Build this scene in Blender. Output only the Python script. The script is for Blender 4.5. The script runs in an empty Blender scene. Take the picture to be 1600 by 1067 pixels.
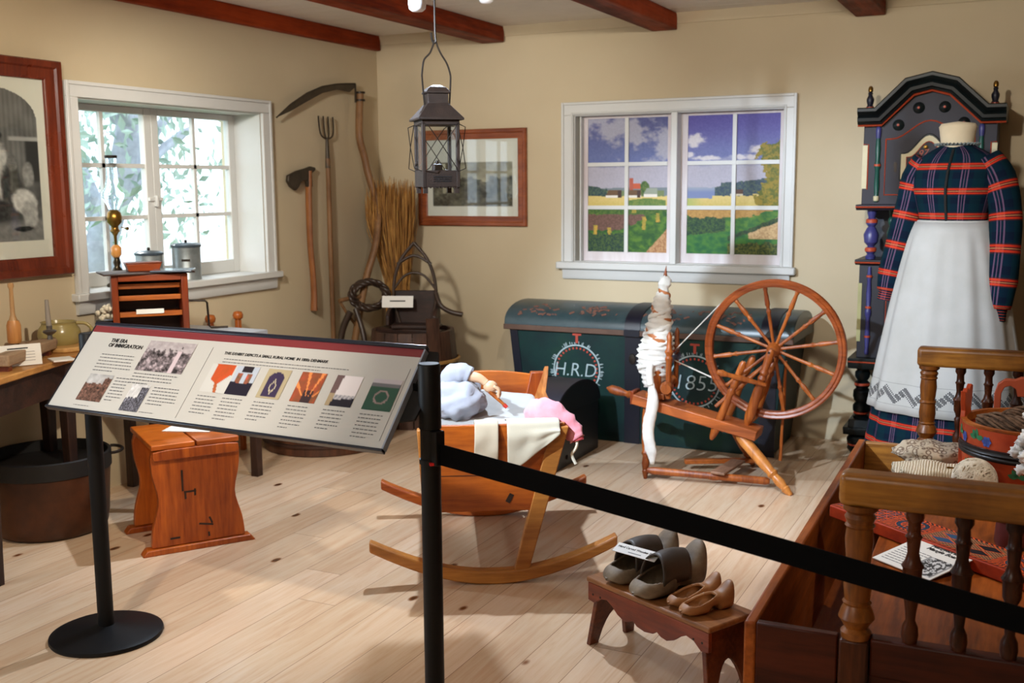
import bpy, bmesh, math, random
from math import pi, sin, cos, radians
from mathutils import Vector, Matrix, noise, Euler

scene = bpy.context.scene
COL = scene.collection
random.seed(7)

# ------------------------------------------------------------------ camera
cam_data = bpy.data.cameras.new('camera')
cam = bpy.data.objects.new('camera', cam_data)
COL.objects.link(cam)
rows = ((0.8986001885609084, -0.0561946597597478, 0.4351549854164445),
        (0.43871113992267624, 0.13109277676934397, -0.8890147465518493),
        (-0.007087794159385576, 0.9897761585800039, 0.14245321716467144))
mw = Matrix(rows).to_4x4()
CAM = Vector((4.183, -6.463, 1.5))
mw.translation = CAM
cam.matrix_world = mw
cam_data.sensor_width = 36.0
cam_data.lens = 1692 / 1600 * 36
cam_data.clip_start = 0.05
cam_data.dof.use_dof = True
cam_data.dof.focus_distance = 3.5
cam_data.dof.aperture_fstop = 4.5
scene.camera = cam

scene.view_settings.view_transform = 'Standard'
scene.view_settings.look = 'None'
scene.view_settings.gamma = 1
scene.view_settings.use_curve_mapping = False
scene.view_settings.exposure = 0.0

# ------------------------------------------------------------------ daylight outside
world = bpy.data.worlds.new('daylight')
scene.world = world
world.use_nodes = True
wb = world.node_tree.nodes['Background']
wb.inputs[0].default_value = (0.80, 0.91, 1.0, 1)
wb.inputs[1].default_value = 3.2

def spot(loc, target, power, col=(1, 0.86, 0.68), angle=60, blend=0.5, size=0.05):
    l = bpy.data.lights.new('spot_lamp', 'SPOT')
    l.energy = power; l.color = col; l.spot_size = radians(angle)
    l.spot_blend = blend; l.shadow_soft_size = size
    o = bpy.data.objects.new('spot_lamp', l); COL.objects.link(o)
    o.location = loc
    o.rotation_euler = (Vector(target) - Vector(loc)).to_track_quat('-Z', 'Y').to_euler()
    return o

def area(loc, target, power, col, sx, sy):
    l = bpy.data.lights.new('added_area_light', 'AREA')
    l.energy = power; l.color = col; l.shape = 'RECTANGLE'; l.size = sx; l.size_y = sy
    o = bpy.data.objects.new('added_area_light', l); COL.objects.link(o)
    o.location = loc
    o.rotation_euler = (Vector(target) - Vector(loc)).to_track_quat('-Z', 'Y').to_euler()
    return o

WARM = (1, 0.80, 0.58)
NEUT = (1, 0.90, 0.78)
COOL = (0.74, 0.88, 1.0)
# museum track spots under the ceiling (out of the frame, towards the camera)
spot((1.7, -4.9, 2.40), (2.8, -0.8, 0.45), 740, (0.70, 0.84, 1.0), 46, 0.6, 0.03)     # spinning wheel, chest
spot((1.80, -2.30, 2.38), (2.35, -3.0, 0.0), 215, (0.72, 0.84, 1.0), 104, 0.5, 0.025)     # above the cradle
spot((0.75, -3.3, 2.40), (3.0, -2.3, 0.0), 40, COOL, 62, 0.6, 0.03)     # floor right of the cradle
spot((2.9, -4.6, 2.40), (3.8, -0.9, 1.5), 22, (1, 0.9, 0.75), 40, 0.6, 0.03)     # clock and dress
spot((1.45, -4.3, 2.40), (0.45, -0.6, 1.2), 290, (1, 0.96, 0.88), 62, 0.7, 0.16)      # corner with straw
spot((2.6, -4.0, 2.40), (0.2, -3.0, 1.1), 190, (1, 0.88, 0.70), 64, 0.7, 0.03)       # desk
spot((4.75, -3.5, 2.40), (4.1, -2.7, 0.4), 62, NEUT, 56, 0.8, 0.03)       # bench
spot((2.4, -5.9, 2.40), (1.95, -4.1, 1.0), 200, NEUT, 36, 0.9, 0.03)       # sign
spot((3.3, -4.1, 2.36), (2.7, 0.0, 1.95), 200, (1, 0.92, 0.80), 84, 1.0, 0.05)       # added wash from an unseen lamp, brightens the upper back wall
# added ambient fill: an unseen area light overhead, behind the camera
area((2.6, -6.9, 2.45), (2.6, -6.9, 0), 56, (1, 0.94, 0.82), 1.2, 0.3)
# added cool daylight from an assumed, unseen second window of the left wall, just outside its opening (left of the frame)
area((-0.25, -5.45, 1.46), (3, -3.2, 1.1), 34, (0.70, 0.86, 1.0), 1.3, 0.9)
sun = bpy.data.lights.new('low_sun', 'SUN'); sun.energy = 1.6; sun.color = (1, 0.93, 0.85); sun.angle = radians(1.2)
so = bpy.data.objects.new('low_sun', sun); COL.objects.link(so)
so.rotation_euler = Vector((1.45, -0.80, -1.46)).to_track_quat('-Z', 'Y').to_euler()

# ------------------------------------------------------------------ helpers
def lin(c):
    return c / 12.92 if c <= 0.04045 else ((c + 0.055) / 1.055) ** 2.4

def rgb(r, g, b):
    return (lin(r / 255), lin(g / 255), lin(b / 255), 1)

class NT:
    def __init__(s, name, rough=0.6, metal=0.0, spec=0.5):
        s.m = bpy.data.materials.new(name); s.m.use_nodes = True
        s.t = s.m.node_tree; s.b = s.t.nodes['Principled BSDF']
        s.b.inputs['Roughness'].default_value = rough
        s.b.inputs['Metallic'].default_value = metal
        s.b.inputs['Specular IOR Level'].default_value = spec
        s._c = None
    def n(s, typ, **kw):
        nd = s.t.nodes.new(typ)
        for k, v in kw.items(): setattr(nd, k, v)
        return nd
    def l(s, a, b): s.t.links.new(a, b)
    def set(s, sock, v):
        if isinstance(v, (int, float)): sock.default_value = v
        elif isinstance(v, (tuple, list, Vector)): sock.default_value = v
        else: s.l(v, sock)
    def coord(s, scale=(1, 1, 1), kind='Object', rand=True):
        tc = s.n('ShaderNodeTexCoord'); mp = s.n('ShaderNodeMapping')
        s.l(tc.outputs[kind], mp.inputs['Vector'])
        mp.inputs['Scale'].default_value = scale
        if rand and kind == 'Object':
            oi = s.n('ShaderNodeObjectInfo'); mul = s.math('MULTIPLY', oi.outputs['Random'], 17.0)
            s.l(mul, mp.inputs['Location'])
        return mp.outputs[0]
    def math(s, op, a, b=None, c=None, clamp=False):
        nd = s.n('ShaderNodeMath', operation=op, use_clamp=clamp); s.set(nd.inputs[0], a)
        if b is not None: s.set(nd.inputs[1], b)
        if c is not None: s.set(nd.inputs[2], c)
        return nd.outputs[0]
    def noise(s, vec, scale=5, detail=4, rough=0.55, dist=0.0):
        nd = s.n('ShaderNodeTexNoise'); s.l(vec, nd.inputs['Vector'])
        nd.inputs['Scale'].default_value = scale; nd.inputs['Detail'].default_value = detail
        nd.inputs['Roughness'].default_value = rough; nd.inputs['Distortion'].default_value = dist
        return nd.outputs['Fac']
    def ramp(s, fac, stops, interp='LINEAR'):
        nd = s.n('ShaderNodeValToRGB'); s.l(fac, nd.inputs[0]); cr = nd.color_ramp; cr.interpolation = interp
        while len(cr.elements) < len(stops): cr.elements.new(0.5)
        for e, (p, c) in zip(cr.elements, stops): e.position = p; e.color = c
        return nd.outputs[0]
    def mix(s, fac, a, b, mode='MIX'):
        nd = s.n('ShaderNodeMix', data_type='RGBA', blend_type=mode)
        s.set(nd.inputs[0], fac); s.set(nd.inputs[6], a); s.set(nd.inputs[7], b)
        return nd.outputs[2]
    def bump(s, h, strength=0.3, dist=0.01):
        nd = s.n('ShaderNodeBump'); s.l(h, nd.inputs['Height'])
        nd.inputs['Strength'].default_value = strength; nd.inputs['Distance'].default_value = dist
        s.l(nd.outputs[0], s.b.inputs['Normal'])
    def col(s, c): s.set(s.b.inputs['Base Color'], c)
    def rough(s, v): s.set(s.b.inputs['Roughness'], v)

BLK = (0, 0, 0, 1); WHT = (1, 1, 1, 1)

def wood(name, light, dark, axis='Z', scale=1.0, rough=0.45, worn=0.5, knots=0.0, spec=0.5):
    t = NT(name, rough, spec=spec)
    st = {'X': (0.09, 1, 1), 'Y': (1, 0.09, 1), 'Z': (1, 1, 0.09)}[axis]
    v = t.coord(tuple(a * scale for a in st))
    big = t.noise(v, 9, 3, 0.5, 0.6)
    fine = t.noise(v, 70, 4, 0.6, 0.2)
    iso = t.noise(t.coord((scale,) * 3), 4, 4, 0.6)
    f = t.math('ADD', t.math('MULTIPLY', big, 0.6), t.math('MULTIPLY', fine, 0.4))
    c = t.ramp(f, [(0.36, dark), (0.62, light)])
    wear = t.ramp(iso, [(0.35, tuple(1 - worn * (1 - x) for x in (0.45, 0.38, 0.33)) + (1,)), (0.6, WHT)])
    c = t.mix(1.0, c, wear, 'MULTIPLY')
    if knots:
        vo = t.n('ShaderNodeTexVoronoi'); sc = {'X': (0.45, 1, 1), 'Y': (1, 0.45, 1), 'Z': (1, 1, 0.45)}[axis]
        t.l(t.coord(tuple(a * scale for a in sc)), vo.inputs['Vector']); vo.inputs['Scale'].default_value = 5.0
        k = t.ramp(vo.outputs['Distance'], [(0.035, (0.22, 0.13, 0.08, 1)), (0.09, WHT)])
        c = t.mix(knots, c, t.mix(1.0, c, k, 'MULTIPLY'))
    t.col(c); t.rough(t.ramp(iso, [(0.3, (rough + 0.15,) * 3 + (1,)), (0.7, (rough - 0.05,) * 3 + (1,))]))
    t.bump(fine, 0.12, 0.004)
    return t.m

def paint(name, c, rough=0.5, var=0.15, scale=6, metal=0.0, bump=0.05, c2=None, spec=0.5):
    t = NT(name, rough, metal, spec)
    n = t.noise(t.coord((1, 1, 1)), scale, 5, 0.6)
    d = c2 if c2 else tuple(x * (1 - var) for x in c[:3]) + (1,)
    t.col(t.ramp(n, [(0.3, d), (0.65, c)]))
    if bump: t.bump(t.noise(t.coord((1, 1, 1)), scale * 8, 3), bump, 0.003)
    return t.m

def cloth(name, c, c2=None, scale=350, rough=0.9, bump=0.25):
    t = NT(name, rough, spec=0.2)
    n = t.noise(t.coord((1, 1, 1)), 7, 4, 0.6)
    d = c2 if c2 else tuple(x * 0.88 for x in c[:3]) + (1,)
    t.col(t.ramp(n, [(0.3, d), (0.65, c)]))
    t.bump(t.noise(t.coord((1, 1, 1)), scale, 2), bump, 0.002)
    t.b.inputs['Sheen Weight'].default_value = 0.2
    return t.m

class MB:
    """collects shapes; build() links them as ONE mesh object"""
    def __init__(s): s.v = []; s.f = []; s.uv = []; s.vc = None
    def add(s, vs, fs, mt=None, uvs=None):
        b = len(s.v)
        for p in vs:
            p = Vector(p); s.v.append(mt @ p if mt is not None else p)
        for i, f in enumerate(fs):
            s.f.append(tuple(b + k for k in f))
            s.uv.append(uvs[i] if uvs else None)
        return s
    def box(s, x0, x1, y0, y1, z0, z1, mt=None):
        vs = [(x, y, z) for z in (z0, z1) for y in (y0, y1) for x in (x0, x1)]
        fs = [(0, 2, 3, 1), (4, 5, 7, 6), (0, 1, 5, 4), (2, 6, 7, 3), (0, 4, 6, 2), (1, 3, 7, 5)]
        return s.add(vs, fs, mt)
    def cbox(s, c, d, rot=None, mt=None):
        m = Matrix.Translation(c)
        if rot: m = m @ Euler(rot).to_matrix().to_4x4()
        if mt is not None: m = mt @ m
        return s.box(-d[0] / 2, d[0] / 2, -d[1] / 2, d[1] / 2, -d[2] / 2, d[2] / 2, m)
    def hexa(s, bot, top, mt=None):   # two quads of four corners
        return s.add(list(bot) + list(top), [(3, 2, 1, 0), (4, 5, 6, 7)] + [(i, (i + 1) % 4, 4 + (i + 1) % 4, 4 + i) for i in range(4)], mt)
    def loft(s, rings, closed=True, cap=True, mt=None, uvf=None, loop=False):
        n = len(rings[0]); vs = [p for r in rings for p in r]; fs = []; uvs = []
        m = n if closed else n - 1; R = len(rings)
        for i in range(R if loop else R - 1):
            j = (i + 1) % R
            for k in range(m):
                q = (k + 1) % n
                fs.append((i * n + k, i * n + q, j * n + q, j * n + k))
                uvs.append([uvf(i, k), uvf(i, k + 1), uvf(i + 1, k + 1), uvf(i + 1, k)] if uvf else None)
        if cap and closed and not loop:
            fs.append(tuple(range(n))[::-1]); fs.append(tuple((R - 1) * n + k for k in range(n)))
            uvs += [None, None]
        return s.add(vs, fs, mt, uvs)
    def lathe(s, prof, seg=20, mt=None, sx=1, sy=1, cap=True):
        rings = [[(max(r, 1e-4) * cos(2 * pi * k / seg) * sx, max(r, 1e-4) * sin(2 * pi * k / seg) * sy, z) for k in range(seg)] for r, z in prof]
        return s.loft(rings, True, cap, mt)
    def turned(s, p0, p1, prof, seg=12):
        """prof: (t along, radius)"""
        p0 = Vector(p0); p1 = Vector(p1); d = p1 - p0
        m = Matrix.Translation(p0) @ d.to_track_quat('Z', 'Y').to_matrix().to_4x4()
        return s.lathe([(r, t * d.length) for t, r in prof], seg, m)
    def tube(s, pts, r, seg=8, closed=False, flat=1.0, up=None):
        pts = [Vector(p) for p in pts]; n = len(pts); rings = []
        nrm = None
        for i, p in enumerate(pts):
            if closed: tg = pts[(i + 1) % n] - pts[i - 1]
            else: tg = pts[min(i + 1, n - 1)] - pts[max(i - 1, 0)]
            tg.normalize()
            if nrm is None:
                a = Vector(up) if up else (Vector((0, 0, 1)) if abs(tg.z) < 0.9 else Vector((1, 0, 0)))
                nrm = (a - tg * a.dot(tg)).normalized()
            else:
                if up: a = Vector(up); nrm = (a - tg * a.dot(tg)).normalized()
                else: nrm = (nrm - tg * nrm.dot(tg)).normalized()
            bi = tg.cross(nrm)
            rr = r[i] if isinstance(r, (list, tuple)) else r
            rings.append([p + nrm * (rr * cos(2 * pi * k / seg)) + bi * (rr * flat * sin(2 * pi * k / seg)) for k in range(seg)])
        return s.loft(rings, True, True, None, None, closed)
    def prism(s, poly, d0, d1, plane='XZ', mt=None):
        mp = {'XZ': lambda a, b, d: (a, d, b), 'XY': lambda a, b, d: (a, b, d), 'YZ': lambda a, b, d: (d, a, b)}[plane]
        n = len(poly)
        vs = [mp(a, b, d0) for a, b in poly] + [mp(a, b, d1) for a, b in poly]
        fs = [tuple(range(n)), tuple(range(2 * n - 1, n - 1, -1))] + [(i, n + i, n + (i + 1) % n, (i + 1) % n) for i in range(n)]
        return s.add(vs, fs, mt)
    def ball(s, c, r, seg=16, rings=10, amp=0.0, fr=10.0, mt=None):
        if isinstance(r, (int, float)): r = (r, r, r)
        rr = []
        for i in range(rings + 1):
            th = pi * i / rings; ring = []
            for k in range(seg):
                a = 2 * pi * k / seg
                d = Vector((sin(th) * cos(a), sin(th) * sin(a), -cos(th)))
                q = 1 + (amp * noise.noise(d * fr + Vector(c) * 7) if amp else 0)
                if i in (0, rings): d = Vector((1e-3 * cos(a), 1e-3 * sin(a), -1 if i == 0 else 1))
                ring.append((c[0] + d.x * r[0] * q, c[1] + d.y * r[1] * q, c[2] + d.z * r[2] * q))
            rr.append(ring)
        return s.loft(rr, True, True, mt)
    def build(s, name, material=None, parent=None, smooth=35, bevel=0.0, sub=0, seg=2):
        me = bpy.data.meshes.new(name)
        me.from_pydata([tuple(v) for v in s.v], [], s.f)
        if any(u for u in s.uv):
            ul = me.uv_layers.new(name='UVMap')
            for p, u in zip(me.polygons, s.uv):
                if u:
                    for li, c in zip(p.loop_indices, u): ul.data[li].uv = c
        bm = bmesh.new(); bm.from_mesh(me)
        bmesh.ops.recalc_face_normals(bm, faces=bm.faces)
        bm.to_mesh(me); bm.free()
        if smooth is not None:
            me.shade_smooth()
            if smooth < 180: me.set_sharp_from_angle(angle=radians(smooth))
        if material: me.materials.append(material)
        o = bpy.data.objects.new(name, me); COL.objects.link(o)
        if parent: o.parent = parent
        if bevel:
            b = o.modifiers.new('bevel', 'BEVEL'); b.width = bevel; b.segments = seg; b.limit_method = 'ANGLE'; b.angle_limit = radians(40)
        if sub:
            d = o.modifiers.new('subsurf', 'SUBSURF'); d.levels = sub; d.render_levels = sub
        return o

def tag(o, label=None, cat=None, group=None, kind=None):
    if label: o['label'] = label
    if cat: o['category'] = cat
    if group: o['group'] = group
    if kind: o['kind'] = kind
    return o

def thing(name, label, cat, loc=(0, 0, 0), rz=0.0, group=None, rot=None):
    o = bpy.data.objects.new(name, None); COL.objects.link(o)
    o.location = loc; o.rotation_euler = rot if rot else (0, 0, rz)
    o.empty_display_size = 0.1
    return tag(o, label, cat, group)

def kids(o): return [c for c in bpy.data.objects if c.parent == o]

def copy_tree(o, parent=None):
    c = o.copy(); COL.objects.link(c); c.parent = parent
    for ch in kids(o): copy_tree(ch, c)
    return c

def text_mesh(name, body, size, material, parent, mt, shear=0.0, align='LEFT', extrude=0.0004, bold=0.0, sx=1.0, spacing=1.0, line=1.0):
    cu = bpy.data.curves.new(name, 'FONT'); cu.body = body; cu.size = size; cu.shear = shear
    cu.align_x = align; cu.extrude = extrude; cu.offset = bold; cu.space_character = spacing; cu.space_line = line
    cu.resolution_u = 3
    t = bpy.data.objects.new(name, cu); COL.objects.link(t)
    dg = bpy.context.evaluated_depsgraph_get(); dg.update()
    me = bpy.data.meshes.new_from_object(t.evaluated_get(dg))
    bpy.data.objects.remove(t)
    me.name = name; me.materials.clear(); me.materials.append(material)
    o = bpy.data.objects.new(name, me); COL.objects.link(o)
    for v in me.vertices: v.co.x *= sx
    o.parent = parent
    o.matrix_local = mt
    return o

_imgmat = {}
def picture(name, w, h, nx, ny, fn, parent, mt, rough=0.6, depth=0.002):
    """a flat printed picture: fine grid carrying the print's own colours; local x right, y up, facing +z"""
    if rough not in _imgmat:
        t = NT('printed_picture', rough, spec=0.2); a = t.n('ShaderNodeAttribute', attribute_name='print'); t.col(a.outputs['Color'])
        _imgmat[rough] = t.m
    vs = []; cols = []
    for j in range(ny + 1):
        for i in range(nx + 1):
            u = i / nx; v = j / ny
            vs.append(((u - 0.5) * w, (0.5 - v) * h, 0)); cols.append(rgb(*[max(0, min(255, c)) for c in fn(u, v)]))
    fs = [(j * (nx + 1) + i, (j + 1) * (nx + 1) + i, (j + 1) * (nx + 1) + i + 1, j * (nx + 1) + i + 1) for j in range(ny) for i in range(nx)]
    me = bpy.data.meshes.new(name); me.from_pydata(vs, [], fs)
    ca = me.color_attributes.new('print', 'FLOAT_COLOR', 'POINT')
    ca.data.foreach_set('color', [x for c in cols for x in c])
    me.materials.append(_imgmat[rough])
    o = bpy.data.objects.new(name, me); COL.objects.link(o)
    o.parent = parent; o.matrix_local = mt
    return o

def T(x, y, z): return Matrix.Translation((x, y, z))
def RX(a): return Matrix.Rotation(a, 4, 'X')
def RY(a): return Matrix.Rotation(a, 4, 'Y')
def RZ(a): return Matrix.Rotation(a, 4, 'Z')
def arc(cx, cy, r, a0, a1, n, ry=None):
    ry = r if ry is None else ry
    return [(cx + r * cos(radians(a0 + (a1 - a0) * i / n)), cy + ry * sin(radians(a0 + (a1 - a0) * i / n))) for i in range(n + 1)]
def smooth_path(pts, n=6):
    pts = [Vector(p) for p in pts]; out = []
    for i in range(len(pts) - 1):
        p0 = pts[max(i - 1, 0)]; p1 = pts[i]; p2 = pts[i + 1]; p3 = pts[min(i + 2, len(pts) - 1)]
        for k in range(n):
            t = k / n
            out.append(0.5 * ((2 * p1) + (p2 - p0) * t + (2 * p0 - 5 * p1 + 4 * p2 - p3) * t * t + (3 * p1 - p0 - 3 * p2 + p3) * t ** 3))
    out.append(pts[-1]); return out

# ------------------------------------------------------------------ shared materials
M = {}
M['white'] = paint('white_painted_wood', rgb(210, 211, 209), 0.4, 0.04, 5, bump=0.03)
M['oak'] = wood('honey_oak', rgb(186, 102, 38), rgb(120, 52, 12), 'Z', 1.3, 0.35, 0.35)
M['oakx'] = wood('honey_oak_x', rgb(190, 106, 40), rgb(126, 56, 14), 'X', 1.3, 0.35, 0.35)
M['cherry'] = wood('cherry_wood', rgb(140, 60, 22), rgb(86, 28, 8), 'X', 1.3, 0.3, 0.3)
M['cherryz'] = wood('cherry_wood_z', rgb(140, 60, 22), rgb(86, 28, 8), 'Z', 1.3, 0.3, 0.3)
M['pine'] = wood('orange_pine', rgb(200, 106, 30), rgb(140, 60, 10), 'X', 1.0, 0.35, 0.4, 0.5)
M['pinez'] = wood('orange_pine_z', rgb(196, 100, 28), rgb(132, 52, 8), 'Z', 1.0, 0.35, 0.4, 0.6)
M['darkwood'] = wood('dark_old_wood', rgb(66, 38, 26), rgb(26, 14, 10), 'Z', 1.5, 0.5, 0.6)
M['darkwoodx'] = wood('dark_old_wood_x', rgb(66, 38, 26), rgb(26, 14, 10), 'X', 1.5, 0.5, 0.6)
M['iron'] = paint('dark_iron', rgb(48, 40, 34), 0.45, 0.4, 14, metal=0.6)
M['black'] = paint('black_powder_coat', rgb(4, 4, 6), 0.5, 0.2, 10, bump=0.0, spec=0.25)
M['blackm'] = paint('black_matte', rgb(10, 10, 12), 0.8, 0.2, 10)
M['brass'] = paint('old_brass', rgb(150, 112, 50), 0.3, 0.5, 20, metal=0.9)
M['card'] = paint('white_card', rgb(232, 230, 224), 0.6, 0.03, 5, bump=0)
M['ink'] = paint('black_ink', rgb(26, 26, 28), 0.7, 0.1, 5, bump=0)
M['linen'] = cloth('natural_linen', rgb(226, 218, 196))
M['wool'] = cloth('white_wool', rgb(236, 233, 224), rgb(208, 205, 200), 90, 0.95, 0.8)
# ------------------------------------------------------------------ setting
def wallmat():
    t = NT('beige_wall_paint', 0.75, spec=0.3)
    n = t.noise(t.coord((1, 1, 1)), 1.6, 4, 0.5)
    t.col(t.ramp(n, [(0.3, rgb(196, 180, 150)), (0.7, rgb(204, 189, 160))]))
    t.bump(t.noise(t.coord((1, 1, 1)), 180, 2), 0.08, 0.002)
    return t.m
M['wall'] = wallmat()

def floormat():
    t = NT('pale_pine_boards', 0.3, spec=0.45)
    tc = t.n('ShaderNodeTexCoord'); sx = t.n('ShaderNodeSeparateXYZ'); t.l(tc.outputs['Object'], sx.inputs[0])
    X = sx.outputs[0]; Y = sx.outputs[1]
    bx = t.math('DIVIDE', X, 0.163); idx = t.math('FLOOR', bx); fx = t.math('FRACT', bx)
    wn = t.n('ShaderNodeTexWhiteNoise', noise_dimensions='1D'); t.l(idx, wn.inputs['W'])
    yo = t.math('DIVIDE', t.math('ADD', Y, t.math('MULTIPLY', wn.outputs['Value'], 9.0)), 3.1)
    idy = t.math('FLOOR', yo); fy = t.math('FRACT', yo)
    w2 = t.n('ShaderNodeTexWhiteNoise', noise_dimensions='2D'); cb = t.n('ShaderNodeCombineXYZ')
    t.l(idx, cb.inputs[0]); t.l(idy, cb.inputs[1]); t.l(cb.outputs[0], w2.inputs['Vector'])
    R = w2.outputs['Value']
    v = t.n('ShaderNodeCombineXYZ')
    t.l(t.math('ADD', X, t.math('MULTIPLY', R, 7.3)), v.inputs[0]); t.l(t.math('MULTIPLY', Y, 0.07), v.inputs[1]); t.l(t.math('MULTIPLY', R, 31), v.inputs[2])
    grain = t.noise(v.outputs[0], 26, 5, 0.6, 1.2)
    fine = t.noise(v.outputs[0], 150, 3, 0.6)
    g = t.math('ADD', t.math('MULTIPLY', grain, 0.8), t.math('MULTIPLY', fine, 0.2))
    c = t.ramp(g, [(0.30, rgb(204, 167, 134)), (0.5, rgb(217, 187, 157)), (0.70, rgb(223, 198, 171))])
    tint = t.ramp(R, [(0.0, (0.80, 0.74, 0.66, 1)), (0.45, (0.93, 0.92, 0.88, 1)), (1.0, (1.04, 1.03, 1.02, 1))])
    c = t.mix(1.0, c, tint, 'MULTIPLY')
    # knots
    kv = t.n('ShaderNodeCombineXYZ'); t.l(X, kv.inputs[0]); t.l(t.math('MULTIPLY', Y, 0.55), kv.inputs[1]); t.l(R, kv.inputs[2])
    vo = t.n('ShaderNodeTexVoronoi'); t.l(kv.outputs[0], vo.inputs['Vector']); vo.inputs['Scale'].default_value = 4.4
    k = t.ramp(vo.outputs['Distance'], [(0.03, rgb(84, 52, 36)), (0.055, rgb(146, 104, 72)), (0.085, WHT)])
    c = t.mix(1.0, c, k, 'MULTIPLY')
    # seams
    e = t.math('MINIMUM', t.math('MULTIPLY', t.math('MINIMUM', fx, t.math('SUBTRACT', 1.0, fx)), 0.163),
               t.math('MULTIPLY', t.math('MINIMUM', fy, t.math('SUBTRACT', 1.0, fy)), 3.1))
    seam = t.ramp(t.math('MULTIPLY', e, 100), [(0.06, rgb(120, 88, 62)), (0.16, WHT)])
    c = t.mix(0.7, c, t.mix(1.0, c, seam, 'MULTIPLY'))
    t.col(c)
    t.rough(t.ramp(grain, [(0.3, (0.27,) * 3 + (1,)), (0.7, (0.19,) * 3 + (1,))]))
    t.bump(t.math('MULTIPLY', t.ramp(t.math('MULTIPLY', e, 100), [(0.0, BLK), (0.12, WHT)]), 1.0), 0.25, 0.002)
    return t.m

def struct(name, mb, m, parent=None, **kw):
    o = mb.build(name, m, parent, **kw)
    if parent is None: o['kind'] = 'structure'
    return o

struct('floor', MB().box(-0.3, 6.6, -8.7, 0.3, -0.1, 0.0), floormat(), smooth=None)
# ceiling of painted boards running along the back wall
cm = MB()
for i in range(60):
    y1 = 0.12 - i * 0.148
    cm.box(0, 6.5, y1 - 0.142, y1, 2.515, 2.56)
cm.box(-0.3, 6.6, -8.8, 0.3, 2.525, 2.62)
struct('ceiling', cm, paint('ceiling_board_paint', rgb(236, 230, 222), 0.6, 0.05, 3), smooth=None)

# left wall with its deep window opening
WY0, WY1, WZ0, WZ1 = -2.637, -1.272, 0.985, 1.932
m = MB()
m.box(-0.3, 0, -8.7, -6.13, 0, 2.52); m.box(-0.3, 0, -4.77, WY0, 0, 2.52); m.box(-0.3, 0, -6.13, -4.77, 0, WZ0); m.box(-0.3, 0, -6.13, -4.77, WZ1, 2.52); m.box(-0.3, 0, WY1, 0.3, 0, 2.52)  # includes an assumed opening out of view, made for the added area light
m.box(-0.3, 0, WY0, WY1, 0, WZ0); m.box(-0.3, 0, WY0, WY1, WZ1, 2.52)
struct('wall_left', m, M['wall'], smooth=None)
# back wall with the shallow recess of the mural window
OX0, OX1, OZ0, OZ1 = 1.471, 2.795, 1.012, 1.937
m = MB()
m.box(0, OX0, 0, 0.3, 0, 2.52); m.box(OX1, 6.5, 0, 0.3, 0, 2.52)
m.box(OX0, OX1, 0, 0.3, 0, OZ0); m.box(OX0, OX1, 0, 0.3, OZ1, 2.52); m.box(OX0, OX1, 0.09, 0.3, OZ0, OZ1)
struct('wall_back', m, M['wall'], smooth=None)
struct('wall_right', MB().box(6.5, 6.6, -8.7, 0.3, 0, 2.52), M['wall'], smooth=None)
struct('wall_front', MB().box(-0.3, 6.6, -8.8, -8.7, 0, 2.52), M['wall'], smooth=None)

bm_ = wood('red_brown_beam', rgb(160, 60, 18), rgb(88, 22, 4), 'Y', 0.8, 0.55, 0.3, spec=0.15)
for x0, x1 in ((0.0, 0.047), (0.825, 0.99), (1.985, 2.146), (3.175, 3.335), (4.37, 4.53), (5.56, 5.72)):
    o = struct('trim_%d' % (3 + [0.0, 0.825, 1.985, 3.175, 4.37, 5.56].index(x0)), MB().box(x0, x1, -8.7, -0.02, 2.417, 2.5149), bm_, bevel=0.006)
mo = [(0, 2.455), (-0.012, 2.455), (-0.016, 2.475), (-0.03, 2.49), (-0.038, 2.5148), (0, 2.5148)]
struct('trim_1', MB().prism(mo, 0.0, 6.5, 'YZ'), M['wall'])
bb = [(0, 0.0), (-0.016, 0.0), (-0.016, 0.13), (-0.012, 0.145), (-0.012, 0.165), (-0.004, 0.178), (0, 0.178)]
struct('baseboard_back', MB().prism(bb, 0.0, 6.5, 'YZ'), M['wall'])
struct('baseboard_left', MB().prism([(-a, b) for a, b in bb], -8.7, -0.016, 'XZ'), M['wall'])

# ---- window_1: real casement window in the left wall
w1 = MB()
cw = 0.075
for (a, b, c, d) in ((WY0 - cw, WY0, WZ0 + 0.01, WZ1), (WY1, WY1 + cw, WZ0 + 0.01, WZ1), (WY0 - cw, WY1 + cw, WZ1, WZ1 + cw)):
    w1.box(0.0005, 0.022, a, b, c, d)
w1 = w1.build('window_1', M['white'], bevel=0.004); w1['kind'] = 'structure'
m = MB().box(0.022, 0.03, WY0 - cw, WY0 - cw + 0.018, WZ0 + 0.01, WZ1 + cw).box(0.022, 0.03, WY1 + cw - 0.018, WY1 + cw, WZ0 + 0.01, WZ1 + cw).box(0.022, 0.03, WY0 - cw + 0.018, WY1 + cw - 0.018, WZ1 + cw - 0.018, WZ1 + cw)
m.build('back_band', M['white'], w1, bevel=0.003)
MB().box(-0.205, 0.05, WY0 - cw - 0.02, WY1 + cw + 0.03, 0.96, 0.998).build('window_sill', M['white'], w1, bevel=0.006)
ap = [(0.0005, 0.895), (0.018, 0.895), (0.024, 0.905), (0.024, 0.93), (0.03, 0.9595), (0.0005, 0.9595)]
MB().prism(ap, WY0 - cw, WY1 + cw, 'XZ').build('apron', M['white'], w1)
m = MB()
m.box(-0.215, 0, WY0, WY0 + 0.006, 0.998, WZ1).box(-0.215, 0, WY1 - 0.006, WY1, 0.998, WZ1).box(-0.215, 0, WY0 + 0.006, WY1 - 0.006, WZ1 - 0.006, WZ1)
m.build('reveal_lining', M['white'], w1, smooth=None)
glass = bpy.data.materials.new('window_glass'); glass.use_nodes = True
gt = glass.node_tree; gt.nodes.clear()
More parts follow.
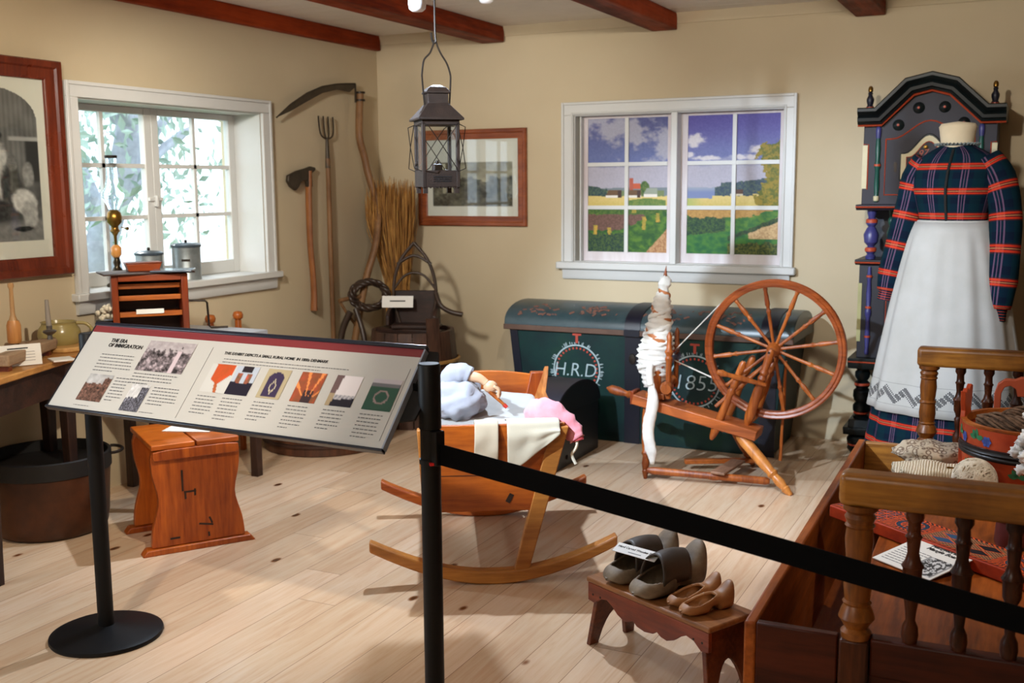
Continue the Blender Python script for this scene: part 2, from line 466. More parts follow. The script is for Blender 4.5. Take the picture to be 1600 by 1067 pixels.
o_ = gt.nodes.new('ShaderNodeOutputMaterial'); mx = gt.nodes.new('ShaderNodeMixShader'); tr = gt.nodes.new('ShaderNodeBsdfTransparent'); gl = gt.nodes.new('ShaderNodeBsdfGlossy'); fr = gt.nodes.new('ShaderNodeLayerWeight'); pw = gt.nodes.new('ShaderNodeMath'); pw.operation = 'POWER'; pw.inputs[1].default_value = 5; ma = gt.nodes.new('ShaderNodeMath'); ma.operation = 'MULTIPLY_ADD'; ma.inputs[1].default_value = 0.92; ma.inputs[2].default_value = 0.05
gt.links.new(fr.outputs['Facing'], pw.inputs[0]); gt.links.new(pw.outputs[0], ma.inputs[0])
gl.inputs['Roughness'].default_value = 0.02; tr.inputs[0].default_value = (0.97, 0.99, 1, 1)
fr.inputs[0].default_value = 0.5; gt.links.new(ma.outputs[0], mx.inputs[0]); gt.links.new(tr.outputs[0], mx.inputs[1]); gt.links.new(gl.outputs[0], mx.inputs[2]); gt.links.new(mx.outputs[0], o_.inputs[0])
M['glass'] = glass
SX = -0.212
cy = (WY0 + WY1) / 2
for a, b in ((WY0 + 0.006, cy), (cy, WY1 - 0.006)):
    f = MB(); z0, z1 = 0.998, WZ1 - 0.006; s = 0.052
    f.box(SX - 0.02, SX + 0.02, a, a + s, z0, z1).box(SX - 0.02, SX + 0.02, b - s, b, z0, z1)
    f.box(SX - 0.02, SX + 0.02, a + s, b - s, z0, z0 + 0.075).box(SX - 0.02, SX + 0.02, a + s, b - s, z1 - 0.035, z1)
    fo = f.build('sash', M['white'], w1, bevel=0.004)
    mm = MB(); yc = (a + b) / 2; hz = (z1 - 0.035 - z0 - 0.075) / 3
    mm.box(SX - 0.012, SX + 0.012, yc - 0.011, yc + 0.011, z0 + 0.075, z1 - 0.035)
    for i in (1, 2):
        zz = z0 + 0.075 + hz * i
        mm.box(SX - 0.012, SX + 0.012, a + s, b - s, zz - 0.011, zz + 0.011)
    mm.build('muntins', M['white'], fo)
    MB().box(SX - 0.002, SX + 0.002, a + s, b - s, z0 + 0.075, z1 - 0.035).build('pane', glass, fo, smooth=None)
MB().box(SX + 0.02, SX + 0.034, cy - 0.05, cy + 0.05, 1.43, 1.45).box(SX + 0.02, SX + 0.045, cy - 0.008, cy + 0.008, 1.40, 1.46).build('latch', M['white'], w1, bevel=0.003)

# ---- window_2: white window frame around a landscape mural
w2 = MB()
cw2 = 0.079
for (a, b, c, d) in ((OX0 - cw2, OX0, OZ0, OZ1), (OX1, OX1 + cw2 - 0.005, OZ0, OZ1), (OX0 - cw2, OX1 + cw2 - 0.005, OZ1, OZ1 + 0.08)):
    w2.box(a, b, -0.02, -0.0005, c, d)
w2 = w2.build('window_2', M['white'], bevel=0.004); w2['kind'] = 'structure'
m = MB().box(OX0 - cw2, OX0 - cw2 + 0.016, -0.032, -0.02, OZ0, OZ1 + 0.08).box(OX1 + cw2 - 0.021, OX1 + cw2 - 0.005, -0.032, -0.02, OZ0, OZ1 + 0.08).box(OX0 - cw2 + 0.016, OX1 + cw2 - 0.021, -0.032, -0.02, OZ1 + 0.064, OZ1 + 0.08)
m.box(OX0 - 0.016, OX0 - 0.006, -0.026, -0.02, OZ0, OZ1 + 0.016).box(OX1 + 0.006, OX1 + 0.016, -0.026, -0.02, OZ0, OZ1 + 0.016).box(OX0 - 0.006, OX1 + 0.006, -0.026, -0.02, OZ1 + 0.006, OZ1 + 0.016)
m.build('back_band', M['white'], w2, bevel=0.003)
MB().box(1.362, 2.888, -0.055, -0.0005, 0.967, OZ0).build('window_sill', M['white'], w2, bevel=0.008)
ap = [(-0.0005, 0.902), (-0.016, 0.902), (-0.022, 0.912), (-0.022, 0.94), (-0.032, 0.9665), (-0.0005, 0.9665)]
MB().prism(ap, 1.398, 2.853, 'YZ').build('apron', M['white'], w2)
m = MB().box(OX0, OX0 + 0.005, 0, 0.09, OZ0, OZ1).box(OX1 - 0.005, OX1, 0, 0.09, OZ0, OZ1).box(OX0 + 0.005, OX1 - 0.005, 0, 0.09, OZ1 - 0.005, OZ1).box(OX0 + 0.005, OX1 - 0.005, 0, 0.09, OZ0 - 0.001, OZ0 + 0.004)
m.box(OX0 + 0.026, OX0 + 0.034, 0.03, 0.088, OZ0 + 0.005, OZ1 - 0.006)
m.build('reveal_lining', M['white'], w2, smooth=None)
MB().box(2.112, 2.152, -0.012, 0.085, OZ0, OZ1).build('mullion', M['white'], w2, bevel=0.004)
t = NT('printed_sash_border', 0.6)
t.col(t.ramp(t.noise(t.coord((1, 1, 0.2)), 12, 4), [(0.3, rgb(196, 184, 186)), (0.7, rgb(222, 218, 222))]))
bord = t.m
# printed landscape, seen through two sashes
U0, U1, V0, V1 = 1.535, 2.757, 1.075, 1.915
def fbm(x, y, s=1.0, o=4):
    return noise.fractal(Vector((x * s, y * s, 3.7)), 1.0, 2.0, o)
def lerp3(a, b, t): t = max(0, min(1, t)); return tuple(p + (q - p) * t for p, q in zip(a, b))
def ss(a, b, x): t = max(0, min(1, (x - a) / (b - a))); return t * t * (3 - 2 * t)
def landscape(u, v):
    X = 198 + u * 990; Y = 172 + v * 722      # units of the picture, top down
    n1 = fbm(X / 110, Y / 90); n2 = fbm(X / 30 + 9, Y / 22); n3 = fbm(X / 9, Y / 9)
    # sky
    c = lerp3((92, 84, 160), (112, 120, 172), ss(180, 400, Y)) if X > 640 else lerp3((88, 92, 142), (104, 116, 168), ss(180, 400, Y))
    cl = ss(-0.30, 0.40, n1 * 0.8 + n2 * 0.35 + 0.42 - abs(((X - 230) * 0.5 - (Y - 170)) / 230)) if X < 660 else 0
    c = lerp3(c, (178, 178, 192), cl * 0.85)
    if X > 640:
        for (a, b, ra, rb) in ((765, 300, 50, 34), (735, 375, 34, 16), (820, 392, 80, 14), (1085, 352, 52, 22), (1020, 390, 70, 14)):
            d = ((X - a) / ra) ** 2 + ((Y - b) / rb) ** 2 + n2 * 0.9
            c = lerp3(c, (212, 208, 214), 1 - ss(0.2, 1.5, d))
    c = lerp3(c, (176, 174, 190), ss(395, 440, Y + n1 * 20))
    c = tuple(x + n3 * 7 for x in c)
    # far land, lake
    hz = 545 + n2 * 3
    if Y > hz:
        c = lerp3((150, 160, 178), (120, 134, 176), ss(545, 575, Y)) if X > 640 else (120, 132, 140)
    if X < 320 and Y > 528 + (X - 198) * 0.22 + n2 * 10: c = lerp3((44, 66, 78), (84, 104, 84), n3 + 0.5)
    if X > 870 and Y > 500 + abs(X - 1120) * 0.16 + n2 * 8 - (12 if X > 900 and X < 960 else 0): c = lerp3((52, 70, 92), (84, 102, 92), n3 + 0.5)
    if 560 < Y < 600 and 300 < X < 610: c = (116, 132, 92)
    # fields
    top = 590 + n2 * 4 - (12 if X > 1060 else 0) + (12 if 640 < X < 860 else 0)
    if Y > top:
        c = lerp3((214, 192, 122), (196, 176, 98), ss(590, 660, Y) + n3 * 0.4)
        if 640 < X < 830: c = lerp3((160, 176, 104), c, ss(700, 830, X))
    if 420 < X < 620 and Y > 600 + abs(X - 520) * 0.12: c = lerp3((84, 118, 62), (120, 138, 70), n3 + 0.5)
    # church, cottages
    if 424 < X < 446 and 492 < Y < 560: c = (176, 92, 74)
    if 446 <= X < 486 and 520 + abs(X - 462) * 0.1 < Y < 550: c = (196, 96, 68)
    if (X - 508) ** 2 / 600 + (Y - 548) ** 2 / 1500 < 1 + n2 * 0.4: c = lerp3((62, 92, 54), (104, 126, 66), n3 + 0.5)
    for (a, b, yt, yb, k) in ((296, 384, 556, 600, 0), (412, 488, 556, 600, 0), (502, 576, 548, 596, 1)):
        if a < X < b and yt + 26 < Y < yb: c = (226, 222, 214)
        if a + (Y < yt + 28) * (yt + 30 - Y) * 0.5 < X < b and yt < Y < yt + 30: c = (110, 84, 62) if not k else (150, 160, 146)
        if b - 22 < X < b - 2 + 0 and yt + 4 < Y < yb and not k: c = (74, 56, 52)
    if 954 < X < 1014 and 556 < Y < 582: c = (88, 62, 50)
    if 950 < X < 1012 and 580 <= Y < 588: c = (206, 196, 170)
    # foreground
    if Y > 655 + n2 * 6:
        if X < 640:
            c = lerp3((92, 116, 52), (58, 92, 44), n3 + 0.5)
            if Y > 690 + n2 * 5 and Y < 800 + (40 - (X - 198) * 0.12) * 0 - ss(380, 520, X) * 90 + n2 * 8 and X < 510: c = lerp3((118, 88, 78), (96, 70, 60), n3 + 0.5)
            if Y > 780 + n2 * 14 - ss(330, 620, X) * 110: c = lerp3((44, 84, 44), (86, 122, 46), n2 + 0.5)
            if Y > 795 - (X - 198) * 0.02 + n2 * 10 and X < 400: c = lerp3((34, 58, 54), (74, 96, 52), n3 + 0.5)
            if X > 520 and Y > 890 - (X - 520) * 1.15 + n2 * 4: c = lerp3((188, 150, 108), (150, 104, 72), n3 + 0.4)
            for (a, b, h) in ((238, 800, 50), (316, 800, 40), (505, 770, 70), (578, 730, 50), (450, 680, 30)):
                if abs(X - a) < 10 + n3 * 6 and b - h < Y < b: c = lerp3((196, 156, 66), (150, 140, 60), n2 + 0.5)
        else:
            c = lerp3((190, 150, 84), (168, 128, 70), n3 + 0.5)
            if Y > 705 - ss(760, 640, X) * 50 - ss(1000, 1180, X) * 40 + n2 * 12: c = lerp3((52, 104, 52), (92, 132, 50), n2 + 0.5)
            if 720 < X < 930 and 705 + n2 * 14 < Y < 790 + n2 * 12 - (X - 800) * 0.12: c = lerp3((28, 58, 48), (70, 98, 50), n3 + 0.5)
            if Y > 800 - (X - 720) * 0.1: c = lerp3((36, 96, 56), (70, 122, 52), n2 + 0.5)
            if X > 1040 + n2 * 10 and abs(Y - (800 - (X - 1040) * 0.30)) < 14 + (X - 1040) * 0.30: c = lerp3((206, 176, 130), (172, 138, 96), n3 + 0.4)
            if X > 940 and abs(Y - (815 - (X - 940) * 0.42)) < 12 + n2 * 7: c = lerp3((34, 56, 46), (66, 88, 46), n3 + 0.5)
            if X > 940 and Y > 835 + n2 * 12: c = lerp3((44, 66, 42), (112, 116, 56), n3 + 0.5)
    # tree at the right edge
    if X > 1105 + 22 * sin(Y / 34) + n2 * 26 - (10 if Y > 560 else 0) and 305 + (1187 - X) * 0.25 + n2 * 16 < Y < 642: c = lerp3((150, 130, 44), (92, 102, 36), n2 * 1.2 + n3 + 0.4)
    return c
FACE_Y = RX(radians(90))    # faces -Y
xc_, zc_ = (U0 + U1) / 2, (V0 + V1) / 2
picture('landscape_mural', U1 - U0, V1 - V0, 330, 226, landscape, w2, T(xc_, 0.080, zc_) @ FACE_Y, 0.45)
# printed sash borders and glazing bars in front of the print
m = MB(); yb_ = 0.079; yf = 0.074
def rect(a, b, c, d, y=yf): m.box(a, b, y, yb_, c, d)
rect(OX0 + 0.036, OX1 - 0.006, OZ0 + 0.004, V0); rect(OX0 + 0.036, OX1 - 0.006, V1, OZ1 - 0.006)
rect(OX0 + 0.036, U0, V0, V1); rect(U1, OX1 - 0.006, V0, V1); rect(2.066, 2.194, V0, V1)
m.build('sash_border', bord, w2, smooth=None)
m = MB()
for x in (1.799, 2.485): m.box(x - 0.012, x + 0.012, 0.066, 0.079, V0, V1)
for k in (1, 2):
    z = V0 + 0.005 + k * 0.2745 + (0.003 if k == 1 else 0)
    for a, b in ((U0, 2.066), (2.194, U1)): m.box(a, b, 0.068, 0.079, z - 0.012, z + 0.012)
m.build('muntins', M['white'], w2)

# ---- garden outside the left window
gm = paint('garden_grass', rgb(96, 128, 84), 0.9, 0.3, 3)
g = struct('ground_outside', MB().box(-16, -0.32, -12, 8, -0.4, -0.2), gm, smooth=None)
barkm = paint('grey_bark', rgb(176, 180, 192), 0.9, 0.4, 9, bump=0.4)
leafm = paint('garden_leaf', rgb(176, 198, 186), 0.7, 0.4, 2)
def tree(base, h, r, lean, lab, nl, crown, seed):
    rnd = random.Random(seed)
    t = thing('garden_tree', lab, 'tree', base, 0, 'trees outside the window')
    pts = [(lean[0] * k / 5 + 0.08 * sin(k * 1.7 + seed), lean[1] * k / 5 + 0.08 * cos(k + seed), h * k / 5) for k in range(6)]
    mb = MB().tube(smooth_path(pts, 4), [r * (1 - 0.6 * k / 20) for k in range(21)], 12)
    for k in range(5):
        p = Vector(pts[2 + k % 3]); a = rnd.uniform(0, 6.28); q = p + Vector((cos(a), sin(a), rnd.uniform(0.4, 1.2))) * rnd.uniform(0.7, 1.3)
        mb.tube(smooth_path([p, (p + q) / 2 + Vector((0, 0, 0.1)), q], 3), [r * 0.4] * 3 + [r * 0.25] * 3 + [r * 0.1], 7)
    mb.build('trunk', barkm, t, smooth=60)
    lf = MB()
    for k in range(nl):
        a = rnd.uniform(0, 6.28); rr = crown * math.sqrt(rnd.random()); z = rnd.uniform(0.35, 1.05) * h
        c = Vector((lean[0] * z / h + rr * cos(a), lean[1] * z / h + rr * sin(a), z)); s = rnd.uniform(0.03, 0.07)
        rot = Euler((rnd.uniform(0, 6), rnd.uniform(0, 6), rnd.uniform(0, 6))).to_matrix().to_4x4()
        lf.add([(-s, 0, 0), (0, -s * 0.45, 0), (s, 0, 0.01), (0, s * 0.45, 0)], [(0, 1, 2, 3)], T(*c) @ rot)
    lf.build('foliage', leafm, t, smooth=None)
tree((-2.6, -0.35, -0.2), 3.6, 0.16, (0.3, 0.5), 'leaning garden tree seen through the left pane of the window', 1300, 1.0, 3)
tree((-4.4, 1.9, -0.2), 4.2, 0.13, (-0.5, -0.9), 'slanting tree trunk seen through the lower right pane of the window', 1700, 1.3, 5)
tree((-8.6, 0.2, -0.2), 4.6, 0.2, (0.6, 0.2), 'thick upright tree farthest off behind the window bar', 1500, 1.5, 8)
tree((-3.2, 3.4, -0.2), 2.4, 0.06, (0.2, 0.2), 'low dense leafy bush outside the lower right corner of the window', 3500, 0.9, 11)
# ------------------------------------------------------------------ beam lantern
ln = thing('hanging_lantern', 'rusty square tin lantern with crossed guard wires hanging on a hook from the beam', 'lantern', (2.075, -2.80, 0), radians(43))
rust = paint('rusty_tin', rgb(48, 34, 26), 0.6, 0.5, 18, metal=0.2, bump=0.3)
lz = 1.497; hw = 0.066
m = MB()
for x, y in ((-hw, -hw), (hw, -hw), (hw, hw), (-hw, hw)):
    m.cbox((x, y, lz + 0.12), (0.014, 0.014, 0.245))
m.box(-hw - 0.007, hw + 0.007, -hw - 0.007, hw + 0.007, lz + 0.232, lz + 0.25)
m.build('frame', rust, ln, bevel=0.002)
m = MB().box(-hw - 0.006, hw + 0.006, -hw - 0.006, hw + 0.006, lz, lz + 0.062)
for k in range(9):
    x = -hw + 0.01 + k * 0.0145
    for s_ in (-1, 1):
        m.add([(x - 0.006, s_ * (hw + 0.006), lz), (x + 0.006, s_ * (hw + 0.006), lz), (x, s_ * (hw + 0.006), lz - 0.006)], [(0, 1, 2)])
m.build('base', rust, ln, bevel=0.002)
m = MB()
for r in range(3):
    for k in range(12): m.cbox((-0.03 + k * 0.006, -hw - 0.0065, lz + 0.022 + r * 0.008), (0.003, 0.003, 0.004))
m.build('vent_holes', M['blackm'], ln)
for x, y in ((-hw, -hw), (hw, -hw), (hw, hw), (-hw, hw)): MB().cbox((x * 0.92, y * 0.92, lz - 0.012), (0.016, 0.016, 0.024)).build('foot', rust, ln)
a = hw + 0.022; b = 0.036
m = MB()
rings = []
for q, z in ((a, lz + 0.25), (a, lz + 0.257), (0.043, lz + 0.310), (0.039, lz + 0.314), (0.039, lz + 0.350), (0.046, lz + 0.351), (0.046, lz + 0.357), (0.034, lz + 0.372), (0.016, lz + 0.382), (0.002, lz + 0.384)):
    rings.append([(sx_ * q, sy_ * q, z) for sx_, sy_ in ((-1, -1), (1, -1), (1, 1), (-1, 1))])
m.loft(rings); m.build('roof', rust, ln, smooth=30, bevel=0.0015)
# bail handle
m = MB().tube(smooth_path([(-0.045, 0, lz + 0.31), (-0.052, 0, lz + 0.40), (-0.052, 0, lz + 0.43), (-0.044, 0, lz + 0.475), (-0.022, 0, lz + 0.50), (-0.010, 0, lz + 0.525), (0, 0, lz + 0.55), (0.010, 0, lz + 0.525), (0.022, 0, lz + 0.50), (0.044, 0, lz + 0.465), (0.056, 0, lz + 0.43), (0.058, 0, lz + 0.40), (0.052, 0, lz + 0.31)], 5), 0.0035, 6)
m.build('bail_handle', M['iron'], ln)
for sx_, sy_ in ((0, -1), (0, 1), (1, 0), (-1, 0)):
    m = MB(); o_ = hw + 0.012; bulge = hw + 0.034
    def P(u_, d, z): return (u_ * 1.0 if sx_ == 0 else sx_ * d, sy_ * d if sx_ == 0 else u_, z)
    for s_ in (-1, 1):
        m.tube([P(-s_ * hw * 0.95, o_ - 0.004, lz + 0.235), P(-s_ * hw * 0.8, bulge, lz + 0.225), P(0, bulge + 0.003, lz + 0.15), P(s_ * hw * 0.8, bulge, lz + 0.07), P(s_ * hw * 0.95, o_ - 0.004, lz + 0.06)], 0.0018, 5)
    m.build('guard_wire', M['iron'], ln)
gls = MB().box(-hw, hw, -hw - 0.001, -hw + 0.001, lz + 0.062, lz + 0.232).box(-hw, hw, hw - 0.001, hw + 0.001, lz + 0.062, lz + 0.232).box(-hw - 0.001, -hw + 0.001, -hw, hw, lz + 0.062, lz + 0.232).box(hw - 0.001, hw + 0.001, -hw, hw, lz + 0.062, lz + 0.232)
gls.build('glass', M['glass'], ln, smooth=None)
MB().lathe([(0.022, lz + 0.06), (0.02, lz + 0.085), (0.008, lz + 0.09), (0.006, lz + 0.10)], 12).build('burner', rust, ln)
hk = MB().tube(smooth_path([(2.075, -2.80, 2.42), (2.075, -2.80, lz + 0.62), (2.077, -2.80, lz + 0.56), (2.078, -2.80, lz + 0.545), (2.070, -2.80, lz + 0.540), (2.062, -2.80, lz + 0.552), (2.058, -2.80, lz + 0.578)], 5), 0.0045, 7)
hk.lathe([(0.02, 2.414), (0.02, 2.4168)], 12, T(2.075, -2.80, 0))
tag(hk.build('ceiling_hook', M['iron']), 'long black iron hook holding the tin lantern under the beam', 'hook')

# ------------------------------------------------------------------ track light heads at the top edge
def track(loc, lab, rot):
    t = thing('track_light', lab, 'lamp', loc, 0, 'white track lights')
    t.rotation_euler = rot
    MB().lathe([(0.0, -0.055), (0.018, -0.053), (0.027, -0.045), (0.0295, -0.03), (0.0295, 0.06), (0.025, 0.07), (0.0, 0.072)], 20).build('lamp_can', paint('white_lamp_can', rgb(236, 236, 238), 0.3, 0.02), t, smooth=50)
    MB().cbox((0, 0, (2.5149 - loc.z) / 2 + 0.03), (0.012, 0.012, 2.5149 - loc.z - 0.07)).build('stem', M['white'], t)
TL1 = Vector((2.325, -3.346, 2.112))
track(TL1, 'white track light can under the second beam, beside the hook', (0, 0, 0))
track(Vector((2.192, -2.601, 2.253)), 'small white spotlight head at the top edge right of the hook', (0, 0, 0))

# ------------------------------------------------------------------ framed pictures
def frame_thing(name, label, loc, mt, w, h, fw, prof_mat, pic, image_size, image_off, mat_c, depth=0.028, corner=0.0, picres=(40, 30), arch=False, mat_mask=None):
    """picture hanging on a wall: local x right, y up, z out of the wall"""
    t = thing(name, label, 'picture', (0, 0, 0)); t.matrix_world = mt; t.location = mt.translation; t.rotation_euler = mt.to_euler()
    m = MB()
    def ring(o, z): return [(-w / 2 + o, -h / 2 + o, z), (w / 2 - o, -h / 2 + o, z), (w / 2 - o, h / 2 - o, z), (-w / 2 + o, h / 2 - o, z)]
    m.loft([ring(0, 0.002), ring(0, depth * 0.8), ring(0.006, depth), ring(fw * 0.35, depth * 0.92), ring(fw * 0.45, depth * 0.7), ring(fw * 0.85, depth * 0.62), ring(fw, depth * 0.45), ring(fw, 0.002)], True, False, loop=True)
    m.build('frame', prof_mat, t, smooth=25)
    picture('mat_and_print', w - 2 * fw, h - 2 * fw, picres[0], picres[1], pic, t, T(0, 0, 0.006), 0.7)
    MB().box(-w / 2 + fw, w / 2 - fw, -h / 2 + fw, h / 2 - fw, 0.009, 0.011).build('glass', M['glass'], t, smooth=None)
    return t

def pic_rural(u, v):
    x = u * 0.687; y = v * 0.507     # metres from the top left of the mat
    if not (0.043 < x < 0.642 and 0.15 < y < 0.445): return (226, 222, 208)
    a = (x - 0.043) / 0.6; b = (y - 0.15) / 0.295
    n = fbm(a * 6, b * 6, 1.0); n2 = fbm(a * 25, b * 20)
    g = 150 + n * 40 if b < 0.35 + n * 0.1 else 92 + n * 30 + n2 * 36
    if 0.08 < a < 0.2 and b < 0.2: g = 60
    if 0.10 < a < 0.16 and 0.02 < b < 0.16: g = 220
    if abs(a - 0.2) < 0.07 and abs(b - 0.62) < 0.08 + n * 0.1: g = 165
    return (g, g * 0.96, g * 0.82)
frame_thing('framed_print', 'small landscape print in a reddish wooden frame behind the hanging lantern', None, T(0.733, 0, 1.553) @ RX(radians(90)), 0.817, 0.637, 0.065, wood('frame_wood', rgb(164, 88, 46), rgb(118, 54, 24), 'X', 1.3, 0.3, 0.3), pic_rural, None, None, None, picres=(90, 66))

def pic_family(u, v):
    x = u * 0.56; y = v * 0.82      # metres
    cx_ = 0.28; hwid = 0.235
    top = 0.045 + 0.14 * (1 - math.sqrt(max(0, 1 - ((x - cx_) / hwid) ** 2))) if abs(x - cx_) < hwid else 9
    if y < top or y > 0.742 or abs(x - cx_) > hwid: return (228, 224, 208)
    n = fbm(x * 14, y * 10); n2 = fbm(x * 50, y * 50); n3 = fbm(x * 24 + 5, y * 24)
    g = 138 - (x - 0.1) * 90 + n * 18 + 8 * sin(x * 260) * (y < 0.46)           # boarded wall
    def blob(cx, cy, rx, ry, v, soft=0.35):
        nonlocal g
        d = ((x - cx) / rx) ** 2 + ((y - cy) / ry) ** 2 + n3 * 0.35
        g += (v + n2 * 26 - g) * (1 - ss(1 - soft, 1 + soft, d))
    g += (60 - g) * ss(0.445, 0.46, x) * ss(0.27, 0.29, y) * (1 - ss(0.46, 0.48, y))
    g += (176 - g) * ss(0.36, 0.38, x) * (1 - ss(0.006, 0.012, abs(y - 0.275)))
    g += ((84 + n * 46) - g) * ss(0.45, 0.52, y + n * 0.02)
    g += ((132 + n2 * 16) - g) * ss(0.64, 0.68, y + (x - 0.3) * 0.1)
    blob(0.15, 0.36, 0.034, 0.042, 156); blob(0.15, 0.325, 0.042, 0.028, 52); blob(0.15, 0.50, 0.095, 0.12, 44)
    blob(0.30, 0.42, 0.065, 0.13, 198); blob(0.30, 0.285, 0.026, 0.034, 150); blob(0.305, 0.262, 0.034, 0.022, 40)
    blob(0.37, 0.49, 0.05, 0.10, 70); blob(0.38, 0.385, 0.026, 0.034, 120); blob(0.455, 0.44, 0.03, 0.06, 150)
    blob(0.43, 0.56, 0.062, 0.055, 212); blob(0.455, 0.62, 0.04, 0.06, 176); blob(0.25, 0.60, 0.12, 0.05, 62); blob(0.42, 0.685, 0.05, 0.012, 50)
    return (g, g * 0.99, g * 0.96)
frame_thing('framed_photograph', 'large black and white photograph with arched mat in a wide red wooden frame', None, T(0, -3.13, 1.592) @ RZ(radians(90)) @ RX(radians(90)), 0.78, 0.985, 0.088, wood('mahogany', rgb(120, 50, 26), rgb(76, 26, 12), 'Y', 1.5, 0.28, 0.25), pic_family, None, None, None, depth=0.045, picres=(110, 160))

# ------------------------------------------------------------------ wall tools
steel = paint('old_tool_steel', rgb(76, 66, 54), 0.5, 0.4, 14, metal=0.5, bump=0.2)
toolw = wood('worn_ash', rgb(150, 110, 70), rgb(110, 74, 42), 'Z', 1.4, 0.55, 0.4)
t = thing('scythe', 'scythe with long curved blade and bent wooden shaft leaning in the corner', 'scythe', (0, 0, 0))
up = [(-1.188, 1.910), (-1.05, 1.995), (-0.885, 2.072), (-0.72, 2.125), (-0.56, 2.153), (-0.44, 2.165), (-0.352, 2.172)]
lo = [(-0.352, 2.150), (-0.42, 2.112), (-0.47, 2.113), (-0.56, 2.118), (-0.72, 2.085), (-0.885, 2.022), (-1.05, 1.955)]
MB().prism(up + lo, 0.05, 0.056, 'YZ').tube([(0.056, y, z) for y, z in up], 0.005, 6).tube([(0.056, -0.352, 2.17), (0.056, -0.355, 2.05)], 0.007, 6).build('blade', steel, t)
sn = smooth_path([(0.07, -0.318, 2.12), (0.07, -0.335, 1.98), (0.085, -0.362, 1.82), (0.10, -0.335, 1.70), (0.12, -0.326, 1.59), (0.18, -0.326, 1.40), (0.23, -0.385, 1.276), (0.24, -0.446, 1.11), (0.21, -0.525, 0.884), (0.17, -0.559, 0.633), (0.14, -0.575, 0.463)], 5)
MB().tube(sn, [0.026] * len(sn), 10, flat=0.8).build('shaft', toolw, t, smooth=60)
MB().lathe([(0.033, 0), (0.033, 0.012)], 12, T(0.07, -0.321, 2.06)).build('collar', M['iron'], t)
MB().lathe([(0.033, 0), (0.033, 0.012)], 12, T(0.07, -0.318, 2.11)).build('collar', M['iron'], t)
MB().tube([(0.20, -0.54, 0.79), (0.16, -0.60, 0.785), (0.12, -0.698, 0.771)], 0.014, 8).tube([(0.12, -0.690, 0.765), (0.14, -0.64, 0.68), (0.16, -0.575, 0.60)], 0.010, 8).build('grip', toolw, t)

t = thing('pitchfork', 'narrow four-tined pitchfork with long brown handle on the wall', 'fork', (0, 0, 0))
m = MB()
for k, y in enumerate((-0.736, -0.684, -0.634, -0.582)):
    yc = -0.656
    m.tube(smooth_path([(0.03, y, 1.945), (0.034, y + (yc - y) * 0.02, 1.87), (0.036, y + (yc - y) * 0.25, 1.822), (0.034, yc, 1.80)], 4), 0.0055, 6)
m.tube([(0.034, yc, 1.81), (0.034, yc, 1.70), (0.034, yc, 1.62)], [0.010, 0.014, 0.017], 8)
m.build('fork_head', steel, t)
MB().tube([(0.035, -0.656, 1.68), (0.035, -0.656, 1.1), (0.035, -0.650, 0.18)], [0.015, 0.017, 0.016], 10).build('handle', toolw, t)

t = thing('broad_axe', 'short-handled axe with dark flared blade hanging left of the pitchfork', 'axe', (0, 0, 0))
hd = [(-0.800, 1.622), (-0.845, 1.628), (-0.90, 1.615), (-0.985, 1.60), (-1.075, 1.572), (-1.082, 1.535), (-1.05, 1.50), (-1.005, 1.478), (-0.975, 1.50), (-0.945, 1.535), (-0.895, 1.54), (-0.885, 1.50), (-0.835, 1.50), (-0.838, 1.585), (-0.800, 1.605)]
MB().prism(hd, 0.02, 0.045, 'YZ').build('axe_head', steel, t, bevel=0.006)
hp = smooth_path([(0.032, -0.862, 1.60), (0.032, -0.868, 1.40), (0.032, -0.868, 1.15), (0.032, -0.85, 0.95), (0.032, -0.845, 0.82), (0.032, -0.852, 0.72)], 4)
MB().tube(hp, [0.026 - 0.004 * sin(k / 20 * pi) for k in range(len(hp))], 10, flat=0.6).build('handle', wood('axe_handle', rgb(166, 106, 56), rgb(118, 66, 32), 'Z', 1.4, 0.5, 0.4), t, smooth=60)

# ------------------------------------------------------------------ sheaf of straw
rnd = random.Random(4)
sm = MB()
for k in range(520):
    a = rnd.uniform(0, 2 * pi); q = math.sqrt(rnd.random())
    bx, by = 0.30 + 0.07 * q * cos(a), -0.28 + 0.07 * q * sin(a)
    wx, wy = 0.29 + 0.085 * q * cos(a), -0.26 + 0.085 * q * sin(a)
    a2 = a + rnd.uniform(-0.3, 0.3)
    q2 = q * rnd.uniform(0.85, 1.05)
    tx, ty = 0.235 + 0.185 * q2 * cos(a2), -0.225 + 0.185 * q2 * sin(a2)
    tx = max(tx, 0.03); ty = min(ty, -0.03)
    h = 1.52 - 0.16 * q2 * rnd.random() + rnd.uniform(-0.10, 0.06)
    sm.tube([(bx, by, 0.0), (wx, wy, 0.85), (tx, ty, h - 0.12), (tx + rnd.uniform(-.008, .008), ty + rnd.uniform(-.008, .008), h)], [0.003, 0.003, 0.0032, 0.0012], 4)
straw = NT('golden_straw', 0.75)
straw.col(straw.ramp(straw.noise(straw.coord((60, 60, 1), rand=False), 1.5, 3), [(0.3, rgb(70, 44, 18)), (0.5, rgb(164, 112, 48)), (0.7, rgb(206, 160, 86))]))
sm = sm.build('straw_sheaf', straw.m, smooth=None)
tag(sm, 'tall bundle of golden straw standing in the corner behind the barrel', 'straw', kind='stuff')
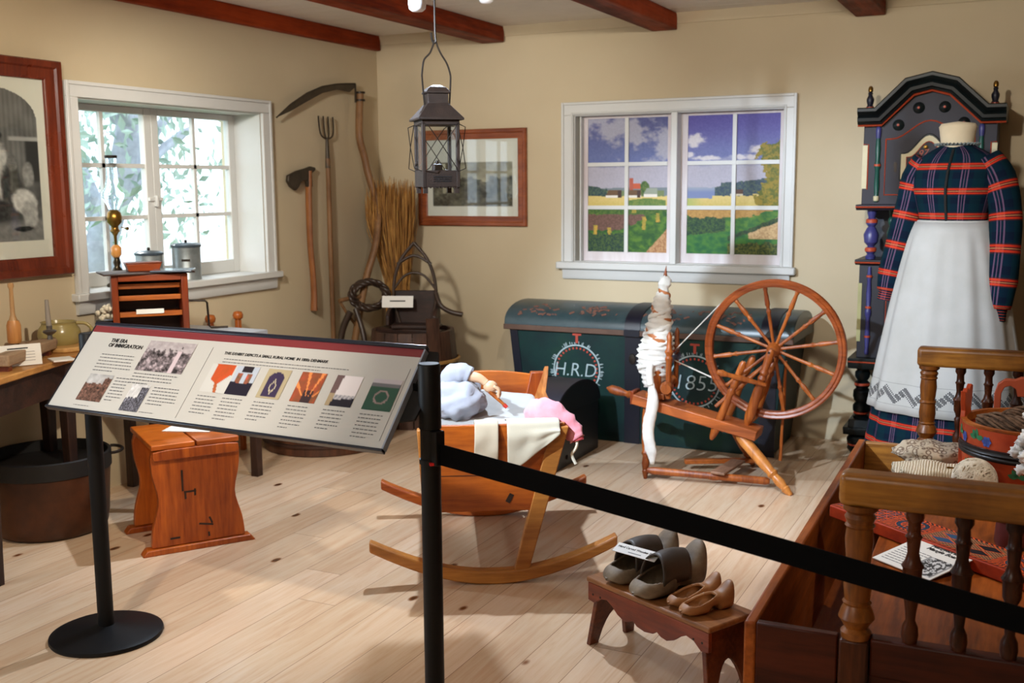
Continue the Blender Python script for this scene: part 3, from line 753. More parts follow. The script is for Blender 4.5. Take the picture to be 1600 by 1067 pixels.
# ------------------------------------------------------------------ barrel, carrier, wreath
t = thing('wooden_barrel', 'dark staved barrel with pale hoop and flat lid in the corner', 'barrel', (0.60, -0.58, 0))
stave = wood('dark_staves', rgb(92, 62, 46), rgb(44, 28, 22), 'Z', 1.2, 0.5, 0.5)
m = MB()
for k in range(18):
    a0 = 2 * pi * k / 18 + 0.012; a1 = 2 * pi * (k + 1) / 18 - 0.012
    h = 0.60 if k not in (16, 7) else 0.69
    rings = []
    for z in (0, h * 0.33, h * 0.66, h):
        r = 0.262 + 0.028 * sin(pi * min(z / 0.75 + 0.2, 1)); rr = []
        for (ra, aa) in ((r, a0), (r, (a0 + a1) / 2), (r, a1), (r - 0.022, a1), (r - 0.022, a0)): rr.append((ra * cos(aa), ra * sin(aa), z))
        rings.append(rr)
    m.loft(rings)
m.build('staves', stave, t, smooth=30)
MB().lathe([(0.262, 0.545), (0.262, 0.575), (0.0, 0.575)], 40).build('lid', M['darkwoodx'], t)
m = MB().cbox((0.0, -0.06, 0.592), (0.46, 0.07, 0.034)); m.build('lid_batten', M['darkwoodx'], t, bevel=0.008)
def hoop(r, z, h=0.022): return MB().lathe([(r, z), (r + 0.012, z + 0.003), (r + 0.012, z + h - 0.003), (r, z + h)], 40, cap=False)
hoop(0.288, 0.40).build('hoop', wood('pale_hoop', rgb(196, 150, 84), rgb(150, 104, 52), 'X', 1, 0.5, 0.3), t, smooth=40)
hoop(0.287, 0.22).build('hoop', M['darkwoodx'], t, smooth=40)
hoop(0.272, 0.06).build('hoop', M['darkwoodx'], t, smooth=40)

# arched carrier (wood bow rising out of a shallow scoop) standing on the lid
t = thing('bow_carrier', 'dark carved wooden carrier with tall pointed bow standing on the barrel lid', 'carrier', (0.60, -0.56, 0.6095), radians(20))
dk = paint('dark_bent_wood', rgb(66, 50, 40), 0.4, 0.4, 12)
m = MB()
for s_ in (-1, 1):
    m.tube(smooth_path([(s_ * 0.10, 0.03, 0.02), (s_ * 0.135, 0.03, 0.16), (s_ * 0.13, 0.03, 0.30), (s_ * 0.085, 0.03, 0.43), (0.0, 0.03, 0.535)], 6), 0.011, 8)
m.tube(smooth_path([(-0.11, 0.03, 0.40), (0, 0.03, 0.455), (0.11, 0.03, 0.40)], 5), 0.010, 8)
m.tube(smooth_path([(-0.135, 0.03, 0.24), (-0.07, 0.03, 0.32), (0, 0.03, 0.345), (0.07, 0.03, 0.32), (0.135, 0.03, 0.24)], 5), 0.008, 8)
m.build('bow', dk, t, smooth=60)
MB().tube(smooth_path([(0.14, 0.0, 0.22), (0.17, 0, 0.14), (0.24, -0.02, 0.10), (0.315, -0.03, 0.085)], 5), 0.016, 8).build('handle', dk, t, smooth=60)
# scooped box: back board + curved cheeks
m = MB().cbox((0, 0.05, 0.12), (0.27, 0.025, 0.22)).cbox((0.02, -0.03, 0.012), (0.30, 0.16, 0.024))
for s_ in (-1, 1):
    m.prism([(0.05, 0.02), (0.05, 0.16), (-0.02, 0.13), (-0.09, 0.11), (-0.12, 0.08), (-0.12, 0.02)], s_ * 0.15 - 0.012, s_ * 0.15 + 0.012, 'YZ')
m.build('scoop', M['darkwoodx'], t, bevel=0.006)
c = MB().cbox((0, 0, 0), (0.20, 0.075, 0.002), mt=T(0.52, -0.63, 0.775) @ RZ(radians(22)) @ RX(radians(72)))
c = c.build('label_card', M['card'], bevel=0.0); tag(c, 'small white label card leaning on the dark bow carrier', 'card')
m = MB().cbox((0, 0.004, 0.0012), (0.10, 0.008, 0.0006)); m.v = [(T(0.52, -0.63, 0.775) @ RZ(radians(22)) @ RX(radians(72))) @ v for v in m.v]
m.build('text_line', M['ink'], c)

wr = MB()
cpt = Vector((0.255, -0.55, 0.80)); vdir = Vector((0.56, -0.83, 0)).normalized(); e1 = Vector((0.83, 0.56, 0)); e2 = Vector((0, 0, 1))
for j in range(4):
    pts = []
    for k in range(48):
        a = 2 * pi * k / 48
        r = 0.085 + 0.014 * cos(3 * a + j * 1.6); pts.append(cpt + e1 * (r * 1.3 * cos(a)) + e2 * (r * sin(a)) + vdir * (0.018 * sin(5 * a + j * 1.57)))
    wr.tube(pts, 0.013, 7, closed=True)
wr = wr.build('twisted_wreath', dk, smooth=70)
t = thing('harness_stand', 'bent dark wooden harness piece with twisted ring beside the barrel', 'harness', (0.17, -0.68, 0))
wr.parent = t; wr.location = (-0.17, 0.68, 0); wr.name = 'twisted_ring'
m = MB().tube(smooth_path([(0.02, 0.0, 0.70), (-0.03, -0.02, 0.58), (-0.04, -0.03, 0.45), (-0.02, -0.03, 0.2), (0.0, -0.04, 0.0)], 5), 0.022, 8)
m.tube(smooth_path([(0.05, 0.02, 0.72), (0.12, 0.0, 0.55), (0.13, -0.02, 0.40), (0.12, -0.10, 0.0)], 5), 0.018, 8)
m.tube([(-0.03, -0.02, 0.5), (0.12, 0.0, 0.5)], 0.014, 8)
m.build('bent_frame', dk, t, smooth=60)

# low round tub in front of it (its foot shows under the sign)
t = thing('wooden_tub', 'low round brown wooden tub on the floor below the sign', 'tub', (0.435, -1.33, 0))
m = MB().lathe([(0.34, 0.0), (0.352, 0.004), (0.362, 0.34), (0.335, 0.34), (0.325, 0.05), (0.0, 0.05)], 44)
m.build('staves', wood('tub_wood', rgb(92, 54, 34), rgb(50, 28, 18), 'Z', 1.3, 0.4, 0.4), t, smooth=40)
hoop(0.3545, 0.05).build('hoop', M['darkwoodx'], t, smooth=40)
hoop(0.3605, 0.25).build('hoop', M['darkwoodx'], t, smooth=40)
# ------------------------------------------------------------------ large green chest
green = NT('worn_green_paint', 0.5, spec=0.3)
v = green.coord((1, 1, 1)); n1 = green.noise(v, 3.5, 5, 0.65); n2 = green.noise(v, 26, 4, 0.7)
c = green.ramp(n1, [(0.3, rgb(4, 26, 30)), (0.55, rgb(6, 42, 40)), (0.75, rgb(18, 54, 38))])
c = green.mix(green.ramp(n2, [(0.60, BLK), (0.74, (0.5, 0.5, 0.5, 1))]), c, rgb(20, 30, 28)); green.col(c)
lidm = NT('worn_lid_paint', 0.32)
v = lidm.coord((1, 1, 1)); n1 = lidm.noise(v, 3, 5, 0.65); n2 = lidm.noise(v, 16, 5, 0.75)
c = lidm.ramp(n1, [(0.3, rgb(30, 48, 52)), (0.5, rgb(46, 64, 68)), (0.7, rgb(62, 74, 78))])
c = lidm.mix(lidm.ramp(n2, [(0.58, BLK), (0.68, (0.8, 0.8, 0.8, 1))]), c, rgb(32, 42, 50)); lidm.col(c)
navy = paint('navy_iron_band', rgb(12, 14, 30), 0.4, 0.3, 8)
red = paint('red_ornament_paint', rgb(176, 66, 48), 0.5, 0.2, 20)
chalk = paint('pale_blue_ornament_paint', rgb(170, 190, 196), 0.6, 0.2, 20)
X0, X1, Y0, Y1 = 1.295, 2.97, -0.586, -0.06
t = thing('domed_chest', 'large dark green domed chest lettered H.R.D. against the back wall', 'chest', (0, 0, 0))
tp = 0.075     # sides lean inwards towards the floor
MB().hexa([(X0 + tp, Y0 + 0.0, 0.0), (X1 - tp, Y0 + 0.0, 0.0), (X1 - tp, Y1, 0.0), (X0 + tp, Y1, 0.0)], [(X0, Y0, 0.638), (X1, Y0, 0.638), (X1, Y1, 0.638), (X0, Y1, 0.638)]).build('body', green.m, t, bevel=0.004)
def dome(x0, x1, off=0.0, n=14):
    pts = []
    for k in range(n + 1):
        a = pi * k / n
        pts.append(((Y0 + Y1) / 2 - (0.275 + off) * cos(a), 0.668 + (0.125 + off) * sin(a) ** 0.8))
    return pts
dp = dome(0, 0)
MB().prism([(Y0 - 0.012, 0.64)] + dp + [(Y1 + 0.01, 0.64)], X0 - 0.035, X1 + 0.035, 'YZ').build('lid', lidm.m, t, smooth=40, bevel=0.003)
MB().box(X0 - 0.037, X1 + 0.037, Y0 - 0.022, Y0 - 0.011, 0.636, 0.668).build('lid_edge', paint('brown_edge', rgb(96, 72, 60), 0.4, 0.3, 10), t, bevel=0.004)
def strap(x, w):
    m = MB()
    outer = dome(0, 0, 0.006); inner = dome(0, 0, 0.0)
    m.prism(outer + inner[::-1], x - w / 2, x + w / 2, 'YZ')
    m.box(x - w / 2, x + w / 2, Y0 - 0.006, Y0 + 0.001, 0.0, 0.638)
    m.box(x - w / 2, x + w / 2, Y0 - 0.028, Y0 - 0.020, 0.634, 0.672)
    return m
strap(2.085, 0.095).build('iron_band', navy, t, smooth=40)
strap(2.87, 0.09).build('iron_band', navy, t, smooth=40)
m = MB()
m.add([(X0 - 0.001, Y0 - 0.005, 0.638), (X0 + 0.05, Y0 - 0.005, 0.638), (X0 + tp + 0.05, Y0 - 0.005, 0.0), (X0 + tp - 0.001, Y0 - 0.005, 0.0), (X0 - 0.001, Y0, 0.638), (X0 + 0.05, Y0, 0.638), (X0 + tp + 0.05, Y0, 0.0), (X0 + tp - 0.001, Y0, 0.0)], [(0, 3, 2, 1), (4, 5, 6, 7), (0, 1, 5, 4), (1, 2, 6, 5), (2, 3, 7, 6), (3, 0, 4, 7)])
m.build('corner_band', navy, t)
MB().lathe([(0.022, 0), (0.02, 0.006), (0.007, 0.008)], 16, T(2.085, Y0 - 0.006, 0.50) @ RX(radians(90)) @ Matrix.Diagonal((1, 1.5, 1, 1))).build('lock_plate', M['iron'], t)
yf = Y0 - 0.0022
def onfront(x, z): return T(x, yf, z) @ RX(radians(90))
def wreath(x, z, r, name):
    m = MB(); rnd = random.Random(3)
    m.lathe([(r, 0), (r + 0.008, 0), (r + 0.008, 0.0015), (r, 0.0015)], 48, onfront(x, z), cap=False)
    for k in range(70):
        a = 2 * pi * k / 70; q = r + 0.010; L = rnd.uniform(0.008, 0.022)
        m.cbox((0, 0, 0), (0.0035, L, 0.001), mt=onfront(x, z) @ RZ(a + rnd.uniform(-.5, .5)) @ T(0, q + L / 2, 0.0008))
    o = m.build(name, chalk, t, smooth=None)
    m = MB()
    for k in range(34):
        a = 2 * pi * k / 34; m.cbox((0, 0, 0), (0.010, 0.012, 0.001), mt=onfront(x, z) @ RZ(a) @ T(0, r - 0.014, 0.0008))
    m.build('red_' + name, red, t, smooth=None)
    m = MB().cbox((0, 0, 0), (0.016, 0.05, 0.001), mt=onfront(x, z) @ T(0, r + 0.042, 0.0010))
    m.cbox((0, 0, 0), (0.055, 0.012, 0.001), mt=onfront(x, z) @ T(0, r + 0.068, 0.0012))
    m.build('painted_hanger', red, t, smooth=None)
wreath(1.735, 0.415, 0.142, 'painted_wreath'); wreath(2.455, 0.395, 0.142, 'painted_wreath')
text_mesh('lettering', 'H.R.D.', 0.115, chalk, t, onfront(1.735, 0.375) @ T(0, 0, 0.001), shear=0.15, align='CENTER', sx=0.95, bold=-0.001)
text_mesh('lettering', '1855', 0.125, chalk, t, onfront(2.46, 0.345) @ T(0, 0, 0.001), shear=0.15, align='CENTER', bold=-0.002, sx=1.05)
# painted scrolls on the lid
m = MB(); rnd = random.Random(12)
for (cx_, a_) in ((1.50, 0.0), (1.82, 0.1), (2.30, 0), (2.66, 0.1)):
    for k in range(26):
        th = rnd.uniform(25, 62); yy = (Y0 + Y1) / 2 - 0.2755 * cos(radians(th)); zz = 0.668 + 0.1262 * sin(radians(th)) ** 0.8
        xx = cx_ + rnd.gauss(0, 0.07); s_ = rnd.uniform(0.006, 0.018); tilt = radians(52 - th * 0.55)
        m.cbox((0, 0, 0), (s_ * 2, s_, 0.0016), mt=T(xx, yy, zz) @ RX(tilt) @ RZ(rnd.uniform(0, 3)))
_ps = m.build('painted_scrolls', paint('faded_red_scroll', rgb(132, 84, 70), 0.5, 0.5, 30, c2=rgb(84, 70, 62)), t, smooth=None)
_ps['kind'] = 'stuff'

# ------------------------------------------------------------------ small black trunk
t = thing('small_domed_coffer', 'small black domed coffer between the cradle and the green chest', 'coffer', (1.946, -1.08, 0))
tb = paint('black_trunk_hide', rgb(14, 11, 15), 0.42, 0.35, 6); tl = paint('dark_trunk_lid', rgb(38, 37, 46), 0.42, 0.3, 5)
HW = 0.31
MB().box(-0.74, 0, -HW, HW, 0, 0.29).build('body', tb, t, bevel=0.006)
pr_ = [(-HW - 0.008, 0.292)] + [(-(HW + 0.008) * cos(pi * k / 16), 0.30 + 0.145 * sin(pi * k / 16)) for k in range(17)] + [(HW + 0.008, 0.292)]
MB().prism(pr_, -0.748, 0.008, 'YZ').build('lid', tl, t, smooth=40)
MB().prism([(a_ * 0.985, 0.292 + (b_ - 0.292) * 0.96) for a_, b_ in pr_], 0.008, 0.010, 'YZ').build('end_panel', tb, t)
inn = [(-(HW + 0.008) * cos(pi * k / 16), 0.30 + 0.145 * sin(pi * k / 16)) for k in range(17)]
out = [(-(HW + 0.012) * cos(pi * k / 16), 0.30 + 0.149 * sin(pi * k / 16)) for k in range(17)]
for x in (-0.22, -0.55): MB().prism(out + inn[::-1], x - 0.02, x + 0.02, 'YZ').build('strap', M['blackm'], t, smooth=40)
MB().lathe([(0.012, 0), (0.012, 0.006), (0.004, 0.008)], 12, T(0.0, -0.15, 0.05) @ RY(radians(90))).build('stud', M['iron'], t)
# ------------------------------------------------------------------ spinning wheel
O = M['oak']; OX = M['oakx']
sw = thing('spinning_wheel', 'honey brown wooden spinning wheel with turned spokes in front of the green chest', 'spinning wheel', (0, 0, 0))
TURN = [(0, 0.6), (0.06, 0.8), (0.12, 0.62), (0.16, 1.0), (0.19, 0.7), (0.24, 0.95), (0.5, 1.15), (0.74, 0.9), (0.78, 0.65), (0.82, 1.0), (0.86, 0.7), (0.92, 0.85), (1, 0.6)]
def tp(r, prof=TURN): return [(t_, r * k) for t_, k in prof]
WC = Vector((3.012, -1.10, 0.683))
m = MB()
prof = [(0.312, -0.016), (0.318, -0.021), (0.330, -0.022), (0.334, -0.018), (0.344, -0.022), (0.350, -0.018), (0.346, -0.010), (0.350, 0.0), (0.346, 0.010), (0.350, 0.018), (0.344, 0.022), (0.334, 0.018), (0.330, 0.022), (0.318, 0.021), (0.312, 0.016)]
rings = []
for k in range(72):
    a = 2 * pi * k / 72
    rings.append([(WC.x + r * cos(a), WC.y + z, WC.z + r * sin(a)) for r, z in prof])
m.loft(rings, True, False, loop=True)
m.build('rim', wood('rim_wood', rgb(166, 84, 38), rgb(112, 48, 16), 'X', 1.5, 0.3, 0.3), sw, smooth=40)
MB().turned(WC + Vector((0, -0.055, 0)), WC + Vector((0, 0.055, 0)), [(0, 0.012), (0.1, 0.026), (0.3, 0.034), (0.38, 0.028), (0.5, 0.038), (0.62, 0.028), (0.7, 0.034), (0.9, 0.026), (1, 0.012)], 18).build('hub', O, sw)
MB().turned(WC + Vector((0, -0.12, 0)), WC + Vector((0, 0.12, 0)), [(0, 0.006), (1, 0.006)], 8).build('axle', M['iron'], sw)
SP = [(0, 0.0075), (0.30, 0.0085), (0.52, 0.009), (0.56, 0.013), (0.60, 0.009), (0.64, 0.008), (0.68, 0.013), (0.80, 0.0115), (0.92, 0.009), (0.95, 0.012), (1, 0.008)]
for k in range(12):
    a = radians(10 + 30 * k); d = Vector((cos(a), 0, sin(a)))
    MB().turned(WC + d * 0.03, WC + d * 0.318, SP, 8).build('spoke', O, sw)
# slanting table
A = Vector((2.325, -1.19, 0.405)); B = Vector((2.965, -1.17, 0.265)); dx = (B - A).normalized(); dz = Vector((0, 1, 0)).cross(dx) * -1
dz = Vector((-dx.z, 0, dx.x)).normalized()
mt = Matrix.Translation((A + B) / 2) @ Matrix(((dx.x, 0, dz.x, 0), (dx.y, 1, 0, 0), (dx.z, 0, dz.z, 0), (0, 0, 0, 1)))
L = (B - A).length
MB().cbox((0, 0, 0), (L, 0.15, 0.052), mt=mt).build('table', wood('table_wood', rgb(184, 98, 46), rgb(128, 62, 24), 'X', 1.2, 0.35, 0.3), sw, bevel=0.005)
MB().turned(A - dx * 0.005, A - dx * 0.17, [(0, 0.012), (0.15, 0.014), (0.25, 0.022), (0.3, 0.014), (0.6, 0.024), (0.85, 0.022), (1.0, 0.004)], 14).build('tension_knob', O, sw)
MB().cbox((0, 0, 0), (0.02, 0.10, 0.07), mt=Matrix.Translation(A - dx * 0.01) ).build('tension_plate', M['cherryz'], sw, bevel=0.003)
LEG = [(0, 0.014), (0.04, 0.02), (0.12, 0.024), (0.5, 0.023), (0.62, 0.018), (0.66, 0.023), (0.70, 0.016), (0.80, 0.02), (0.88, 0.014), (0.90, 0.018), (1, 0.008)]
MB().turned((2.385, -1.20, 0.37), (2.41, -1.29, 0.0), LEG, 12).build('leg', O, sw)
MB().turned((2.865, -1.20, 0.262), (3.153, -1.286, 0.0), [(t_, r * 1.25) for t_, r in LEG], 14).build('leg', wood('pale_leg', rgb(214, 140, 66), rgb(168, 98, 40), 'Z', 1.3, 0.35, 0.2), sw)
MB().turned((2.825, -1.13, 0.27), (2.85, -0.79, 0.0), LEG, 12).build('leg', O, sw)
# wheel posts
PST = [(0, 0.010), (0.05, 0.02), (0.12, 0.026), (0.45, 0.024), (0.58, 0.018), (0.62, 0.024), (0.66, 0.017), (0.70, 0.024), (0.74, 0.018), (0.9, 0.021), (0.97, 0.02), (1, 0.012)]
for y in (-1.20, -1.0):
    MB().turned((2.90, y + (0.03 if y < -1.1 else -0.06), 0.30), (3.022, y, 0.70), PST, 14).build('wheel_post', O, sw)
for y in (-1.235, -1.04):
    MB().turned((2.735, y + 0.01, 0.225), (2.895, y, 0.635), [(t_, r * 0.85) for t_, r in PST], 12).build('brace_post', O, sw)
MB().turned((2.78, -1.30, 0.585), (3.0, -1.21, 0.52), [(0, 0.012), (0.1, 0.018), (0.2, 0.011), (0.5, 0.014), (1, 0.009)], 10).build('brace_rail', O, sw)
MB().turned((2.76, -1.25, 0.40), (3.0, -1.15, 0.63), [(0, 0.009), (0.5, 0.014), (0.8, 0.01), (1, 0.009)], 10).build('brace_rail', O, sw)
# treadle
MB().turned((2.42, -1.285, 0.045), (3.03, -1.20, 0.035), [(0, 0.014), (0.05, 0.02), (0.5, 0.018), (0.55, 0.023), (0.6, 0.018), (0.97, 0.02), (1, 0.012)], 12).build('treadle_bar', O, sw)
MB().cbox((0, 0, 0), (0.44, 0.035, 0.024), mt=T(2.74, -0.95, 0.05) @ RZ(radians(28))).build('treadle_bar', OX, sw, bevel=0.004)
MB().cbox((0, 0, 0), (0.075, 0.30, 0.014), mt=T(2.80, -1.13, 0.066) @ RZ(radians(-6))).build('treadle_board', wood('grey_treadle', rgb(150, 110, 84), rgb(104, 70, 50), 'Y', 1.3, 0.5, 0.4), sw, bevel=0.004)
MB().turned((3.06, -1.04, 0.62), (3.04, -1.02, 0.10), [(0, 0.006), (0.3, 0.008), (0.45, 0.011), (0.5, 0.007), (1, 0.009)], 8).build('footman', O, sw)
# mother of all, maidens, flyer
MB().turned((2.475, -1.02, 0.505), (2.53, -1.34, 0.485), [(0, 0.016), (0.1, 0.024), (0.3, 0.019), (0.35, 0.026), (0.4, 0.018), (0.8, 0.022), (0.83, 0.030), (0.9, 0.034), (1.0, 0.026)], 16).build('mother_of_all', O, sw)
MD = [(0, 0.010), (0.08, 0.016), (0.14, 0.011), (0.2, 0.012), (0.55, 0.013), (0.6, 0.018), (0.64, 0.012), (0.7, 0.02), (0.76, 0.012), (0.86, 0.010), (0.93, 0.013), (1.0, 0.004)]
MB().turned((2.53, -1.30, 0.43), (2.52, -1.26, 0.765), [(t_, r * 1.15) for t_, r in MD], 12).build('maiden', O, sw)
MB().turned((2.50, -1.08, 0.45), (2.495, -1.05, 0.76), MD, 12).build('maiden', O, sw)
m = MB().turned((2.515, -1.25, 0.62), (2.50, -1.07, 0.62), [(0, 0.01), (0.1, 0.024), (0.14, 0.012), (0.8, 0.012), (0.9, 0.026), (1, 0.024)], 12)
m.build('bobbin', paint('blue_grey_bobbin', rgb(86, 92, 120), 0.5, 0.3), sw)
m = MB()
for s_ in (-1, 1): m.tube(smooth_path([(2.50, -1.10, 0.62), (2.50 + s_ * 0.03, -1.13, 0.62 + s_ * 0.04), (2.505 + s_ * 0.03, -1.23, 0.62 + s_ * 0.045)], 4), 0.006, 6)
m.build('flyer', M['cherryz'], sw)
MB().tube([(2.44, -1.21, 0.41), (2.44, -1.205, 0.56)], 0.022, 12).cbox((2.44, -1.20, 0.425), (0.10, 0.09, 0.03)).build('flyer_block', O, sw, bevel=0.003)
# distaff
MB().turned((2.395, -1.17, 0.40), (2.463, -1.15, 1.09), [(0, 0.014), (0.2, 0.013), (0.5, 0.012), (0.85, 0.012), (0.92, 0.011), (1, 0.001)], 10).build('distaff', O, sw)
m = MB()
for k in range(6):
    a = pi * k / 3
    m.tube(smooth_path([(2.40 + 0.015 * cos(a), -1.17 + 0.015 * sin(a), 0.45), (2.42 + 0.05 * cos(a), -1.16 + 0.05 * sin(a), 0.60), (2.44 + 0.038 * cos(a), -1.155 + 0.038 * sin(a), 0.80), (2.457 + 0.012 * cos(a), -1.15 + 0.012 * sin(a), 1.0)], 4), 0.005, 6)
m.build('distaff_cage', M['cherryz'], sw)
# drive cord
m = MB()
def cordpath(p, q, n=8): return [p.lerp(q, k / n) for k in range(n + 1)]
for y in (-1.105, -1.095):
    top = Vector((WC.x - 0.352 * sin(radians(35)), y, WC.z + 0.352 * cos(radians(35))))
    bot = Vector((WC.x - 0.352 * sin(radians(62)), y, WC.z - 0.352 * cos(radians(62))))
    m.tube(cordpath(Vector((2.50, -1.12, 0.645)), Vector((WC.x - 0.352 * sin(radians(52)), y, WC.z + 0.352 * cos(radians(52))))), 0.0028, 5)
    m.tube(cordpath(Vector((2.50, -1.12, 0.60)), bot), 0.0028, 5)
m.build('drive_cord', M['wool'], sw)

# wool on the distaff
wl = MB(); rr = []
prof = [(0.46, 0.045), (0.50, 0.060), (0.56, 0.083), (0.62, 0.090), (0.68, 0.082), (0.74, 0.074), (0.80, 0.060), (0.86, 0.052), (0.92, 0.046), (0.955, 0.030), (0.97, 0.022), (0.985, 0.034), (1.01, 0.036), (1.035, 0.022), (1.04, 0.004)]
def wool_r(z):
    for (za, ra), (zb, rb) in zip(prof, prof[1:]):
        if za <= z <= zb: return ra + (rb - ra) * (z - za) / (zb - za)
    return 0.03
for z in [0.46 + 0.58 * i_ / 70 for i_ in range(71)]:
    r = wool_r(z) if z < 1.035 else 0.006; q = (z - 0.40) / 0.69; c = Vector((2.395 + 0.068 * q, -1.17 + 0.02 * q, 0)); ring = []
    for k in range(26):
        a = 2 * pi * k / 26; n_ = noise.noise(Vector((cos(a) * 1.5, sin(a) * 1.5, z * 22)))
        w_ = 1 + 0.22 * n_ + 0.09 * sin(z * 230 + a * 1.0)
        ring.append((c.x + r * w_ * cos(a), c.y + r * w_ * sin(a) * 0.8, z + 0.008 * n_))
    rr.append(ring)
wl.loft(rr)
ribbon = MB()
for k, (za, zb) in enumerate(((0.54, 0.63), (0.79, 0.66), (0.64, 0.72), (0.89, 0.80), (0.72, 0.80), (0.975, 0.935), (0.81, 0.88))):
    pts = []
    for j in range(17):
        a = -0.12 * pi + 1.24 * pi * j / 16; z = za + (zb - za) * j / 16; q = (z - 0.40) / 0.69; r = wool_r(z) * 0.96
        pts.append((2.395 + 0.068 * q - r * cos(a), -1.17 + 0.02 * q - r * sin(a) * 0.82, z))
    if k % 2: ribbon.tube(pts, 0.012, 7, flat=0.35, up=(0, 0, 1))
    else: wl.tube(pts, [0.011 + 0.004 * sin(j * 2.1) for j in range(17)], 7)
w = thing('wool_roving', 'fluffy white wool wound round the distaff of the spinning wheel with a long hanging end', 'wool', (0, 0, 0))
wl.build('wound_wool', M['wool'], w, smooth=180)
ribbon.build('orange_ribbon', paint('orange_ribbon', rgb(184, 112, 62), 0.6, 0.15), w, smooth=60)['kind'] = 'stuff'
tl_ = MB(); ring = []
for i in range(24):
    z = 0.50 - 0.42 * i / 23; r = (0.018 + 0.014 * min(1, i / 6)) * (1 if i < 20 else 1 - (i - 19) * 0.17) * (1 + 0.2 * noise.noise(Vector((0, 0, z * 30))))
    cx_ = 2.435 + 0.012 * sin(i * 0.35); ring.append([(cx_ + r * cos(2 * pi * k / 12) * (1 + 0.15 * noise.noise(Vector((k, z * 40, 0)))), -1.29 + r * 0.6 * sin(2 * pi * k / 12), z) for k in range(12)])
tl_.loft(ring); tl_.tube(smooth_path([(2.41, -1.20, 0.60), (2.42, -1.27, 0.56), (2.435, -1.29, 0.49)], 5), 0.018, 8)
tl_.build('hanging_end', M['wool'], w, smooth=180)

# ------------------------------------------------------------------ cradle
cr = thing('cradle', 'orange pine rocking cradle with curved runners in the middle of the room', 'cradle', (2.127, -2.577, 0), radians(30))
PX, PZ = M['pine'], M['pinez']
ck = 0.035
def rocker(y, k_=0.62):
    xs = [ck - 0.47 + 0.94 * i / 28 for i in range(29)]
    z0 = lambda x: k_ * (x - ck) ** 2 * (1.25 - 0.5 * abs(x - ck))
    bot = [(x, z0(x)) for x in xs]; top = [(x, z0(x) + 0.052 - 0.012 * (abs(x - ck) / 0.47)) for x in xs]
    return MB().prism(bot + top[::-1], y - 0.028, y + 0.028, 'XZ')
rk = wood('pale_runner', rgb(204, 138, 62), rgb(160, 96, 38), 'X', 1.1, 0.35, 0.35, 0.3)
rocker(-0.43).build('rocker', rk, cr, smooth=40, bevel=0.007)
rocker(0.43).build('rocker', M['pine'], cr, smooth=40, bevel=0.007)
# end panels: near is the foot end, far the taller head end
def endp(y, zt, zb, wt, wb, name, arch=0.0):
    n = 12; top = [(0.290 - 0.495 * i / n, zt + arch * sin(pi * i / n)) for i in range(n + 1)]
    return MB().prism([(-0.172, zb), (0.172, zb)] + top, y - 0.011, y + 0.011, 'XZ').build(name, PX, cr, bevel=0.003)
endp(-0.435, 0.617, 0.285, 0.258, 0.145, 'foot_board')
MB().box(-0.185, 0.215, -0.4475, -0.446, 0.424, 0.4265).build('board_seam', M['darkwoodx'], cr)
endp(0.435, 0.648, 0.285, 0.255, 0.145, 'head_board', 0.025)
for s_ in (-1, 1):
    a, b = (0.290, 0.172) if s_ > 0 else (-0.212, -0.180); q = [(-0.43, 0.285), (-0.43, 0.617), (-0.05, 0.60), (0.25, 0.605), (0.35, 0.66), (0.43, 0.69), (0.43, 0.285)]
    vs = []
    for dxx in (0, s_ * 0.018):
        for y, z in q:
            xx = b + (a - b) * (z - 0.285) / 0.332; vs.append((xx + dxx, y, z))
    n = len(q); fs = [tuple(range(n)), tuple(range(2 * n - 1, n - 1, -1))] + [(i, n + i, n + (i + 1) % n, (i + 1) % n) for i in range(n)]
    MB().add(vs, fs).build('side_board', wood('side_pine', rgb(190, 120, 60), rgb(140, 80, 34), 'Y', 1.0, 0.35, 0.4, 0.3), cr, bevel=0.003)
    for y, zt in ((-0.43, 0.605), (0.43, 0.665)):
        xt, xb = (0.285, 0.138) if s_ > 0 else (-0.215, -0.190)
        yy = -1 if y < 0 else 1
        MB().hexa([(xb - 0.028, y - 0.02, 0.045), (xb + 0.028, y - 0.02, 0.045), (xb + 0.028, y + 0.02, 0.045), (xb - 0.028, y + 0.02, 0.045)],
                  [(xt - 0.034, y - 0.024, zt), (xt + 0.034, y - 0.024, zt), (xt + 0.034, y + 0.02, zt), (xt - 0.034, y + 0.02, zt)]).build('corner_leg', rk if y < 0 else PZ, cr, bevel=0.004)
MB().box(-0.165, 0.165, -0.42, 0.42, 0.29, 0.305).build('bottom_board', PX, cr)
MB().cbox((ck + 0.06, -0.4475, 0.335), (0.018, 0.002, 0.036), rot=(0, 0.5, 0)).build('dark_knot', M['darkwoodx'], cr)
MB().cbox((ck - 0.05, 0.404, 0.045), (0.07, 0.002, 0.014)).build('name_plate', M['card'], cr)

def drape(pts_rows, name, mat_, parent=None, thick=0.006, label=None, cat=None):
    m = MB(); m.loft(pts_rows, closed=False, cap=False); o = m.build(name, mat_, parent, smooth=180)
    sd = o.modifiers.new('thickness', 'SOLIDIFY'); sd.thickness = thick; sd.offset = 0
    sb = o.modifiers.new('subsurf', 'SUBSURF'); sb.levels = 1; sb.render_levels = 2
    if label: tag(o, label, cat)
    return o
CL = T(2.127, -2.577, 0) @ RZ(radians(30))
def cp(x, y, z): return CL @ Vector((x, y, z))
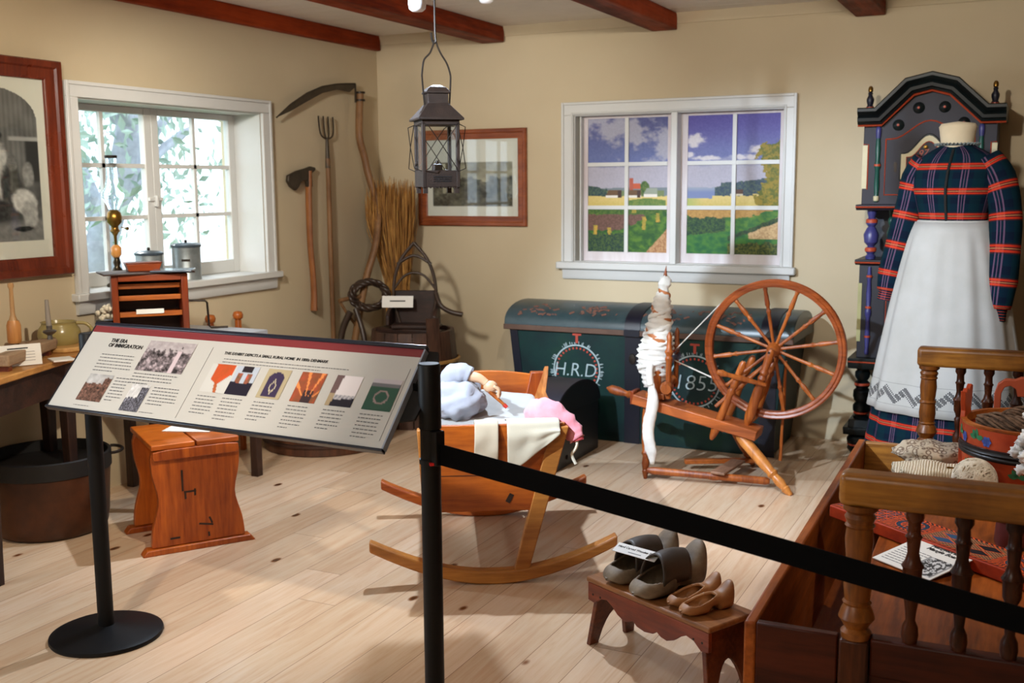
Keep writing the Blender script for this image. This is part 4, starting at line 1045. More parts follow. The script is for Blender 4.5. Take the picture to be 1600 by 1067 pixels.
# bedding inside
m = MB()
rows = []
for j in range(13):
    y = -0.40 + 0.78 * j / 12; row = []
    for i in range(11):
        x = -0.185 + 0.44 * i / 10; z = 0.565 + 0.03 * noise.noise(Vector((x * 6, y * 6, 1))) - 0.02 * abs(i - 5) / 5 + (0.02 if y > 0.1 else 0)
        row.append(cp(x, y, z))
    rows.append(row)
b = drape(rows, 'bed_linen', cloth('cradle_sheet', rgb(170, 169, 166)), None, 0.03, 'rumpled white sheet filling the cradle under the doll', 'sheet')
# doll lying in the cradle
dl = thing('doll', 'doll in white clothes lying in the cradle with one pale arm raised', 'doll', cp(-0.02, -0.02, 0.60), radians(30))
dw = cloth('doll_dress_white', rgb(158, 160, 170)); skin = paint('doll_skin', rgb(206, 164, 128), 0.45, 0.08, 8, bump=0)
m = MB().ball((-0.07, -0.02, 0.035), (0.115, 0.16, 0.085), 34, 24, 0.20, 3.0)
m.build('gown', dw, dl, smooth=180)
MB().ball((-0.06, 0.19, 0.05), (0.068, 0.075, 0.07), 18, 12, 0.06, 4).build('bonnet', dw, dl, smooth=180)
MB().ball((-0.04, 0.16, 0.075), (0.045, 0.05, 0.05), 16, 10).build('head', skin, dl, smooth=180)
m = MB().tube(smooth_path([(-0.10, 0.02, 0.06), (-0.09, 0.01, 0.125), (-0.05, -0.01, 0.145), (-0.015, -0.02, 0.135)], 5), [0.05] * 4 + [0.048] * 4 + [0.042] * 4 + [0.036] * 4, 12)
m.build('sleeve', dw, dl, smooth=180)
m = MB().tube(smooth_path([(-0.03, -0.02, 0.135), (0.02, -0.035, 0.125), (0.05, -0.045, 0.105)], 5), [0.023, 0.023, 0.022, 0.022, 0.021, 0.02, 0.018, 0.017, 0.016, 0.016, 0.017], 10)
m.ball((0.065, -0.05, 0.092), (0.03, 0.022, 0.026), 12, 8)
for k in range(4):
    y = -0.034 - 0.012 * k
    m.tube(smooth_path([(0.075, y, 0.098), (0.097, y - 0.003, 0.082), (0.104 - 0.003 * k, y - 0.004, 0.062), (0.098, y - 0.004, 0.050)], 3), [0.0068] * 9 + [0.004], 7)
m.tube(smooth_path([(0.055, -0.028, 0.085), (0.075, -0.022, 0.070), (0.088, -0.026, 0.056)], 3), 0.0068, 7)
m.build('arm', skin, dl, smooth=180)
MB().tube([(0.06, -0.06, 0.075), (0.12, -0.075, 0.02)], [0.009, 0.006], 7).build('toy_stick', M['oak'], dl)
MB().tube([(0.118, -0.0745, 0.022), (0.130, -0.078, 0.010)], [0.0085, 0.007], 7).build('red_tip', paint('toy_red', rgb(190, 50, 40), 0.4), dl)
# cloths over the foot board
def overedge(x0, x1, drop0, drop1, skew, inner, seed, zt=0.622, fr=2.0):
    rows = []
    for i in range(9):
        f = i / 8; x = x0 + (x1 - x0) * f; dp_ = drop0 + (drop1 - drop0) * f; row = []
        for (y, z) in ((-0.43 + inner, zt - 0.028), (-0.43 + inner * 0.5, zt - 0.004), (-0.42, zt + 0.010), (-0.452, zt + 0.006), (-0.4595, zt - 0.02)): row.append((x, y, z))
        for k in range(1, 7):
            q = k / 6; row.append((x + skew * q * (1 - f * 0.2), -0.462 - 0.012 * noise.noise(Vector((x * 22, q * 3, seed))) - 0.004 * q - 0.01, zt - 0.02 - dp_ * q))
        rows.append([cp(*p) for p in row])
    return rows
drape(overedge(-0.035, 0.055, 0.13, 0.155, -0.005, 0.10, 1.0), 'linen_garment', cloth('shirt_linen', rgb(196, 182, 158)), None, 0.008, 'narrow white linen garment hanging over the cradle foot, left of the wide cloth', 'cloth')
drape(overedge(0.085, 0.285, 0.175, 0.02, 0.0, 0.16, 2.0), 'white_cloth', cloth('cloth_linen', rgb(198, 188, 166)), None, 0.006, 'wide white cloth hanging in a corner over the cradle foot board', 'cloth')
pk = cloth('pink_knit', rgb(240, 160, 168), rgb(222, 130, 140), 120)
pt = thing('pink_garment', 'pink baby sleeve with white tie hanging off the right edge of the cradle', 'garment', (0, 0, 0))
pth = smooth_path([cp(0.19, -0.20, 0.595), cp(0.21, -0.27, 0.625), cp(0.245, -0.33, 0.645), cp(0.295, -0.37, 0.625), cp(0.335, -0.40, 0.585), cp(0.355, -0.42, 0.550)], 4)
rr = [0.03, 0.045, 0.052, 0.056, 0.058, 0.06, 0.06, 0.06, 0.06, 0.058, 0.056, 0.054, 0.052, 0.05, 0.05, 0.048, 0.046, 0.045, 0.044, 0.043, 0.042]
_m = MB().tube(pth, [q * 0.80 * (1 + 0.12 * sin(i * 1.9)) for i, q in enumerate(rr)], 22, flat=0.62)
for _v in _m.v: _v += Vector((0.006, 0.006, 0.010)) * noise.noise(_v * 38)
_m.build('knitted_sleeve', pk, pt, smooth=180)
MB().tube([pth[-1] + Vector((0.0, 0.0, 0.004)), pth[-1] + Vector((0.004, -0.002, -0.006))], [0.026, 0.024], 12, flat=0.6).build('cuff_opening', paint('deep_pink', rgb(176, 60, 66), 0.8), pt)
e0 = pth[-1]
MB().tube(smooth_path([e0, e0 + Vector((0.0, -0.012, -0.03)), e0 + Vector((-0.018, -0.01, -0.06)), e0 + Vector((-0.002, -0.01, -0.095))], 5), 0.006, 7).build('white_tie', M['linen'], pt)
# ------------------------------------------------------------------ tall painted case clock
cb = paint('slate_violet_paint', rgb(34, 32, 46), 0.6, 0.25, 6)
cg = paint('black_green_paint', rgb(14, 26, 27), 0.42, 0.5, 5, c2=rgb(7, 8, 10), spec=0.3)
cd = paint('blue_black_paint', rgb(16, 17, 36), 0.45, 0.4, 5)
co = paint('orange_red_line', rgb(186, 74, 44), 0.45, 0.15, 12)
cy_ = paint('cream_paint', rgb(214, 204, 166), 0.5, 0.12, 8)
cbl = paint('violet_blue_paint', rgb(66, 66, 128), 0.35, 0.3, 8)
cgr = paint('deep_green_paint', rgb(24, 84, 72), 0.35, 0.3, 8)
ck_ = thing('case_clock', 'tall painted blue-black case clock with arched cornice behind the dress', 'clock', (0, 0, 0))
YF = -0.33; YB = -0.02
# head case (outline with arched top)
head = [(3.29, 1.385), (3.945, 1.385), (3.945, 1.83), (3.86, 1.83), (3.725, 1.985), (3.618, 2.01), (3.511, 1.985), (3.375, 1.83), (3.29, 1.83)]
MB().prism(head, YF, YB, 'XZ').build('head_case', cb, ck_, bevel=0.003)
# cornice: profile swept along the arched line
path = [(3.262, 1.85), (3.366, 1.85), (3.517, 1.998), (3.626, 2.022), (3.735, 1.992), (3.884, 1.85), (3.984, 1.85)]
prof = [(-0.042, 0.0), (-0.042, -0.045), (-0.032, -0.05), (-0.026, -0.062), (-0.010, -0.064), (0.004, -0.052), (0.010, -0.066), (0.024, -0.078), (0.038, -0.078), (0.044, -0.068), (0.044, 0.0)]
rings = []
for i, (x, z) in enumerate(path):
    if i == 0: t0 = Vector((1, 0)); nn = Vector((0, 1)); sc = 1
    else:
        t0 = (Vector(path[i]) - Vector(path[i - 1])).normalized(); t1 = (Vector(path[min(i + 1, len(path) - 1)]) - Vector(path[i])) if i < len(path) - 1 else t0
        t1 = Vector(t1).normalized(); n0 = Vector((-t0.y, t0.x)); n1 = Vector((-t1.y, t1.x)); nn = (n0 + n1).normalized(); sc = 1 / max(0.5, nn.dot(n0))
    rings.append([(x + nn.x * p * sc, YF + d, z + nn.y * p * sc) for p, d in prof])
MB().loft(rings).build('cornice', cg, ck_, smooth=30)
for xx in (3.262, 3.984):   # cornice returns on the sides
    s_ = 1 if xx > 3.6 else -1
    MB().prism([(xx - s_ * 0.03, 1.81), (xx + s_ * 0.0, 1.81), (xx + s_ * 0.0, 1.893), (xx - s_ * 0.03, 1.893)], YF, YB, 'XZ').build('cornice_return', cg, ck_, bevel=0.004)
def line(pts, r, name='painted_line', mat_=None, y=YF, closed=False):
    m = MB(); n = len(pts)
    m.tube([(a, y - 0.001, b) for a, b in pts], r, 4, closed=closed, flat=1.0, up=(0, 1, 0)); return m.build(name, mat_ or co, ck_, smooth=None)
line([(3.262, 1.803), (3.380, 1.803), (3.537, 1.953), (3.627, 1.974), (3.716, 1.947), (3.868, 1.803), (3.984, 1.803)], 0.006, y=YF - 0.03)
for x, z in ((3.464, 1.802), (3.562, 1.888), (3.689, 1.888), (3.784, 1.805)):
    b_ = MB().lathe([(0.030, 0), (0.028, 0.006), (0.02, 0.010), (0.014, 0.014), (0.0, 0.016)], 20, T(x, YF, z) @ RX(radians(90))).build('round_boss', cgr if False else cg, ck_, smooth=40)
    MB().lathe([(0.007, 0.012), (0.006, 0.02), (0, 0.021)], 12, T(x, YF, z) @ RX(radians(90))).build('boss_centre', co, b_)
# finials
for x in (3.312, 3.925):
    f_ = MB().lathe([(0.020, 1.893), (0.020, 1.903), (0.014, 1.912), (0.019, 1.93), (0.020, 1.945), (0.012, 1.960), (0.010, 1.968), (0.013, 1.972), (0.010, 1.980)], 14, T(x, -0.30, 0)).build('finial', cd, ck_)
    MB().lathe([(0.009, 1.980), (0.013, 1.985), (0.013, 2.0), (0.008, 2.010), (0.0, 2.014)], 12, T(x, -0.30, 0)).build('gilt_tip', M['brass'], f_)
    MB().lathe([(0.0205, 1.894), (0.0205, 1.902)], 14, T(x, -0.30, 0), cap=True).build('red_ring', co, f_)
# door with arched inset window
def arch_top(x0, x1, z0, zs, za, n=16):
    xc = (x0 + x1) / 2; pts = [(x0, z0), (x0, zs)]
    for i in range(n + 1):
        f = i / n; x = x0 + (x1 - x0) * f; g = abs(2 * f - 1)
        pts.append((x, zs + (za - zs) * (0.5 + 0.5 * cos(pi * min(1, g * 1.15)))))
    return pts + [(x1, zs), (x1, z0)]
line(arch_top(3.405, 3.84, 1.437, 1.730, 1.822), 0.0035, closed=True)
MB().prism(arch_top(3.478, 3.765, 1.512, 1.655, 1.755), YF - 0.012, YF + 0.001, 'XZ').build('window_moulding', cg, ck_, bevel=0.003)
MB().prism(arch_top(3.486, 3.757, 1.519, 1.650, 1.744), YF - 0.016, YF - 0.011, 'XZ').build('cream_border', cy_, ck_)
MB().prism(arch_top(3.511, 3.732, 1.541, 1.635, 1.716), YF - 0.0185, YF - 0.0155, 'XZ').build('dial_panel', cb, ck_)
line(arch_top(3.513, 3.730, 1.543, 1.634, 1.713), 0.0022, closed=True, y=YF - 0.0185)
text_mesh('lettering', '97', 0.05, co, ck_, T(3.568, YF - 0.0195, 1.632) @ RX(radians(90)) @ RZ(radians(8)), shear=0.4, bold=-0.0005)
text_mesh('lettering', 'J', 0.07, co, ck_, T(3.540, YF - 0.0195, 1.563) @ RX(radians(90)), shear=0.5, bold=-0.0005)
MB().lathe([(0.011, 0), (0.011, 0.008), (0.004, 0.01)], 8, T(3.607, YF - 0.018, 1.684) @ RX(radians(90))).build('dial_knob', M['brass'], ck_)
MB().prism([(3.449, 1.56), (3.453, 1.556), (3.461, 1.556), (3.465, 1.56), (3.463, 1.58), (3.467, 1.60), (3.457, 1.612), (3.447, 1.60), (3.451, 1.58)], YF - 0.003, YF, 'XZ').build('key_plate', M['iron'], ck_)
# head pilasters
COLP = [(0, 0.010), (0.03, 0.013), (0.06, 0.010), (0.2, 0.014), (0.42, 0.011), (0.46, 0.017), (0.50, 0.017), (0.54, 0.011), (0.7, 0.014), (0.85, 0.010), (0.88, 0.013), (1, 0.008)]
for x in (3.366, 3.872):
    p_ = MB().turned((x, YF - 0.004, 1.40), (x, YF - 0.004, 1.80), COLP, 12).build('pilaster', cgr, ck_)
    MB().lathe([(0.014, 0), (0.018, 0.004), (0.018, 0.014), (0.014, 0.018)], 12, T(x, YF - 0.004, 1.585)).build('red_ring', co, p_)
    MB().lathe([(0.013, 0), (0.015, 0.004), (0.015, 0.022), (0.012, 0.026)], 12, T(x, YF - 0.004, 1.405)).build('cream_ring', cy_, p_)
    MB().lathe([(0.012, 0), (0.0145, 0.03), (0.0145, 0.05), (0.010, 0.06)], 12, T(x, YF - 0.004, 1.735)).build('blue_ring', cbl, p_)
for s_, x in ((-1, 3.2905), (1, 3.9445)):   # narrow side windows painted cream on the corner
    MB().box(x - (0.003 if s_ < 0 else 0.022), x + (0.022 if s_ < 0 else 0.003), YF - 0.003, YF + 0.05, 1.47, 1.70).build('cream_corner', cy_, ck_)
    line([(x + (-s_) * 0.026, 1.465), (x + (-s_) * 0.026, 1.705), (x, 1.705)], 0.0028)
# shelf under the head
def shelf(z0, z1, x0, x1, d, m1=cb):
    pr = [(YF - d, z1), (YF - d, z1 - 0.012), (YF - d + 0.02, z0), (YB, z0), (YB, z1)]
    return MB().prism(pr, x0, x1, 'YZ').build('moulded_shelf', m1, ck_, bevel=0.003)
shelf(1.355, 1.385, 3.266, 3.968, 0.035); line([(3.266, 1.372), (3.968, 1.372)], 0.004, y=YF - 0.036)
# open waist with balusters
MB().box(3.33, 3.91, -0.10, YB, 1.085, 1.356).build('waist_back', cd, ck_)
BAL = [(0, 0.030), (0.06, 0.034), (0.10, 0.022), (0.16, 0.036), (0.22, 0.036), (0.26, 0.02), (0.34, 0.044), (0.5, 0.05), (0.62, 0.032), (0.66, 0.022), (0.72, 0.036), (0.80, 0.036), (0.84, 0.022), (0.93, 0.03), (1, 0.032)]
for x in (3.342, 3.895):
    b_ = MB().turned((x, YF + 0.045, 1.09), (x, YF + 0.045, 1.355), [(t_, r * 0.82) for t_, r in BAL], 18).build('baluster', cbl, ck_)
    MB().lathe([(0.026, 0), (0.031, 0.005), (0.031, 0.020), (0.026, 0.025)], 18, T(x, YF + 0.045, 1.128)).build('red_ring', co, b_)
    MB().lathe([(0.026, 0), (0.031, 0.005), (0.031, 0.020), (0.026, 0.025)], 18, T(x, YF + 0.045, 1.282)).build('red_ring', co, b_)
for x in (3.43, 3.80):
    MB().turned((x, -0.16, 1.09), (x, -0.16, 1.355), [(t_, r * 0.5) for t_, r in BAL], 12).build('baluster', cgr, ck_)
shelf(1.06, 1.09, 3.272, 3.962, 0.035, cd); line([(3.272, 1.074), (3.962, 1.074)], 0.004, y=YF - 0.036)
# trunk
MB().box(3.293, 3.942, YF, YB, 0.55, 1.061).build('trunk_case', cd, ck_, bevel=0.003)
for x in (3.348, 3.888):
    p_ = MB().turned((x, YF - 0.004, 0.57), (x, YF - 0.004, 1.05), COLP, 12).build('pilaster', cbl, ck_)
    for z in (0.66, 0.82, 0.99): MB().lathe([(0.011, 0), (0.0165, 0.004), (0.0165, 0.012), (0.011, 0.016)], 12, T(x, YF - 0.004, z)).build('red_ring', co, p_)
MB().box(3.43, 3.81, YF - 0.012, YF, 0.585, 1.03).build('trunk_door', cd, ck_, bevel=0.004)
line([(3.44, 0.595), (3.44, 1.02), (3.80, 1.02), (3.80, 0.595)], 0.0035, closed=True, y=YF - 0.012)
for x0 in (3.2905, 3.925): MB().box(x0, x0 + 0.020, YF - 0.003, YF + 0.02, 0.64, 0.96).build('cream_corner', paint('olive_cream', rgb(176, 172, 120), 0.5, 0.2), ck_)
shelf(0.49, 0.55, 3.255, 3.98, 0.05, cg); line([(3.258, 0.53), (3.978, 0.53)], 0.004, y=YF - 0.047)
# turned lower columns, plinth, bun feet
LC = [(0, 0.045), (0.05, 0.046), (0.08, 0.030), (0.16, 0.05), (0.26, 0.05), (0.32, 0.034), (0.36, 0.046), (0.44, 0.052), (0.54, 0.05), (0.60, 0.034), (0.64, 0.044), (0.70, 0.044), (0.74, 0.03), (0.82, 0.044), (0.90, 0.044), (0.94, 0.034), (1, 0.042)]
for x in (3.325, 3.905):
    b_ = MB().turned((x, YF + 0.05, 0.20), (x, YF + 0.05, 0.49), [(t_, r * 0.92) for t_, r in LC], 18).build('turned_column', cg, ck_)
    MB().lathe([(0.036, 0), (0.042, 0.004), (0.042, 0.016), (0.036, 0.02)], 18, T(x, YF + 0.05, 0.385)).build('red_ring', co, b_)
    MB().lathe([(0.036, 0), (0.042, 0.004), (0.042, 0.012), (0.036, 0.016)], 18, T(x, YF + 0.05, 0.225)).build('red_ring', co, b_)
MB().box(3.38, 3.85, -0.20, YB, 0.2, 0.49).build('base_panel', cd, ck_)
shelf(0.12, 0.165, 3.245, 3.99, 0.06, cg)
MB().prism([(YF - 0.03, 0.205), (YF - 0.055, 0.165), (YB, 0.165), (YB, 0.205)], 3.27, 3.965, 'YZ').build('plinth_moulding', cg, ck_, bevel=0.003)
for x in (3.315, 3.92):
    for y in (-0.29, -0.08):
        b_ = MB().lathe([(0.030, 0.0), (0.045, 0.012), (0.058, 0.03), (0.05, 0.052), (0.058, 0.062), (0.062, 0.085), (0.05, 0.108), (0.03, 0.12)], 20, T(x, y, 0)).build('bun_foot', cg, ck_, smooth=60)
        MB().lathe([(0.053, 0.048), (0.058, 0.052), (0.058, 0.058), (0.053, 0.062)], 20, T(x, y, 0)).build('red_ring', co, b_)

# ------------------------------------------------------------------ dress on a mannequin
def plaidmat(name, su, sv, uvkind=True):
    """su, sv: repeats per UV unit; warp lines mauve triplets, weft stripes orange-red"""
    t = NT(name, 0.9, spec=0.08)
    tc = t.n('ShaderNodeTexCoord'); sp = t.n('ShaderNodeSeparateXYZ'); t.l(tc.outputs['UV'], sp.inputs[0])
    u = t.math('FRACT', t.math('MULTIPLY', sp.outputs[0], su)); v = t.math('FRACT', t.math('MULTIPLY', sp.outputs[1], sv))
    def band(x, c, w): return t.math('LESS_THAN', t.math('ABSOLUTE', t.math('SUBTRACT', x, c)), w)
    base = t.mix(band(v, 0.0, 0.25), rgb(12, 34, 50), rgb(14, 26, 44))
    base = t.mix(t.math('MULTIPLY', band(u, 0.75, 0.2), 0.5), base, rgb(10, 44, 50))
    for c, w in ((0.20, 0.020), (0.29, 0.012), (0.38, 0.020)): base = t.mix(t.math('MULTIPLY', band(u, c, w), 0.75), base, rgb(112, 84, 112))
    base = t.mix(t.math('MULTIPLY', band(v, 0.5, 0.16), 0.45), base, rgb(84, 34, 26))
    for c, w in ((0.42, 0.035), (0.58, 0.035)): base = t.mix(t.math('MULTIPLY', band(v, c, w), 0.92), base, rgb(196, 52, 30))
    base = t.mix(t.math('MULTIPLY', band(v, 0.5, 0.014), 0.9), base, rgb(206, 130, 80))
    base = t.mix(t.math('MULTIPLY', t.math('MULTIPLY', band(u, 0.29, 0.11), band(v, 0.5, 0.12)), 0.35), base, rgb(214, 84, 60))
    t.col(base); t.bump(t.noise(t.coord((1, 1, 1)), 400, 2), 0.15, 0.001); pass
    return t.m
dr = thing('dress_mannequin', 'headless mannequin in a navy and red plaid dress with long white apron', 'mannequin', (3.80, -0.97, 0), radians(-13))
PL = plaidmat('navy_red_plaid', 7.0, 8.4)
# skirt
def skirt_rings(z0, z1, n, seg, grow, amp, yoff=0.0, extra=0.0):
    out = []
    for i in range(n + 1):
        f = i / n; z = z0 + (z1 - z0) * f
        rx = 0.152 + grow * (f ** 0.75) ; ry = 0.112 + grow * 0.86 * (f ** 0.75)
        ring = []
        for k in range(seg):
            a = 2 * pi * k / seg
            w = 1 + amp * f * (0.6 * sin(a * 11 + 1) + 0.4 * sin(a * 17 + 2.2)) * 0.5
            ring.append(((rx + extra) * w * cos(a), (ry + extra) * w * sin(a) + yoff * f, z))
        out.append(ring)
    return out
R_ = skirt_rings(1.305, 0.06, 18, 96, 0.235, 0.07)
MB().loft(R_, True, False, uvf=lambda i, k: (k / 96 * 2.6, i / 18 * 1.48 + 0.02)).build('skirt', PL, dr, smooth=180)
# bodice
br = [(1.295, 0.148, 0.108, 0), (1.33, 0.150, 0.112, 0), (1.40, 0.168, 0.125, -0.008), (1.47, 0.186, 0.134, -0.012), (1.54, 0.192, 0.122, -0.004), (1.59, 0.186, 0.102, 0.004), (1.625, 0.160, 0.082, 0.010), (1.652, 0.110, 0.068, 0.012), (1.672, 0.070, 0.060, 0.008)]
rings = [[(rx * cos(2 * pi * k / 48), ry * sin(2 * pi * k / 48) + yo, z) for k in range(48)] for z, rx, ry, yo in br]
MB().loft(rings, True, False, uvf=lambda i, k: (k / 48 * 1.1, (br[min(i, len(br) - 1)][0] - 1.29) * 1.05)).build('bodice', PL, dr, smooth=180, sub=1)
m = MB(); pts = [(0.004, -(ry - yo) - 0.004, z) for z, rx, ry, yo in br[:-1]]
m.tube(pts, 0.006, 6, flat=0.5); m.build('button_placket', M['blackm'], dr)
m = MB()
# sleeves
def sleeve(pts, rad, name):
    P_ = smooth_path(pts, 4); n = len(P_)
    rr = [rad[min(int(i / (n - 1) * (len(rad) - 1)), len(rad) - 2)] * (1 - (i / (n - 1) * (len(rad) - 1)) % 1) + rad[min(int(i / (n - 1) * (len(rad) - 1)), len(rad) - 2) + 1] * ((i / (n - 1) * (len(rad) - 1)) % 1) if i < n - 1 else rad[-1] for i in range(n)]
    m = MB(); up = Vector((0, 1, 0)); rings = []
    for i, p in enumerate(P_):
        tg = (P_[min(i + 1, n - 1)] - P_[max(i - 1, 0)]).normalized(); nr = (up - tg * up.dot(tg)).normalized(); bi = tg.cross(nr)
        rings.append([p + (nr * cos(2 * pi * k / 24) * 0.9 + bi * sin(2 * pi * k / 24)) * rr[i] * (1 + 0.05 * noise.noise(Vector((k * 0.5, i * 0.45, 3)))) for k in range(24)])
    L = 0.7
    m.loft(rings, True, True, uvf=lambda i, k: (k / 24 * 0.36, i / n * L))
    return m.build(name, PL, dr, smooth=180)
sleeve([(-0.135, 0.0, 1.605), (-0.178, 0.0, 1.52), (-0.205, -0.01, 1.38), (-0.235, -0.03, 1.22), (-0.262, -0.05, 1.07), (-0.272, -0.06, 0.985)], [0.062, 0.070, 0.064, 0.062, 0.060, 0.050], 'sleeve')
sleeve([(-0.272, -0.06, 0.990), (-0.276, -0.062, 0.965), (-0.280, -0.064, 0.938)], [0.040, 0.038, 0.040], 'cuff')
sleeve([(0.135, 0.0, 1.605), (0.190, -0.005, 1.52), (0.232, -0.015, 1.38), (0.242, -0.03, 1.22), (0.238, -0.05, 1.05), (0.232, -0.06, 0.93)], [0.066, 0.076, 0.070, 0.070, 0.074, 0.058], 'sleeve')
sleeve([(0.232, -0.06, 0.935), (0.230, -0.062, 0.905), (0.228, -0.064, 0.875)], [0.046, 0.043, 0.045], 'cuff')
MB().lathe([(0.070, 1.655), (0.074, 1.69), (0.080, 1.735), (0.084, 1.755), (0.074, 1.770), (0.0, 1.780)], 28, T(0, 0.006, 0), sy=0.86).build('neck_stump', cloth('cream_jersey', rgb(226, 212, 182)), dr, smooth=60)
m = MB(); rings = []
for i, (r, z) in enumerate(((0.074, 1.668), (0.086, 1.676), (0.098, 1.668))):
    rings.append([(r * cos(2 * pi * k / 72) * (1 + 0.03 * (k % 2) * i), r * 0.86 * sin(2 * pi * k / 72) + 0.006, z + 0.006 * (k % 2) * i) for k in range(72)])
m.loft(rings, True, False); m.build('lace_collar', cloth('grey_lace', rgb(120, 134, 138)), dr, smooth=None)
# apron wraps the front (towards -y) with pleats and drawn-thread hem
t = NT('white_apron_linen', 0.9, spec=0.2)
tc = t.n('ShaderNodeTexCoord'); sp = t.n('ShaderNodeSeparateXYZ'); t.l(tc.outputs['UV'], sp.inputs[0])
U = t.math('MULTIPLY', sp.outputs[0], 150.0); V = t.math('MULTIPLY', sp.outputs[1], 150.0)     # one cell = 1/150
fu = t.math('ABSOLUTE', t.math('SUBTRACT', t.math('FRACT', U), 0.5)); fv = t.math('ABSOLUTE', t.math('SUBTRACT', t.math('FRACT', V), 0.5))
dot = t.math('MULTIPLY', t.math('LESS_THAN', fu, 0.42), t.math('LESS_THAN', fv, 0.42))
iu = t.math('FLOOR', U); iv = t.math('FLOOR', V)
zig = t.math('ABSOLUTE', t.math('SUBTRACT', t.math('MODULO', iu, 14.0), 7.0))            # 0..7
tri = t.math('SUBTRACT', iv, t.math('ADD', 9.0, zig))
hit = t.math('LESS_THAN', t.math('ABSOLUTE', tri), 3.1)
par = t.math('LESS_THAN', t.math('MODULO', t.math('ADD', iu, iv), 5.0), 3.6)
hem = t.math('MULTIPLY', t.math('MULTIPLY', dot, hit), par)
ln1 = t.math('LESS_THAN', t.math('ABSOLUTE', t.math('SUBTRACT', V, 6.0)), 0.2); ln2 = t.math('LESS_THAN', t.math('ABSOLUTE', t.math('SUBTRACT', V, 21.5)), 0.2)
lns = t.math('MULTIPLY', t.math('ADD', ln1, ln2), t.math('MULTIPLY', t.math('LESS_THAN', fu, 0.3), 0.6))
base = t.ramp(t.noise(t.coord((1, 1, 1)), 6, 4), [(0.3, rgb(176, 176, 172)), (0.7, rgb(188, 188, 186))])
t.col(t.mix(t.math('ADD', hem, lns, clamp=True), base, rgb(12, 16, 32)))
t.bump(t.noise(t.coord((1, 1, 1)), 300, 2), 0.12, 0.001)
n = 20; seg = 84; rows = []
zt, zb = 1.318, 0.43
for i in range(n + 1):
    f = i / n; z = zt + (zb - zt) * f; g = (zt - z) / 1.245
    rx = 0.156 + 0.235 * g ** 0.75 + 0.014 + 0.01 * g; ry = 0.116 + 0.202 * g ** 0.75 + 0.014 + 0.01 * g
    half = radians(104)
    row = []
    for k in range(seg + 1):
        a = -pi / 2 - half + 2 * half * k / seg
        pl = 0.55 * sin(a * 11 + 0.6) + 0.45 * sin(a * 19 + 1.4) * (1 - f * 0.6) + 0.3 * sin(a * 5)
        w = 1 + 0.045 * pl * (0.45 + f * 0.6) * (1 if f > 0.05 else 0)
        row.append((rx * w * cos(a), ry * w * sin(a), z))
    rows.append(row)
o_ = MB().loft(rows, False, False, uvf=lambda i, k: (k / seg * 1.12, (n - i) / n * 0.92)).build('apron', t.m, dr, smooth=180)
o_.modifiers.new('thickness', 'SOLIDIFY').thickness = 0.003
MB().lathe([(0.158, 1.295), (0.164, 1.30), (0.162, 1.322), (0.154, 1.326)], 48, sy=0.75, cap=False).build('apron_band', cloth('apron_band', rgb(186, 185, 181)), dr, smooth=180)
MB().lathe([(0.16, 0.0), (0.16, 0.012), (0.02, 0.02), (0.018, 1.35)], 24).build('stand', M['black'], dr)
# ------------------------------------------------------------------ barrier posts and belts
K = M['black']
def post(loc, label, h):
    t = thing('barrier_post', label, 'post', loc)
    MB().lathe([(0.0, 0.0), (0.182, 0.0), (0.185, 0.006), (0.183, 0.014), (0.165, 0.022), (0.05, 0.032), (0.03, 0.040), (0.0, 0.042)], 56).build('base_disc', K, t, smooth=30)
    MB().lathe([(0.026, 0.03), (0.026, h - 0.17)], 28).build('pole', K, t)
    MB().lathe([(0.0235, h - 0.17), (0.029, h - 0.168), (0.029, h - 0.004), (0.026, h), (0.0, h + 0.001)], 28).build('belt_head', K, t, smooth=40)
    return t
LP = Vector((1.405, -3.93, 0)); RP = Vector((2.800, -4.118, 0))
post(LP, 'black barrier post with round floor disc, left of the sign', 1.035)
rp = post(RP, 'black barrier post in the middle foreground at the right end of the sign', 1.055)
MB().lathe([(0.0295, 0), (0.0295, 0.012)], 24, T(0, 0, 0.795)).build('lower_collar', K, rp)
MB().cbox((0.022, -0.022, 0.800), (0.022, 0.012, 0.007), rot=(0, 0, radians(45))).build('red_button', paint('red_plastic', rgb(200, 30, 30), 0.4), rp)
MB().cbox((0.028, -0.012, 0.84), (0.024, 0.03, 0.09), rot=(0, 0, radians(-20))).build('belt_clip', K, rp, bevel=0.003)
beltm = paint('black_webbing', rgb(4, 4, 5), 0.9, 0.1, 5, spec=0.1)
def belt(p, q, w, sag, name, label):
    m = MB(); rows = []
    p = Vector(p); q = Vector(q); n = 24
    d = (q - p); d.z = 0; d.normalize(); s = Vector((-d.y, d.x, 0)) * 0.0012
    for i in range(n + 1):
        f = i / n; c = p.lerp(q, f) - Vector((0, 0, sag * 4 * f * (1 - f)))
        u_ = Vector((0, 0, w / 2)); rows.append([c - u_ - s, c + u_ - s, c + u_ + s, c - u_ + s])
    m.loft(rows); o = m.build(name, beltm, smooth=None); tag(o, label, 'belt'); return o
belt(RP + Vector((0.036, -0.016, 0.825)), (4.60, -4.19, 0.574), 0.0555, -0.006, 'barrier_belt', 'wide black belt running from the middle post down to the right edge')
belt(LP + Vector((0.029, 0.002, 0.945)), RP + Vector((-0.029, 0.006, 0.962)), 0.072, 0.0, 'barrier_belt', 'black belt stretched between the two posts behind the sign')

